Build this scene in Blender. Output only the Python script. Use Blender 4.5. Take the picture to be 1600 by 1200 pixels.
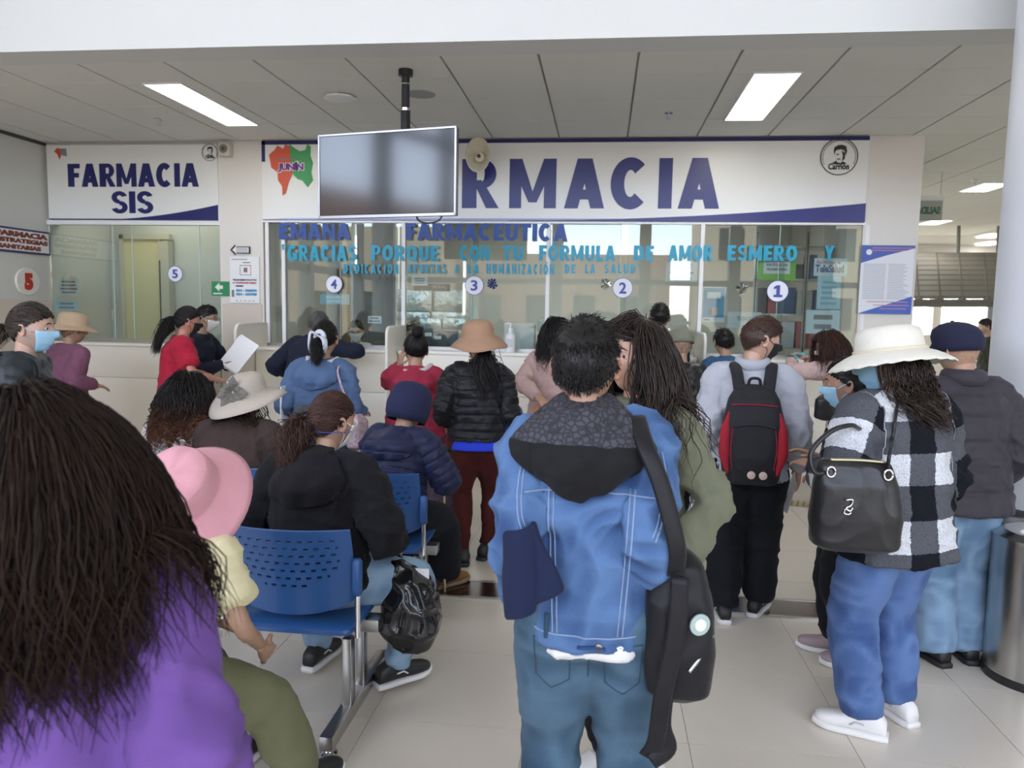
import bpy, bmesh, math, random
import numpy as np
from mathutils import Vector, Matrix, Euler
random.seed(7); RNG = np.random.default_rng(11)
for _o in list(bpy.data.objects): bpy.data.objects.remove(_o)
SC = bpy.context.scene
COL = SC.collection
R = math.radians
PI = math.pi
# ------------------------------------------------------------------ camera
FPX, CAMH = 1190.0, 1.62
cam_d = bpy.data.cameras.new('camera'); cam = bpy.data.objects.new('camera', cam_d); COL.objects.link(cam)
cam_d.sensor_width = 36.0; cam_d.lens = FPX / 1600 * 36; cam_d.clip_start = 0.05; cam_d.clip_end = 200
CAMROT = Matrix.Rotation(R(6.7), 3, 'Z') @ Matrix.Rotation(PI/2 - R(5.62), 3, 'X') @ Matrix.Rotation(R(1.03), 3, 'Z')
cam.matrix_world = Matrix.Translation((0, 0, CAMH)) @ CAMROT.to_4x4()
cam_d.dof.use_dof = True; cam_d.dof.focus_distance = 3.1; cam_d.dof.aperture_fstop = 4.2
SC.camera = cam
def _ray(px, py): return CAMROT @ Vector(((px-800)/FPX, -(py-600)/FPX, -1))
def atY(px, py, Y): d = _ray(px, py); return Vector((0, 0, CAMH)) + d*(Y/d.y)
def atZ(px, py, Z): d = _ray(px, py); return Vector((0, 0, CAMH)) + d*((Z-CAMH)/d.z)
def atX(px, py, X): d = _ray(px, py); return Vector((0, 0, CAMH)) + d*(X/d.x)
# ------------------------------------------------------------------ world and view
wd = bpy.data.worlds.new('world'); SC.world = wd; wd.use_nodes = True
nt = wd.node_tree; bg = nt.nodes['Background']
sky = nt.nodes.new('ShaderNodeTexSky'); sky.sky_type = 'NISHITA'; sky.sun_disc = False
sky.sun_elevation = R(48); sky.sun_rotation = R(200); sky.altitude = 3200; sky.air_density = 1.0; sky.dust_density = 2.0; sky.ozone_density = 1.0
hz = nt.nodes.new('ShaderNodeMixRGB'); hz.inputs[0].default_value = 0.90; hz.inputs[2].default_value = (0.415, 0.366, 0.292, 1)
nt.links.new(sky.outputs[0], hz.inputs[1]); nt.links.new(hz.outputs[0], bg.inputs[0]); bg.inputs[1].default_value = 5.0
vs = SC.view_settings; vs.view_transform = 'Standard'; vs.look = 'None'; vs.gamma = 1.0; vs.exposure = 0.92; vs.use_curve_mapping = False
SC.cycles.max_bounces = 9; SC.cycles.diffuse_bounces = 5; SC.cycles.glossy_bounces = 4; SC.cycles.transparent_max_bounces = 16
SC.cycles.caustics_reflective = False; SC.cycles.caustics_refractive = False; SC.cycles.sample_clamp_indirect = 6
def area(name, loc, rot, sx, sy, power, col=(1, 1, 1), portal=False):
    l = bpy.data.lights.new(name, 'AREA'); l.shape = 'RECTANGLE'; l.size = sx; l.size_y = sy; l.energy = power; l.color = col
    o = bpy.data.objects.new(name, l); COL.objects.link(o); o.location = loc; o.rotation_euler = rot
    if portal: l.cycles.is_portal = True
    return o
HALL_Y0, HALL_X0, HALL_X1, HALL_Z = -5.0, -5.75, 10.0, 6.3
area('daylight_portal', ((HALL_X0+HALL_X1)/2, HALL_Y0+0.1, 3.1), (R(-90), 0, 0), 15.7, 6.2, 1, portal=True)
area('daylight_portal_side', (HALL_X0+.1, -1.4, 3.1), (0, R(-90), 0), 6.2, 7.2, 1, portal=True)
# ------------------------------------------------------------------ materials
MATS = {}
def _new(name):
    m = bpy.data.materials.new(name); m.use_nodes = True
    return m, m.node_tree, m.node_tree.nodes['Principled BSDF']
def mat(name, col=(.8, .8, .8), rough=.6, metal=0, var=0.0, vscale=8, bump=0.0, bscale=60, spec=.5, sheen=0, attr=None, coat=0, stretch=None):
    """principled with soft noise variation of colour and fine bump"""
    if name in MATS: return MATS[name]
    m, t, b = _new(name)
    b.inputs['Base Color'].default_value = (*col, 1); b.inputs['Roughness'].default_value = rough; b.inputs['Metallic'].default_value = metal
    b.inputs['Specular IOR Level'].default_value = spec; b.inputs['Sheen Weight'].default_value = sheen; b.inputs['Coat Weight'].default_value = coat
    tc = t.nodes.new('ShaderNodeTexCoord')
    if stretch:
        mp = t.nodes.new('ShaderNodeMapping'); mp.inputs['Scale'].default_value = stretch; t.links.new(tc.outputs['Object'], mp.inputs[0]); src = mp.outputs[0]
    else: src = tc.outputs['Object']
    if var:
        n = t.nodes.new('ShaderNodeTexNoise'); n.inputs['Scale'].default_value = vscale; n.inputs['Detail'].default_value = 4
        t.links.new(src, n.inputs[0])
        mx = t.nodes.new('ShaderNodeMixRGB'); mx.inputs[1].default_value = (*[c*(1-var) for c in col], 1); mx.inputs[2].default_value = (*[min(1, c*(1+var)) for c in col], 1)
        t.links.new(n.outputs[0], mx.inputs[0]); t.links.new(mx.outputs[0], b.inputs['Base Color'])
    if bump:
        n2 = t.nodes.new('ShaderNodeTexNoise'); n2.inputs['Scale'].default_value = bscale; n2.inputs['Detail'].default_value = 3
        t.links.new(src, n2.inputs[0])
        bp = t.nodes.new('ShaderNodeBump'); bp.inputs['Strength'].default_value = bump; bp.inputs['Distance'].default_value = .01
        t.links.new(n2.outputs[0], bp.inputs['Height']); t.links.new(bp.outputs[0], b.inputs['Normal'])
    MATS[name] = m
    return m
def emit(name, col, s):
    if name in MATS: return MATS[name]
    m, t, b = _new(name); b.inputs['Base Color'].default_value = (*col, 1); b.inputs['Emission Color'].default_value = (*col, 1); b.inputs['Emission Strength'].default_value = s
    MATS[name] = m; return m
def glass(name, tint=(.93, .97, .95), rough=0.0, boost=1.0):
    if name in MATS: return MATS[name]
    m, t, b = _new(name); t.nodes.remove(b)
    out = t.nodes['Material Output']; tr = t.nodes.new('ShaderNodeBsdfTransparent'); tr.inputs[0].default_value = (*tint, 1)
    gl = t.nodes.new('ShaderNodeBsdfGlossy'); gl.inputs['Roughness'].default_value = rough; gl.inputs[0].default_value = (1, 1, 1, 1)
    fr = t.nodes.new('ShaderNodeFresnel'); fr.inputs[0].default_value = 1.52
    mu = t.nodes.new('ShaderNodeMath'); mu.operation = 'MULTIPLY'; mu.inputs[1].default_value = boost; t.links.new(fr.outputs[0], mu.inputs[0])
    mx = t.nodes.new('ShaderNodeMixShader'); t.links.new(mu.outputs[0], mx.inputs[0]); t.links.new(tr.outputs[0], mx.inputs[1]); t.links.new(gl.outputs[0], mx.inputs[2]); t.links.new(mx.outputs[0], out.inputs[0])
    MATS[name] = m; return m
WHITE = mat('white_paint', (.80, .80, .78), .55, var=.02, bump=.05, bscale=120)
BEAMW = mat('bulkhead_paint', (.66, .66, .64), .6, var=.015, vscale=3)
CREAM = mat('cream_laminate', (.82, .77, .66), .35, var=.02, vscale=3)
CREAME = mat('cream_edge', (.86, .82, .73), .35)
WALLG = mat('grey_wall_paint', (.62, .62, .585), .6, var=.03, vscale=2, bump=.04, bscale=150)
WALLW = mat('warm_white_wall', (.74, .71, .67), .6, var=.02, vscale=2, bump=.04, bscale=150)
BEIGE = mat('beige_wall_tile', (.62, .55, .47), .4, var=.05, vscale=6)
STEEL = mat('brushed_steel', (.55, .54, .52), .28, metal=1, var=.08, vscale=30, stretch=(1, 1, .05))
CHROME = mat('chrome', (.75, .75, .75), .12, metal=1)
ALU = mat('white_aluminium', (.82, .82, .82), .35)
BLACKP = mat('black_plastic', (.015, .015, .016), .35)
PAPER = mat('paper_white', (.82, .83, .84), .7)
NAVYP = mat('navy_print', (.012, .014, .12), .35)
BLUEP = mat('blue_print', (.016, .019, .17), .35)
SIGNW = mat('sign_vinyl', (.80, .80, .79), .35)
# ------------------------------------------------------------------ mesh helpers
def link(name, me, m=None, parent=None, loc=None, rot=None, smooth=False, ang=None):
    o = bpy.data.objects.new(name, me); COL.objects.link(o)
    if m is not None and not me.materials: me.materials.append(m)
    if parent is not None: o.parent = parent
    if loc is not None: o.location = loc
    if rot is not None: o.rotation_euler = rot
    if smooth: me.polygons.foreach_set('use_smooth', [True]*len(me.polygons))
    return o
def root(name, label, cat, loc=(0, 0, 0), rz=0, group=None):
    o = bpy.data.objects.new(name, None); COL.objects.link(o); o.location = loc; o.rotation_euler = (0, 0, rz); o.empty_display_size = .1
    return tag(o, label, cat, group)
def tag(o, label, cat, group=None):
    o['label'] = label; o['category'] = cat
    if group: o['group'] = group
    return o
def struct(o, label=None):
    o['kind'] = 'structure'
    if label: o['label'] = label
    return o
class MB:
    """collects geometry for one mesh"""
    def __init__(s): s.v = []; s.f = []
    def add(s, v, f):
        n = len(s.v); s.v += [tuple(p) for p in v]; s.f += [tuple(i+n for i in q) for q in f]; return s
    def box(s, x0, x1, y0, y1, z0, z1, b=0.0):
        if b <= 0:
            v = [(x, y, z) for z in (z0, z1) for y in (y0, y1) for x in (x0, x1)]
            return s.add(v, [(0, 2, 3, 1), (4, 5, 7, 6), (0, 1, 5, 4), (1, 3, 7, 5), (3, 2, 6, 7), (2, 0, 4, 6)])
        bm = bmesh.new(); bmesh.ops.create_cube(bm, size=1)
        for q in bm.verts: q.co = Vector(((x0+x1)/2+q.co.x*(x1-x0), (y0+y1)/2+q.co.y*(y1-y0), (z0+z1)/2+q.co.z*(z1-z0)))
        bmesh.ops.bevel(bm, geom=list(bm.edges), offset=b, segments=2, affect='EDGES', profile=.6)
        bm.verts.index_update(); s.add([q.co for q in bm.verts], [[q.index for q in f.verts] for f in bm.faces]); bm.free(); return s
    def lathe(s, prof, n=24, c=(0, 0, 0), axis='Z', fn=None):
        """prof: (r, h) from bottom to top, closed with caps"""
        v = []; f = []
        for r, h in prof:
            for k in range(n):
                a = 2*PI*k/n; p = Vector((r*math.cos(a), r*math.sin(a), h))
                if fn: p = fn(p, a, r, h)
                if axis == 'Y': p = Vector((p.x, -p.z, p.y))
                if axis == 'X': p = Vector((p.z, p.x, p.y))
                v.append(p+Vector(c))
        m = len(prof)
        for j in range(m-1):
            for k in range(n): a, b = j*n+k, j*n+(k+1) % n; f.append((a, b, b+n, a+n))
        f.append(tuple(range(n-1, -1, -1))); f.append(tuple((m-1)*n+k for k in range(n)))
        return s.add(v, f)
    def tube(s, pts, r, n=10, flat=1.0):
        v, f = tube_vf(pts, r, n, flat); return s.add(v, f)
    def poly(s, pts2, y0, y1, plane='XZ'):
        """extruded polygon; pts2 in plane coords, y0..y1 depth"""
        n = len(pts2)
        def P(p, d): return (p[0], d, p[1]) if plane == 'XZ' else ((d, p[0], p[1]) if plane == 'YZ' else (p[0], p[1], d))
        v = [P(p, y0) for p in pts2]+[P(p, y1) for p in pts2]
        f = [tuple(range(n)), tuple(range(2*n-1, n-1, -1))]+[(k, k+n, (k+1) % n+n, (k+1) % n) for k in range(n)]
        return s.add(v, f)
    def mesh(s, name='m'):
        me = bpy.data.meshes.new(name); me.from_pydata(s.v, [], s.f); me.update()
        bm = bmesh.new(); bm.from_mesh(me); bmesh.ops.recalc_face_normals(bm, faces=list(bm.faces)); bm.to_mesh(me); bm.free(); return me
    def build(s, name, m, parent=None, smooth=False, loc=None, rot=None, auto=False):
        me = s.mesh(name)
        if auto or smooth:
            me.polygons.foreach_set('use_smooth', [True]*len(me.polygons))
            if auto: me.set_sharp_from_angle(angle=R(35))
        return link(name, me, m, parent, loc, rot)
def tube_vf(pts, r, n=10, flat=1.0, up=None):
    P = np.array([tuple(p) for p in pts], float); m = len(P)
    rr = np.array(r if hasattr(r, '__len__') else [r]*m, float)
    T = np.gradient(P, axis=0); T /= np.linalg.norm(T, axis=1)[:, None]+1e-9
    u = np.array(up if up is not None else ((0, 0, 1) if abs(T[0][2]) < .9 else (1, 0, 0)), float)
    v = []; f = []
    for i in range(m):
        u = u-T[i]*u.dot(T[i]); u /= np.linalg.norm(u)+1e-9; w = np.cross(T[i], u)
        for k in range(n):
            a = 2*PI*k/n; v.append(P[i]+rr[i]*(math.cos(a)*w+flat*math.sin(a)*u))
    for i in range(m-1):
        for k in range(n): a, b = i*n+k, i*n+(k+1) % n; f.append((a, b, b+n, a+n))
    f.append(tuple(range(n-1, -1, -1))); f.append(tuple((m-1)*n+k for k in range(n)))
    return v, f
def curve_pts(ctrl, n=24):
    """Catmull-Rom through control points"""
    C = np.array([tuple(c) for c in ctrl], float); C = np.vstack([2*C[0]-C[1], C, 2*C[-1]-C[-2]]); k = len(C)-3; out = []
    for t in np.linspace(0, k, n):
        i = min(int(t), k-1); u = t-i; a, b, c, d = C[i:i+4]
        out.append(.5*((2*b)+(-a+c)*u+(2*a-5*b+4*c-d)*u*u+(-a+3*b-3*c+d)*u**3))
    return np.array(out)
def box(name, m, x0, x1, y0, y1, z0, z1, parent=None, b=0.0): return MB().box(x0, x1, y0, y1, z0, z1, b).build(name, m, parent, auto=b > 0)
def text_mesh(s, size=1, offset=0.0, ext=.002, xs=1.0, align='CENTER', spacing=1.0):
    cu = bpy.data.curves.new('txt', 'FONT'); cu.body = s; cu.size = size; cu.offset = offset; cu.extrude = ext; cu.align_x = align; cu.align_y = 'CENTER'; cu.resolution_u = 3; cu.space_character = spacing
    o = bpy.data.objects.new('txt', cu); COL.objects.link(o); dg = bpy.context.evaluated_depsgraph_get()
    me = bpy.data.meshes.new_from_object(o.evaluated_get(dg)); bpy.data.objects.remove(o); bpy.data.curves.remove(cu)
    me.transform(Matrix.Scale(xs, 4, (1, 0, 0)))
    return me
def text(name, s, m, loc, size, parent=None, offset=0.0, ext=.002, xs=1.0, align='CENTER', rz=0, spacing=1.0, fit=None):
    """lettering standing upright facing -Y (rz turns it); fit=(w,h) stretches its box"""
    me = text_mesh(s, size, offset, ext, xs, align, spacing)
    if fit:
        co = np.empty(len(me.vertices)*3); me.vertices.foreach_get('co', co); co = co.reshape(-1, 3); lo, hi = co.min(0), co.max(0)
        c = (lo+hi)/2; co -= c; co[:, 0] *= fit[0]/(hi[0]-lo[0]); co[:, 1] *= fit[1]/(hi[1]-lo[1]); me.vertices.foreach_set('co', co.ravel())
    me.transform(Matrix.Rotation(PI/2, 4, 'X'))
    return link(name, me, m, parent, loc, (0, 0, rz))
# ================================================================== the setting
WY, CZ = 7.40, 3.23          # shop-front wall plane, suspended ceiling height
BY = 4.72                    # bulkhead face
def tile_mat(name, col, rough, var, bump):
    m, t, b = _new(name)
    oi = t.nodes.new('ShaderNodeObjectInfo'); tc = t.nodes.new('ShaderNodeTexCoord'); n = t.nodes.new('ShaderNodeTexNoise'); n.inputs['Scale'].default_value = 2.2; n.inputs['Detail'].default_value = 6
    ad = t.nodes.new('ShaderNodeVectorMath'); ad.operation = 'ADD'; t.links.new(tc.outputs['Object'], ad.inputs[0]); t.links.new(oi.outputs['Location'], ad.inputs[1]); t.links.new(ad.outputs[0], n.inputs[0])
    mm = t.nodes.new('ShaderNodeMath'); mm.operation = 'MULTIPLY_ADD'; mm.inputs[1].default_value = .35; t.links.new(oi.outputs['Random'], mm.inputs[0]); t.links.new(n.outputs[0], mm.inputs[2])
    mx = t.nodes.new('ShaderNodeMixRGB'); mx.inputs[1].default_value = (*[c*(1-var) for c in col], 1); mx.inputs[2].default_value = (*[c*(1+var) for c in col], 1); t.links.new(mm.outputs[0], mx.inputs[0]); t.links.new(mx.outputs[0], b.inputs['Base Color'])
    b.inputs['Roughness'].default_value = rough
    if bump:
        n2 = t.nodes.new('ShaderNodeTexNoise'); n2.inputs['Scale'].default_value = 180; t.links.new(ad.outputs[0], n2.inputs[0])
        bp = t.nodes.new('ShaderNodeBump'); bp.inputs['Strength'].default_value = bump; bp.inputs['Distance'].default_value = .002; t.links.new(n2.outputs[0], bp.inputs['Height']); t.links.new(bp.outputs[0], b.inputs['Normal'])
    return m
FLOORM = tile_mat('porcelain_floor_tile', (.66, .605, .515), .22, .05, 0)
CEILM = tile_mat('mineral_ceiling_tile', (.72, .72, .67), .85, .02, .3)
GROUT = mat('grout', (.36, .33, .29), .8)
# floor
fl = struct(MB().box(HALL_X0, HALL_X1, HALL_Y0, 20, -.05, -.004).build('floor', mat('floor_screed', (.66, .605, .515), .3, var=.05, vscale=2)), 'polished beige porcelain floor of the hall')
tme = MB().box(-.307, .307, -.311, .311, -.005, 0).mesh('floor_tile'); tme.materials.append(FLOORM)
for i in range(-10, 6):
    for j in range(-2, 8):
        x, y = .367+.617*(i+.5), 2.79+.625*(j+.5)
        if x < -5.5 or (j == 7 and x < 3): continue
        link('floor_tile', tme, None, fl, (x, y, 0))
box('grout_bed', GROUT, -5.7, 4.1, 1.5, 7.25, -.0045, -.002, fl)
# steel expansion joint across the floor
ej = tag(MB().box(-5.7, 4.0, 4.10, 4.34, -.002, .006, .002).build('floor_joint_cover', mat('dark_steel_strip', (.22, .2, .19), .16, metal=1, var=.15, vscale=3)), 'polished steel joint cover running across the tiled floor', 'joint cover')
box('edge_strip', STEEL, -5.7, 4.0, 4.085, 4.105, -.002, .008, ej); box('edge_strip', STEEL, -5.7, 4.0, 4.335, 4.355, -.002, .008, ej)
# suspended ceiling
ce = struct(MB().box(HALL_X0, HALL_X1, BY+.1, 20, CZ+.02, CZ+.12).build('ceiling', mat('ceiling_grid_back', (.50, .50, .47), .8)), 'grey suspended ceiling of square mineral tiles')
cme = MB().box(-.308, .308, -.3145, .3145, 0, .03, .003).mesh('ceiling_tile'); cme.materials.append(CEILM)
for i in range(-10, 16):
    for j in range(-1, 17):
        x, y = .175+.632*(i+.5), 5.44+.635*(j+.5)
        if j > 2 and x < 2.9: continue
        if j > 9 and x > 7: continue
        if x < -5.5: continue
        link('ceiling_tile', cme, None, ce, (x, y, CZ))
box('ceiling_strip', CEILM, HALL_X0, -5.515, BY+.1, WY, CZ, CZ+.03, ce)
# bulkhead over the hall opening
struct(MB().box(HALL_X0, HALL_X1, BY, BY+.26, CZ-.003, HALL_Z).build('trim_1', BEAMW), 'deep white bulkhead above the waiting hall')
struct(box('ceiling_hall', WHITE, HALL_X0, HALL_X1, HALL_Y0-.3, BY+.3, HALL_Z, HALL_Z+.2), 'high white ceiling over the hall')
# left wall
wl = struct(box('wall_left', WALLG, HALL_X0-.2, HALL_X0, 2.2, 11, 0, HALL_Z), 'pale grey side wall with beige wainscot')
box('wainscot_panel', BEIGE, HALL_X0, HALL_X0+.012, 2.0, WY, .10, 1.63, wl); box('dark_trim', mat('dark_line', (.05, .05, .05), .6), HALL_X0, HALL_X0+.02, BY, WY, CZ-.03, CZ-.004, wl)  # wainscot, and a narrow dark strip along the wall's top edge
# right wall with windows far away
wr = struct(box('wall_right', WHITE, HALL_X1, HALL_X1+.2, HALL_Y0-.3, 20, 0, HALL_Z), 'far white wall of the hall')
# shop-front wall: pillars and lintel
wb = struct(MB().box(-3.86, -3.40, WY-.02, WY+.25, 0, CZ+.02).build('wall_back', WALLW), 'warm white shop-front wall with pillars and lintel')
p0, p1 = atY(1352, 300, WY-.02).x, atY(1443, 250, WY-.02).x
wp = struct(box('wall_pillar', WALLW, p0, p1, WY-.02, WY+.45, 0, CZ+.02), 'warm white pillar at the end of the shop front')
struct(box('wall_lintel', WALLW, -5.75, 2.36, WY+.02, WY+.2, 2.45, CZ+.02))
box('wainscot_panel', BEIGE, -3.84, -3.42, WY-.032, WY-.02, .1, 1.62, wb); box('wainscot_panel', BEIGE, p0+.01, p1-.01, WY-.03, WY-.02, .1, 1.10, wp)
# rear glazed facade behind the camera
wf = struct(box('wall_front', mat('facade_frame', (.45, .46, .47), .5), HALL_X0, HALL_X1, HALL_Y0-.15, HALL_Y0+.05, 0, .35), 'glazed entrance facade with grey mullions')
for i in range(8):
    x = HALL_X0+.1+i*2.22
    box('mullion', MATS['facade_frame'], x-.14, x+.14, HALL_Y0-.2, HALL_Y0+.1, .3, HALL_Z, wf)
for z in (2.35, 4.3, 6.2): box('transom', MATS['facade_frame'], HALL_X0, HALL_X1, HALL_Y0-.12, HALL_Y0+.05, z-.07, z+.07, wf)
wf2 = struct(box('wall_facade_side', MATS['facade_frame'], HALL_X0-.15, HALL_X0+.05, HALL_Y0, 2.2, 0, .35), 'glazed side facade with grey mullions')
for y in np.arange(HALL_Y0+.6, 2.3, 1.6): box('mullion', MATS['facade_frame'], HALL_X0-.15, HALL_X0+.1, y-.09, y+.09, .3, HALL_Z, wf2)
for z in (2.35, 4.3, 6.2): box('transom', MATS['facade_frame'], HALL_X0-.12, HALL_X0+.05, HALL_Y0, 2.2, z-.07, z+.07, wf2)
# outdoors seen in reflections
gr = struct(box('ground_outside', mat('street_paving', (.42, .40, .37), .8, var=.1, vscale=1), -40, 40, -60, HALL_Y0-.2, -.25, -.1), 'paved street outside the facade'); struct(box('ground_side', MATS['street_paving'], -45, HALL_X0-.16, HALL_Y0-.2, 30, -.25, -.1))
def house(x0, x1, y, h, m, label, rows):
    r = root('street_building', label, 'building', ((x0+x1)/2, y, 0))
    w = x1-x0
    box('facade', m, -w/2, w/2, -4, 0, -.1, h, r)
    for k in range(rows):
        for j in range(int(w//2.2)):
            x = -w/2+1.2+j*2.2
            f = box('window', mat('dark_window', (.05, .06, .07), .15), x-.5, x+.5, -.02, .03, 1+k*2.8, 2.3+k*2.8, r)
house(-16.5, -7, -19, 5.2, mat('cream_render', (.72, .62, .46), .8, var=.05, vscale=1), 'cream rendered building across the street', 1)
house(-6.5, 3, -21, 4.2, mat('brick_render', (.5, .33, .26), .8, var=.1, vscale=3), 'low brick-red building across the street', 1)
house(4, 16, -18, 6.0, mat('cream_render2', (.78, .68, .52), .8, var=.05, vscale=1), 'tall pale yellow building across the street', 2)
house(-14, 14, 0, 5.6, MATS['brick_render'], 'brick-red building beside the side facade', 1); bpy.data.objects['street_building.003'].location = (-17, -11, 0); bpy.data.objects['street_building.003'].rotation_euler.z = -PI/2
# ------------------------------------------------------------------ far corridor to the right of the pillar
fw = struct(box('wall_far', WALLW, 2.6, HALL_X1, 18.6, 18.8, 0, 1.2), 'end wall of the corridor with tall windows')
box('wall_band', WALLW, 2.6, HALL_X1, 18.6, 18.8, 2.75, CZ+.1, fw)
for i, x in enumerate(np.arange(2.6, 10.1, 1.25)): box('window_mullion', WALLW, x-.09, x+.09, 18.55, 18.8, 1.2, 2.75, fw)
# shop interior shell
ib = struct(box('wall_interior', mat('interior_grey', (.50, .50, .48), .6, var=.03, vscale=2), -3.5, 2.9, 10.6, 10.8, 0, CZ+.02), 'grey rear wall inside the pharmacy')
struct(box('wall_interior_side', MATS['interior_grey'], 2.45, 2.60, WY+.45, 10.7, 0, CZ+.02))
struct(box('wall_partition', MATS['interior_grey'], -3.70, -3.55, WY+.25, 10.7, 0, CZ+.02))
struct(box('ceiling_interior', mat('interior_ceiling', (.6, .6, .58), .8), -5.75, 2.6, WY+.2, 10.8, 2.9, 2.96))
struct(box('wall_booth', mat('booth_grey', (.52, .53, .49), .6, var=.03, vscale=2), -5.75, -3.7, 8.4, 8.5, 0, CZ))
area('pharmacy_lamp', (-.5, 9.0, 2.88), (0, 0, 0), 3.2, .5, 26, (1, .97, .9))
area('booth_lamp', (-4.8, 7.95, 2.88), (0, 0, 0), .9, .3, 4.5, (1, .95, .85))
# ------------------------------------------------------------------ glazing
GL = glass('clear_glass', (.90, .95, .93), boost=1.25)
def pane(name, x0, x1, z0, z1, y, parent, m=GL): return box(name, m, x0, x1, y-.004, y+.004, z0, z1, parent)
w1 = struct(box('window_1', ALU, -3.40, 2.36, WY-.03, WY+.05, 2.438, 2.458), 'long glazed pharmacy front in white aluminium')
XM = [atY(x, 480, WY).x for x in (420, 445, 631, 855, 1093, 1347)]
box('window_sill_rail', STEEL, -3.40, 2.36, WY-.03, WY+.05, 1.20, 1.235, w1)
for x in XM: box('mullion', ALU, x-.018, x+.018, WY-.025, WY+.03, 1.235, 2.438, w1)
for k, (a, b_) in enumerate(zip(XM[:-1], XM[1:])):
    if k == 0: pane('glass_pane', a+.018, b_, 1.235, 2.438, WY+.012, w1); continue
    m_ = (a+b_)/2
    pane('glass_pane', a+.018, m_+.03, 1.235, 2.438, WY+.012, w1); pane('glass_pane', m_-.03, b_-.018, 1.235, 2.438, WY-.006, w1)
    box('glass_edge', mat('glass_edge_green', (.55, .68, .64), .2), m_-.034, m_-.03, WY-.01, WY-.002, 1.235, 2.438, w1)
w2 = struct(box('window_2', ALU, -5.74, -3.86, WY-.03, WY+.05, 2.405, 2.45), 'sliding glass front of the side booth')
box('window_sill_rail', STEEL, -5.74, -3.86, WY-.03, WY+.05, 1.215, 1.24, w2)
xs = [-5.74, atY(180, 480, WY).x, atY(210, 480, WY).x, atY(314, 480, WY).x, -3.86]
for a, b_ in zip(xs[:-1], xs[1:]):
    pane('glass_pane', a+.004, b_-.004, 1.24, 2.405, WY, w2); box('glass_edge', MATS['glass_edge_green'], b_-.005, b_+.003, WY-.006, WY+.006, 1.24, 2.405, w2)
# ------------------------------------------------------------------ counters
def counter(label, x0, x1, yf, seams, zt=1.21):
    r = root('service_counter', label, 'counter', ((x0+x1)/2, yf, 0)); w = (x1-x0)/2
    zs = [.10]+list(seams)+[zt-.03]
    for a, b_ in zip(zs[:-1], zs[1:]):
        n = max(1, round(2*w/1.9)); st = 2*w/n
        for k in range(n): box('front_panel', CREAM, -w+k*st+.003, -w+(k+1)*st-.003, 0, .02, a+.003, b_-.003, r, .002)
    box('carcass', CREAME, -w, w, .018, WY-yf-.04, .1, zt-.03, r); box('plinth', mat('plinth_beige', (.55, .5, .4), .5), -w, w, .03, WY-yf-.03, 0, .1, r)
    box('worktop', CREAME, -w, w, -.02, WY-yf-.035, zt-.03, zt, r, .006)
    return r
counter('cream laminate counter below the side booth glass', -5.74, -3.87, 7.16, (.86,))
def divider(x, y0, label):
    pts = []
    for cy, cz, a0 in ((y0+.07, 1.36, 180), (7.33, 1.43-.0, 90)):
        if a0 == 180:
            for k in range(7): a = R(180-15*k); pts.append((cy+.07*math.cos(a), cz+.07*math.sin(a)))
    pts += [(7.35, 1.43), (7.35, .02), (y0, .02)]
    o = MB().poly(pts, x-.014, x+.014, 'YZ').build('divider_screen', CREAM); tag(o, label, 'divider')
    e = MB().tube([(x, p[0], p[1]) for p in [(y0, .02)]+pts[:8]], .015, 8).build('edge_band', CREAME, o, smooth=True)
    return o
DX = [-3.37, atY(604, 560, 6.75).x, atY(858, 600, 6.8).x, atY(1101, 560, 6.72).x]
divider(DX[0], 6.70, 'cream counter screen at the pillar end beside window four')
divider(DX[1], 6.75, 'cream counter screen between windows four and three')
divider(DX[2], 6.80, 'cream counter screen between windows three and two, behind the man in denim')
divider(DX[3], 6.72, 'cream counter screen between windows two and one')
for k, (a, b_) in enumerate(zip(DX, DX[1:]+[2.36])): counter('cream laminate counter under window '+('four', 'three', 'two', 'one')[k], a+.022, b_-.022, 7.06, (.80,))
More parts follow.
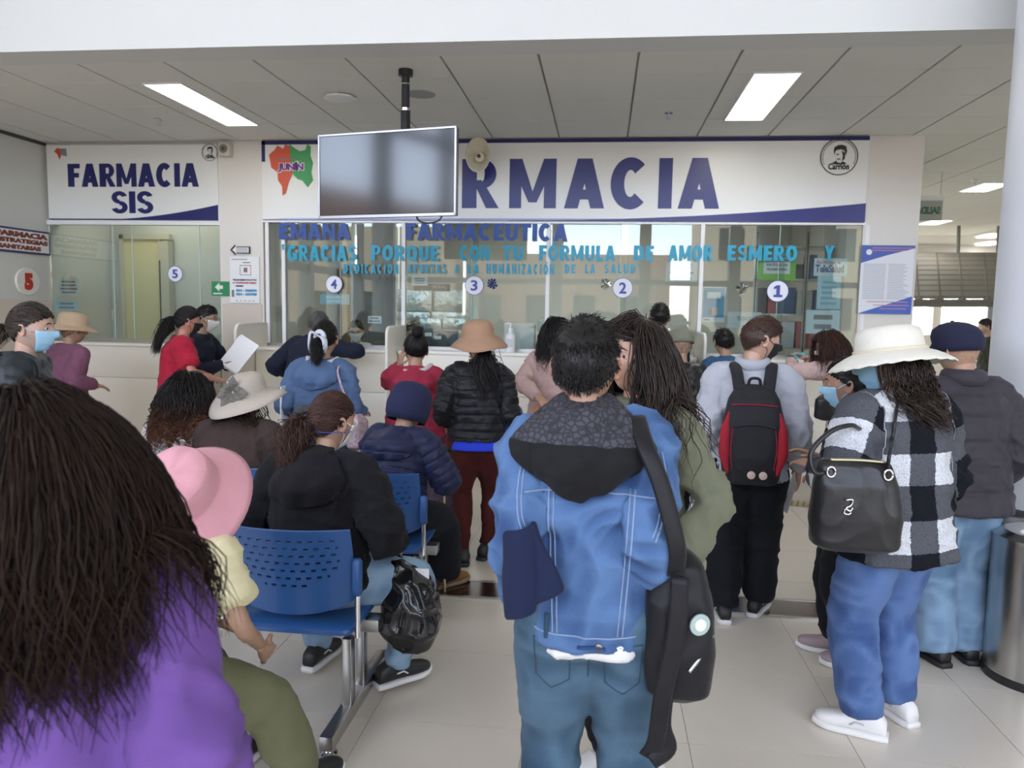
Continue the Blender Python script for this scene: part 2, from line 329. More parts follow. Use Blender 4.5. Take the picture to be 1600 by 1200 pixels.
# ================================================================== signs, stickers, screens
def ring_pts(cx, cz, r, a0, a1, n): return [(cx+r*math.cos(R(a0+(a1-a0)*k/n)), cz+r*math.sin(R(a0+(a1-a0)*k/n))) for k in range(n+1)]
def arcq(cx, cz, rx, rz, tx, tz, a0, a1, n=14):
    """quads of an elliptical stroke"""
    out = []
    for k in range(n):
        a, b = R(a0+(a1-a0)*k/n), R(a0+(a1-a0)*(k+1)/n)
        out.append([(cx+rx*math.cos(a), cz+rz*math.sin(a)), (cx+rx*math.cos(b), cz+rz*math.sin(b)), (cx+(rx-tx)*math.cos(b), cz+(rz-tz)*math.sin(b)), (cx+(rx-tx)*math.cos(a), cz+(rz-tz)*math.sin(a))])
    return out
def rc(x0, x1, z0, z1): return [(x0, z0), (x1, z0), (x1, z1), (x0, z1)]
S_ = .31
GLY = {
 'F': (.60, [rc(0, S_, 0, 1), rc(S_, .60, .80, 1), rc(S_, .54, .40, .60)]),
 'E': (.62, [rc(0, S_, 0, 1), rc(S_, .62, .80, 1), rc(S_, .56, .41, .60), rc(S_, .62, 0, .2)]),
 'I': (.27, [rc(0, .27, 0, 1)]),
 'T': (.68, [rc(.215, .465, 0, .8), rc(0, .68, .8, 1)]),
 'A': (.82, [[(0, 0), (.28, 0), (.54, 1), (.26, 1)], [(.54, 0), (.82, 0), (.56, 1), (.28, 1)], rc(.2, .62, .18, .38)]),
 'M': (.97, [rc(0, .25, 0, 1), rc(.72, .97, 0, 1), [(.0, 1), (.26, 1), (.56, .12), (.40, .12)], [(.71, 1), (.97, 1), (.57, .12), (.41, .12)]]),
 'N': (.76, [rc(0, .22, 0, 1), rc(.54, .76, 0, 1), [(0, 1), (.25, 1), (.76, 0), (.51, 0)]]),
 'R': (.76, [rc(0, S_, 0, 1), rc(S_, .42, .82, 1), rc(S_, .42, .40, .57)]+arcq(.42, .70, .30, .30, .245, .14, -90, 90)+[[(.30, .42), (.52, .42), (.78, 0), (.51, 0)]]),
 'U': (.74, [rc(0, S_, .32, 1), rc(.49, .74, .32, 1)]+arcq(.37, .34, .37, .35, .25, .2, 180, 360)),
 'C': (.80, arcq(.40, .5, .40, .52, .275, .25, 46, 314, 26)),
 'S': (.70, arcq(.35, .72, .34, .29, .23, .19, 15, 270, 16)+arcq(.35, .27, .35, .29, .23, .19, -165, 90, 16)),
}
O_ = arcq(.41, .5, .41, .52, .27, .25, 0, 360, 30)
GLY.update({'O': (.82, O_), 'Q': (.82, O_+[[(.42, .28), (.58, .34), (.84, -.06), (.62, -.06)]]), 'Ó': (.82, O_+[[(.38, 1.06), (.58, 1.24), (.74, 1.18), (.50, 1.06)]]),
 'G': (.82, arcq(.40, .5, .40, .52, .275, .25, 46, 330, 26)+[rc(.56, .80, .05, .48), rc(.42, .80, .36, .52)]),
 'P': (.74, [rc(0, S_, 0, 1), rc(S_, .42, .82, 1), rc(S_, .42, .38, .56)]+arcq(.42, .69, .31, .31, .25, .14, -90, 90)),
 'D': (.78, [rc(0, S_, 0, 1), rc(S_, .40, .8, 1), rc(S_, .40, 0, .2)]+arcq(.38, .5, .40, .5, .27, .3, -90, 90, 18)),
 'L': (.58, [rc(0, S_, 0, 1), rc(S_, .58, 0, .21)]), 'H': (.76, [rc(0, .27, 0, 1), rc(.49, .76, 0, 1), rc(.27, .49, .4, .61)]),
 'Z': (.68, [rc(0, .68, .8, 1), rc(0, .68, 0, .2), [(.0, .18), (.28, .18), (.68, .82), (.4, .82)]]),
 'Y': (.80, [rc(.26, .54, 0, .45), [(0, 1), (.29, 1), (.52, .40), (.28, .40)], [(.51, 1), (.80, 1), (.52, .40), (.28, .40)]]),
 '1': (.62, [rc(.2, .48, 0, 1), rc(0, .68, 0, .2), [(.0, .66), (.2, .74), (.2, 1), (.0, .84)]]), '"': (.36, [[(0, 1.05), (.14, 1.05), (.11, .7), (.03, .7)], [(.22, 1.05), (.36, 1.05), (.33, .7), (.25, .7)]])})
def block_word(name, word, m, x0, z0, h, parent, y, d=.004, gap=.09, w=None, per=True, xs=None, shear=0):
    """heavy grotesque lettering; each letter a part"""
    tot = sum(GLY[c][0] for c in word)+gap*(len(word)-1); sx = (w/tot) if w else h
    x = 0
    for i, c in enumerate(word):
        gw, ps = GLY[c]; mb = MB()
        for j, p in enumerate(ps): mb.poly([(q[0]*sx, q[1]*h) for q in p], -.0002*(j % 9), d)
        px = xs[i] if xs else x0+x*sx
        mb.build(name, m, parent, loc=(px, y-d, z0)); x += gw+gap
def disc(name, m, x, y, z, r, parent=None, d=.004, n=40): return MB().lathe([(r*.97, 0), (r, d*.3), (r, d)], n, (0, 0, 0), 'Y').build(name, m, parent, loc=(x, y+d, z))
def swoosh(name, m, x0, x1, z0, h, parent, y, power=2.2, n=24):
    pts = [(x0+(x1-x0)*k/n, z0+h*(k/n)**power+.004) for k in range(n+1)]
    mb = MB()
    mb.poly([(x0, z0), (x1, z0)]+pts[::-1], 0, .003)
    return mb.build(name, m, parent, loc=(0, y-.003, 0))
SY = WY-.04
def sign_at(px0, py0, px1, py1): a = atY(px0, py0, SY); b = atY(px1, py1, SY); return a.x, b.x, b.z, a.z
def lettered_sheet(name, label, x0, x1, z0, z1, y, m, cat='notice', lines=0, lm=None, th=.003, margin=.1, seed=0):
    r = root(name, label, cat, ((x0+x1)/2, y, z0)); w, h = x1-x0, z1-z0
    box('sheet', m, -w/2, w/2, -th, 0, 0, h, r); rr = random.Random(seed)
    if lines:
        mb = MB()
        for k in range(lines):
            z = h*(1-margin)-(h*(1-2*margin))*(k+.5)/lines; l = w*(1-2*margin)*rr.uniform(.6, 1)/2
            mb.box(-l, l, -th-.001, -th, z-h*.2/lines, z+h*.2/lines)
        mb.build('print_lines', lm or mat('grey_print', (.2, .2, .22), .6), r)
    return r
# ---- main sign
x0, x1, z0, z1 = -3.395, 2.335, 2.462, CZ-.006
ms = root('shop_sign', 'wide white pharmacy sign with giant navy letters above the main windows', 'sign', ((x0+x1)/2, SY, z0))
mx = (x0+x1)/2
def rel(o, base): o.location = Vector(o.location)-Vector(base); return o
box('sign_panel', SIGNW, x0-mx, x1-mx, 0, .03, 0, z1-z0, ms)
lz0, lz1 = atY(1060, 326, SY).z, atY(1060, 247, SY).z
lxs = [atY(p, 290, SY).x-mx for p in (553, 630, 722, 796, 882, 954, 1029, 1060)]
block_word('letter', 'FARMACIA', BLUEP, 0, lz0-z0, lz1-lz0, ms, 0, xs=lxs)
box('border_strip', NAVYP, x0-mx, x1-mx, -.003, 0, z1-z0-.035, z1-z0, ms); box('border_strip', NAVYP, x0-mx, x0-mx+.035, -.003, 0, z1-z0-.20, z1-z0, ms)
swoosh('swoosh', BLUEP, -.4, x1-mx, 0, .165, ms, -.001, 2.0)
swoosh('swoosh', mat('swoosh_pale', (.35, .38, .62), .4), x0-mx, x1-mx, 0, .02, ms, -.0005, .2)
# region emblem: red and green map with lettering
c = atY(455, 262, SY); ec = Vector((c.x-mx, -.004, c.z-z0))
def blob(name, m, pts, cx, cz, s, parent, y=-.004): return MB().poly([(cx+p[0]*s, cz+p[1]*s) for p in pts], y-.002, y).build(name, m, parent)
REDM = mat('emblem_red', (.62, .09, .04), .5); GRN = mat('emblem_green', (.04, .33, .10), .5)
blob('map_shape', REDM, [(-1, .55), (-.75, .75), (-.6, .95), (-.35, .8), (-.25, 1.0), (-.05, .9), (0, .2), (.05, -.3), (-.1, -.6), (-.25, -1.1), (-.4, -1.2), (-.42, -.8), (-.6, -.55), (-.62, -.2), (-.9, 0)], ec.x, ec.z, .225, ms)
blob('map_shape', GRN, [(-.35, .55), (-.05, 1.0), (.15, .85), (.4, .7), (.65, .75), (.75, 1.0), (.9, .9), (.88, .5), (1.0, .2), (.92, -.2), (1.0, -.55), (.75, -.85), (.5, -.55), (.3, -.5), (.05, -.25), (-.2, .1)], ec.x, ec.z, .225, ms, -.002)
text('emblem_word', 'JUNÍN', mat('emblem_outline', (.85, .85, .9), .5), (ec.x, -.008, ec.z+.005), .13, ms, .016, fit=(.275, .115))
text('emblem_word', 'JUNÍN', mat('emblem_purple', (.16, .02, .25), .5), (ec.x, -.011, ec.z+.005), .13, ms, .006, fit=(.26, .10))
box('emblem_line', mat('grey_print', (.2, .2, .22), .6), ec.x-.14, ec.x+.06, -.008, -.006, ec.z+.075, ec.z+.087, ms)
# portrait seal
def seal(cx, cz, r, parent, y=-.003, big=True):
    K = mat('seal_black', (.02, .02, .022), .5)
    mb = MB()
    for q in arcq(cx, cz, r, r, r*.05, r*.05, 0, 360, 40): mb.poly(q, y-.002, y)
    mb.build('seal_ring', K, parent)
    mb = MB()
    for k in range(34):
        a = R(205-230*k/33); p = (cx+r*.84*math.cos(a), cz+r*.84*math.sin(a)); t = (-math.sin(a)*r*.025, math.cos(a)*r*.025); n_ = (math.cos(a)*r*.05, math.sin(a)*r*.05)
        mb.poly([(p[0]-t[0], p[1]-t[1]), (p[0]+t[0], p[1]+t[1]), (p[0]+t[0]+n_[0], p[1]+t[1]+n_[1]), (p[0]-t[0]+n_[0], p[1]-t[1]+n_[1])], y-.002, y)
    mb.build('seal_rim_print', K, parent)
    S = lambda P: [(cx+p[0]*r, cz+p[1]*r) for p in P]
    mb = MB(); mb.poly(S([(-.3, .28), (-.28, .5), (-.1, .62), (.12, .64), (.34, .56), (.4, .3), (.34, .05), (.28, .32), (.1, .4), (-.12, .36), (-.22, .3), (-.24, .1)]), y-.002, y)
    mb.poly(S([(.12, .32), (.3, .2), (.3, -.12), (.16, -.24), (.2, .05)]), y-.002, y)
    mb.poly(S([(-.16, .14), (-.02, .16), (-.02, .1), (-.16, .09)]), y-.002, y); mb.poly(S([(-.12, -.1), (.08, -.1), (.06, -.15), (-.1, -.15)]), y-.002, y)
    mb.poly(S([(-.4, -.38), (-.14, -.2), (-.1, -.3), (.1, -.34), (.2, -.24), (.42, -.38), (.1, -.42), (-.1, -.42)]), y-.002, y)
    mb.build('seal_portrait', K, parent)
    text('seal_word', 'Carrión', K, (cx, y, cz-.52*r), r*.4, parent, .002*r/.15, fit=(r*1.1, r*.34))
c = atY(1311, 245, SY); seal(c.x-mx, c.z-z0, .165, ms)
# ---- side booth sign
x0, x1, z0, z1 = -5.70, -3.86, 2.452, 3.20; mx = (x0+x1)/2
ss = root('shop_sign', 'smaller white sign reading pharmacy SIS above the side booth', 'sign', (mx, SY, z0))
box('sign_panel', SIGNW, x0-mx, x1-mx, 0, .03, 0, z1-z0, ss)
a, b_ = atY(107, 292, SY), atY(310, 255, SY); block_word('letter', 'FARMACIA', NAVYP, a.x-mx, a.z-z0, b_.z-a.z, ss, 0, w=b_.x-a.x, gap=.07)
a, b_ = atY(175, 333, SY), atY(239, 299, SY); block_word('letter', 'SIS', NAVYP, a.x-mx, a.z-z0, b_.z-a.z, ss, 0, w=b_.x-a.x, gap=.07)
swoosh('swoosh', NAVYP, -.35, x1-mx, 0, .15, ss, -.001, 1.8); box('border_strip', NAVYP, x0-mx, x1-mx, -.003, 0, 0, .012, ss)
c = atY(328, 238, SY); seal(c.x-mx, c.z-z0, .085, ss)
c = atY(95, 239, SY)
blob('map_shape', REDM, [(-1, .2), (-.5, .7), (0, .6), (.1, -.3), (-.2, -1), (-.5, -.2)], c.x-mx, c.z-z0, .07, ss); blob('map_shape', mat('emblem_slate', (.2, .25, .3), .5), [(0, .6), (.9, .6), (1, -.5), (.4, -.4), (.05, -.2)], c.x-mx, c.z-z0, .07, ss)
# ---- lettering stuck on the glass
GY = WY-.03
FOAMD = mat('foam_dark_blue', (.02, .07, .32), .45, var=.35, vscale=9, sheen=.2); FOAMT = mat('foam_teal', (.01, .33, .52), .4, var=.3, vscale=8)
def foam(label, rows, y=GY):
    r = root('foam_lettering', label, 'lettering', (0, y, 2.3))
    for kind, m, w, px0, px1, pz0, pz1, off in rows:
        a, b_ = atY(px0, pz1, y), atY(px1, pz0, y)
        if kind == 'B': block_word('letter', w, m, a.x, a.z-2.3, b_.z-a.z, r, 0, d=.012, w=b_.x-a.x, gap=.10)
        else:
            block_word('letter', w, m, a.x, a.z-2.3, b_.z-a.z, r, 0, d=.010, w=b_.x-a.x, gap=.12 if off > .01 else .34)
    return r
foam('dark blue foam letters in a row along the top of the glass', [('B', FOAMD, 'EMANA', 437, 547, 349, 374, 0), ('B', FOAMD, 'FARMACEUTICA', 635, 887, 350, 375, 0)])
L2 = [('"GRACIAS', 441, 558), ('PORQUE', 580, 686), ('CON', 718, 765), ('TU', 785, 818), ('FÓRMULA', 842, 962), ('DE', 990, 1022), ('AMOR', 1044, 1114), ('ESMERO', 1136, 1246), ('Y', 1287, 1304)]
foam('thick teal foam words of the middle row on the glass', [('T', FOAMT, w, a, b_, 384, 407, .014) for w, a, b_ in L2])
L3 = [('DEDICACION', 537, 623), ('APORTAS', 637, 697), ('A', 711, 717), ('LA', 731, 748), ('HUMANIZACIÓN', 760, 866), ('DE', 882, 899), ('LA', 914, 930), ('SALUD"', 944, 1000)]
foam('small teal foam words of the lowest row on the glass', [('T', FOAMT, w, a, b_, 413, 427 if w != 'HUMANIZACIÓN' else 428, .008) for w, a, b_ in L3])
# number discs
NUMB = mat('number_blue', (.05, .08, .36), .5); DISCW = mat('disc_white', (.82, .82, .90), .5)
for s, px, py, r_ in (('4', 522, 444, 14), ('3', 741, 446, 15), ('2', 973, 450, 15.5), ('1', 1215, 455, 16), ('5', 274, 428, 13)):
    c = atY(px, py, GY); rr = r_/FPX*c.y*1.0
    g = disc('window_number', DISCW, c.x, GY-.004, c.z, rr); tag(g, {'4': 'round white disc with blue number four on the glass', '3': 'round white disc with blue number three on the glass', '2': 'round white disc with blue number two on the glass', '1': 'round white disc with blue number one on the glass', '5': 'round white disc with blue number five on the booth glass'}[s], 'number sign')
    if s == '1': block_word('numeral', '1', NUMB, -rr*.36, -rr*.55, rr*1.1, g, -.004, w=rr*.72)
    else: text('numeral', s, NUMB, (0, -.006, 0), rr*1.5, g, rr*.035, fit=(rr*.72, rr*1.1))
    mb = MB()
    for q in arcq(0, 0, rr, rr, rr*.05, rr*.05, 0, 360, 40): mb.poly(q, -.006, -.004)
    mb.build('rim', NUMB, g)
# ---- left wall sign and plaque
ls = root('wall_sign', 'framed white sign for health strategies pharmacy on the side wall', 'sign', (HALL_X0+.005, 7.05, 2.2)); SR = PI/2
def lw(name, m, y0, y1, z0, z1, d0, d1): return box(name, m, d0, d1, y0, y1, z0, z1, ls)
lw('frame_board', NAVYP, -.75, .345, -.115, .125, 0, .015); lw('sign_face', SIGNW, -.73, .325, -.095, .105, .012, .019)
for s, z, h_, w_, m_ in (('FARMACIA', .065, .055, .68, mat('sign_brown', (.19, .03, .02), .5)), ('ESTRATEGIAS', 0.002, .045, .68, MATS['sign_brown']), ('SANITARIAS', -.06, .045, .56, MATS['sign_brown'])):
    text('word', s, m_, (.021, -.035 if w_ > .6 else -.075, z), .06, ls, .004, rz=SR, fit=(w_, h_))
pq = MB().lathe([(1, 0), (1, .012), (.97, .018)], 32).mesh(); pq.transform(Matrix.Rotation(PI/2, 4, 'Y') @ Matrix.Diagonal((.135, .16, 1, 1)))
pl = link('number_plaque', pq, mat('plaque_cream', (.78, .75, .68), .5), None, (HALL_X0, 7.075, 1.807)); tag(pl, 'oval cream plaque with a red number five on the side wall', 'number sign')
text('numeral', '5', mat('number_red', (.45, .03, .015), .5), (.022, 0, 0), .2, pl, .016, rz=SR, ext=.004, fit=(.11, .17))
# ---- posters and sheets
x0, x1, z0, z1 = sign_at(1347, 383, 1423, 491); SYP = WY-.035
po = root('notice_poster', 'tall blue and white notice poster with dense print on the pillar', 'poster', ((x0+x1)/2, SYP, z0)); w, h = (x1-x0)/2, z1-z0
box('sheet', mat('poster_pale', (.74, .76, .82), .4), -w, w, -.004, 0, 0, h, po)
mb = MB(); mb.poly([(-w, h), (w, h), (w, h*.96), (0, h*.86), (-w, h*.74)], -.006, -.004); mb.build('corner_band', mat('poster_blue', (.05, .10, .42), .4), po)
mb = MB(); mb.poly([(-w, 0), (w, 0), (w, h*.26)], -.006, -.004); mb.build('corner_band', mat('poster_blue2', (.04, .12, .5), .4), po)
for c_ in (0, 1):
    mb = MB()
    for k in range(22):
        z = h*.72-k*h*.024
        if c_ == 0: mb.box(-w*.88, -w*.05, -.0055, -.004, z, z+h*.009)
        else: mb.box(w*.05, w*.88*random.uniform(.7, 1), -.0055, -.004, z, z+h*.009)
    mb.build('print_column', mat('poster_print', (.42, .43, .48), .6), po)
mb = MB()
for k, l in enumerate((.9, .7)): mb.box(-w*.6, w*l, -.0075, -.0055, h*(.955-.035*k), h*(.965-.035*k))
mb.build('heading_lines', mat('poster_red', (.6, .25, .28), .6), po); mb = MB()
for k, l in enumerate((.85, .9, .8)): mb.box(-w*.7+w*.25*k, w*l, -.0075, -.0055, h*(.17-.05*k), h*(.182-.05*k))
mb.build('print_lines', mat('poster_red', (.6, .25, .28), .6), po)
disc('round_mark', PAPER, -w*.72, -.008, h*.90, w*.11, po, .003)
# tele-orientation sheet on the left pillar
a, b_ = atY(360, 473, SYP), atY(405, 401, SYP)
te = root('notice_poster', 'white poster with a telehealth phone number on the pillar by the booth', 'poster', ((a.x+b_.x)/2, SYP, a.z)); w, h = (b_.x-a.x)/2, b_.z-a.z
box('sheet', PAPER, -w, w, -.004, 0, 0, h, te)
REDP, CYP = mat('print_red', (.5, .08, .1), .6), mat('print_cyan', (.05, .3, .55), .6)
text('word', 'TELEORIENTACIÓN', BLUEP, (0, -.005, h*.50), .02, te, .001, fit=(w*1.6, h*.045)); text('word', '& TELEMONITOREO', REDP, (.0, -.005, h*.435), .02, te, .001, fit=(w*1.6, h*.04))
box('print_lines', NAVYP, -w*.6, -w*.1, -.0055, -.004, h*.35, h*.38, te)
for z, s in ((.27, '064 - 226574'), (.19, '064 - 233780')): text('word', s, CYP, (w*.12, -.005, h*z), .02, te, .0015, fit=(w*1.4, h*.06))
mb = MB(); K = mat('grey_print', (.2, .2, .22), .6)
for bx in ((-.3, .45, .80, .815), (-.3, .45, .60, .612), (-.3, -.27, .6, .8), (.42, .45, .6, .81), (-.05, .2, .66, .76), (-.85, .2, .93, .945), (-.1, .4, .86, .88)): mb.box(w*bx[0], w*bx[1], -.0055, -.004, h*bx[2], h*bx[3])
for k in range(5): mb.box(-w*.6+k*w*.28, -w*.48+k*w*.28, -.0055, -.004, h*.04, h*.055)
mb.build('drawing_lines', K, te)
mb = MB()
for q in (rc(-w*.88, -w*.72, h*.13, h*.28),): mb.poly(q, -.0055, -.004)
mb.build('phone_icon', K, te); box('face_icon', REDP, w*.1, w*.2, -.0062, -.0045, h*.7, h*.76, te)
# arrow outline sign
a, b_ = atY(360, 399, SYP), atY(391, 382, SYP)
ar = root('arrow_sign', 'small outlined arrow sign above the telehealth poster', 'sign', ((a.x+b_.x)/2, SYP, a.z)); w, h = (b_.x-a.x)/2, b_.z-a.z
mb = MB(); A = [(-w, .5*h), (-.5*w, h), (-.5*w, .82*h), (w, .82*h), (w, .18*h), (-.5*w, .18*h), (-.5*w, 0)]; mb.poly(A, -.004, 0); mb.build('arrow_outline', mat('seal_black', (.02,)*3), ar)
s_ = .82; mb = MB(); mb.poly([(p[0]*s_+.004, (p[1]-.5*h)*s_*.9+.5*h) for p in A], -.006, -.004); mb.build('arrow_face', PAPER, ar)
mb = MB(); [mb.box(-w*.4, w*.75, -.007, -.006, h*z, h*z+h*.06) for z in (.62, .48, .34)]; mb.build('print_lines', K, ar)
def gsheet(name, label, px0, py0, px1, py1, m, lines, seed, y=WY+.032, cat='notice', lm=None):
    a, b_ = atY(px0, py1, y), atY(px1, py0, y); return lettered_sheet(name, label, a.x, b_.x, a.z, b_.z, y, m, cat, lines, lm, seed=seed), (b_.x-a.x)/2, b_.z-a.z
g, w, h = gsheet('window_notice', 'lime green sheet with white inset under the teal word', 1183, 390, 1245, 438, mat('lime_green', (.22, .52, .05), .5), 0, 1)
box('inset_paper', PAPER, -w*.7, w*.7, -.005, -.003, h*.22, h*.9, g)
for k, s in enumerate(('INVITACIÓN Y', 'ENTREGA DE', 'RECETAS DE', 'TELEMEDICINA')): text('word', s, K, (0, -.006, h*(.78-k*.14)), .02, g, .001, fit=(w*1.1, h*.085))
g, w, h = gsheet('window_notice', 'white sheet reading TeleSalud hanging in window one', 1271, 404, 1325, 431, mat('pale_blue_paper', (.66, .78, .82), .5), 0, 2)
text('word', 'TeleSalud', mat('tele_blue', (.02, .05, .2), .5), (-.01, -.005, h*.42), .05, g, .0015, fit=(w*1.7, h*.45)); text('word', 'Red Nacional de', mat('tele_pink', (.5, .15, .3), .5), (-.02, -.005, h*.78), .03, g, .0005, fit=(w*1.4, h*.2))
gsheet('window_notice', 'pale cyan leaflet pinned below the TeleSalud sheet', 1275, 432, 1315, 483, mat('cyan_leaflet', (.45, .68, .76), .5), 5, 3, lm=mat('cyan_print', (.25, .48, .58), .6))
gsheet('window_notice', 'plain white page at the bottom of window one', 1258, 485, 1313, 521, mat('pale_blue_paper2', (.68, .78, .84), .5), 2, 4)
g, w, h = gsheet('window_notice', 'blue telehealth poster on the mullion glass between windows two and one', 1096, 449, 1134, 503, PAPER, 0, 5)
box('blue_field', mat('poster_teal', (.12, .33, .5), .5), -w*.93, w*.93, -.005, -.003, h*.14, h*.98, g); box('white_card', PAPER, -w*.6, w*.6, -.007, -.005, h*.68, h*.86, g); box('photo_patch', mat('photo_pink', (.5, .4, .42), .5), -w*.1, w*.4, -.007, -.005, h*.2, h*.42, g); box('photo_patch', K, -w*.45, -w*.15, -.007, -.005, h*.2, h*.38, g); box('print_lines', K, -w*.8, -w*.3, -.005, -.003, h*.05, h*.08, g)
g, w, h = gsheet('window_notice', 'small TELESALUD paper strip low in window one', 1136, 488, 1190, 512, mat('pale_grey_paper', (.6, .64, .64), .5), 0, 6); text('word', 'TELESALUD', K, (0, -.005, h*.6), .03, g, .0005, fit=(w*.9, h*.25))
gsheet('window_notice', 'light blue sheet directly below number four', 500, 460, 546, 475, mat('sky_paper', (.35, .6, .74), .5), 2, 7, lm=mat('sky_print', (.6, .78, .86), .6))
gsheet('window_notice', 'small white card low in the glass of window four', 575, 494, 596, 505, PAPER, 2, 8)
gsheet('window_notice', 'white timetable sheet high in window two', 1040, 408, 1090, 440, mat('pale_grey_paper3', (.74, .76, .76), .5), 6, 9)
gsheet('window_notice', 'white slip above the black strip in window three', 643, 432, 668, 446, PAPER, 3, 10)
gsheet('window_notice', 'white notice page on the booth glass beside the hat', 91, 435, 124, 462, mat('warm_paper', (.70, .70, .66), .5), 4, 11)
gsheet('window_notice', 'light blue notice on the booth glass behind the straw hat', 88, 470, 121, 485, MATS['sky_paper'], 2, 12)
g, w, h = gsheet('exit_notice', 'green exit sign with a white arrow inside the booth', 331, 440, 358, 462, mat('exit_green', (.02, .25, .09), .5), 0, 13, WY-.037, 'sign')
mb = MB(); mb.poly([(-w*.6, h*.6), (-.1*w, h*.92), (-.1*w, h*.72), (w*.3, h*.72), (w*.3, h*.48), (-.1*w, h*.48), (-.1*w, h*.3)], -.005, -.003); mb.build('arrow', PAPER, g); box('print_lines', PAPER, -w*.8, w*.2, -.005, -.003, h*.12, h*.2, g)
# foil rosettes on the glass
def rosette(px, py, m, label):
    c = atY(px, py, GY); r = root('foil_rosette', label, 'decoration', c); rr = random.Random(px)
    for k in range(9):
        a = 2*PI*k/9; t = a+.5; l = .055*rr.uniform(.8, 1.1)
        MB().add([(0, -.02, 0), (l*math.cos(a), -.008-rr.random()*.02, l*math.sin(a)), (l*math.cos(t), -.004-rr.random()*.02, l*math.sin(t)), (l*.5*math.cos(a+.25), -.035, l*.5*math.sin(a+.25)), (0, 0, 0)], [(0, 1, 3), (0, 3, 2), (3, 1, 2), (4, 2, 1), (4, 1, 0), (4, 0, 2)]).build('petal', m, r)
rosette(769, 443, mat('foil_blue', (.04, .06, .4), .2, metal=.7), 'blue foil rosette beside number three'); rosette(947, 444, CHROME, 'silver foil rosette beside number two'); rosette(1160, 450, CHROME, 'silver foil rosette beside number one')
# ================================================================== people: numeric tools
from mathutils.bvhtree import BVHTree
def V3(*a): return np.array(a, float)
def nrm(v): v = np.asarray(v, float); return v/(np.linalg.norm(v, axis=-1, keepdims=True)+1e-12)
def vnoise(P, seed=0):
    """value noise in [0,1], vectorised"""
    P = np.asarray(P, float)+seed*17.31; I = np.floor(P).astype(np.int64); F = P-I; F = F*F*(3-2*F); out = 0
    for dx in (0, 1):
        for dy in (0, 1):
            for dz in (0, 1):
                h = (I[:, 0]+dx)*73856093 ^ (I[:, 1]+dy)*19349663 ^ (I[:, 2]+dz)*83492791; h = (h ^ (h >> 13))*1274126177 & 0x7fffffff; h = ((h ^ (h >> 11)) & 0xffff)/65535.
                out = out+h*(F[:, 0] if dx else 1-F[:, 0])*(F[:, 1] if dy else 1-F[:, 1])*(F[:, 2] if dz else 1-F[:, 2])
    return out
def rotm(yaw=0, pitch=0, roll=0):
    """yaw about z (+left), pitch forward (nod down +), roll to own right (+)"""
    return np.array(Matrix.Rotation(R(yaw), 3, 'Z') @ Matrix.Rotation(-R(pitch), 3, 'X') @ Matrix.Rotation(R(roll), 3, 'Y'))
def limb(mb, pts, rad, n=14, seg=26, flat=1.0, up=None):
    P = curve_pts(pts, seg); r = np.interp(np.linspace(0, 1, seg), np.linspace(0, 1, len(rad)), rad)
    d0 = P[0]-P[1]; d0 /= np.linalg.norm(d0); d1 = P[-1]-P[-2]; d1 /= np.linalg.norm(d1)
    P = np.vstack([P[0]+d0*r[0]*.75, P[0]+d0*r[0]*.4, P, P[-1]+d1*r[-1]*.25]); r = np.concatenate([[r[0]*.45, r[0]*.85], r, [r[-1]*.8]])
    v, f = tube_vf(P, r, n, flat, up); mb.add(v, f); return P
def ring(c, right, front, hw, hd, n=28, p=2.5):
    a = np.linspace(0, 2*PI, n, endpoint=False); ca, sa = np.cos(a), np.sin(a)
    x = np.sign(ca)*np.abs(ca)**(2/p)*hw; y = np.sign(sa)*np.abs(sa)**(2/p)*hd
    return c+x[:, None]*right+y[:, None]*front
def loft(mb, rings):
    n = len(rings[0]); v = [p for r in rings for p in r]; f = []
    for j in range(len(rings)-1):
        for k in range(n): a, b = j*n+k, j*n+(k+1) % n; f.append((a, b, b+n, a+n))
    f.append(tuple(range(n-1, -1, -1))); f.append(tuple((len(rings)-1)*n+k for k in range(n))); mb.add(v, f)
def remesh(mb, vox, it=6, fac=.5):
    me0 = mb.mesh(); o = bpy.data.objects.new('tmp', me0); COL.objects.link(o)
    m = o.modifiers.new('r', 'REMESH'); m.mode = 'VOXEL'; m.voxel_size = vox
    if it: s = o.modifiers.new('s', 'SMOOTH'); s.factor = fac; s.iterations = it
    dg = bpy.context.evaluated_depsgraph_get(); me = bpy.data.meshes.new_from_object(o.evaluated_get(dg))
    bpy.data.objects.remove(o); bpy.data.meshes.remove(me0)
    return me
def get_co(me): a = np.empty(len(me.vertices)*3); me.vertices.foreach_get('co', a); return a.reshape(-1, 3)
def set_co(me, a): me.vertices.foreach_set('co', np.asarray(a).ravel()); me.update()
def get_no(me): a = np.empty(len(me.vertices)*3); me.vertices.foreach_get('normal', a); return a.reshape(-1, 3)
def set_attr(me, name, val): at = me.attributes.new(name, 'FLOAT', 'POINT'); at.data.foreach_set('value', np.asarray(val, float))
def np_mesh(name, v, f):
    me = bpy.data.meshes.new(name); v = np.asarray(v, float); f = np.asarray(f)
    me.vertices.add(len(v)); me.vertices.foreach_set('co', v.ravel()); k = f.shape[1]
    me.loops.add(f.size); me.loops.foreach_set('vertex_index', f.ravel().astype(np.int32)); me.polygons.add(len(f)); me.polygons.foreach_set('loop_start', np.arange(0, f.size, k, dtype=np.int32))
    me.update(calc_edges=True); me.polygons.foreach_set('use_smooth', [True]*len(me.polygons)); return me
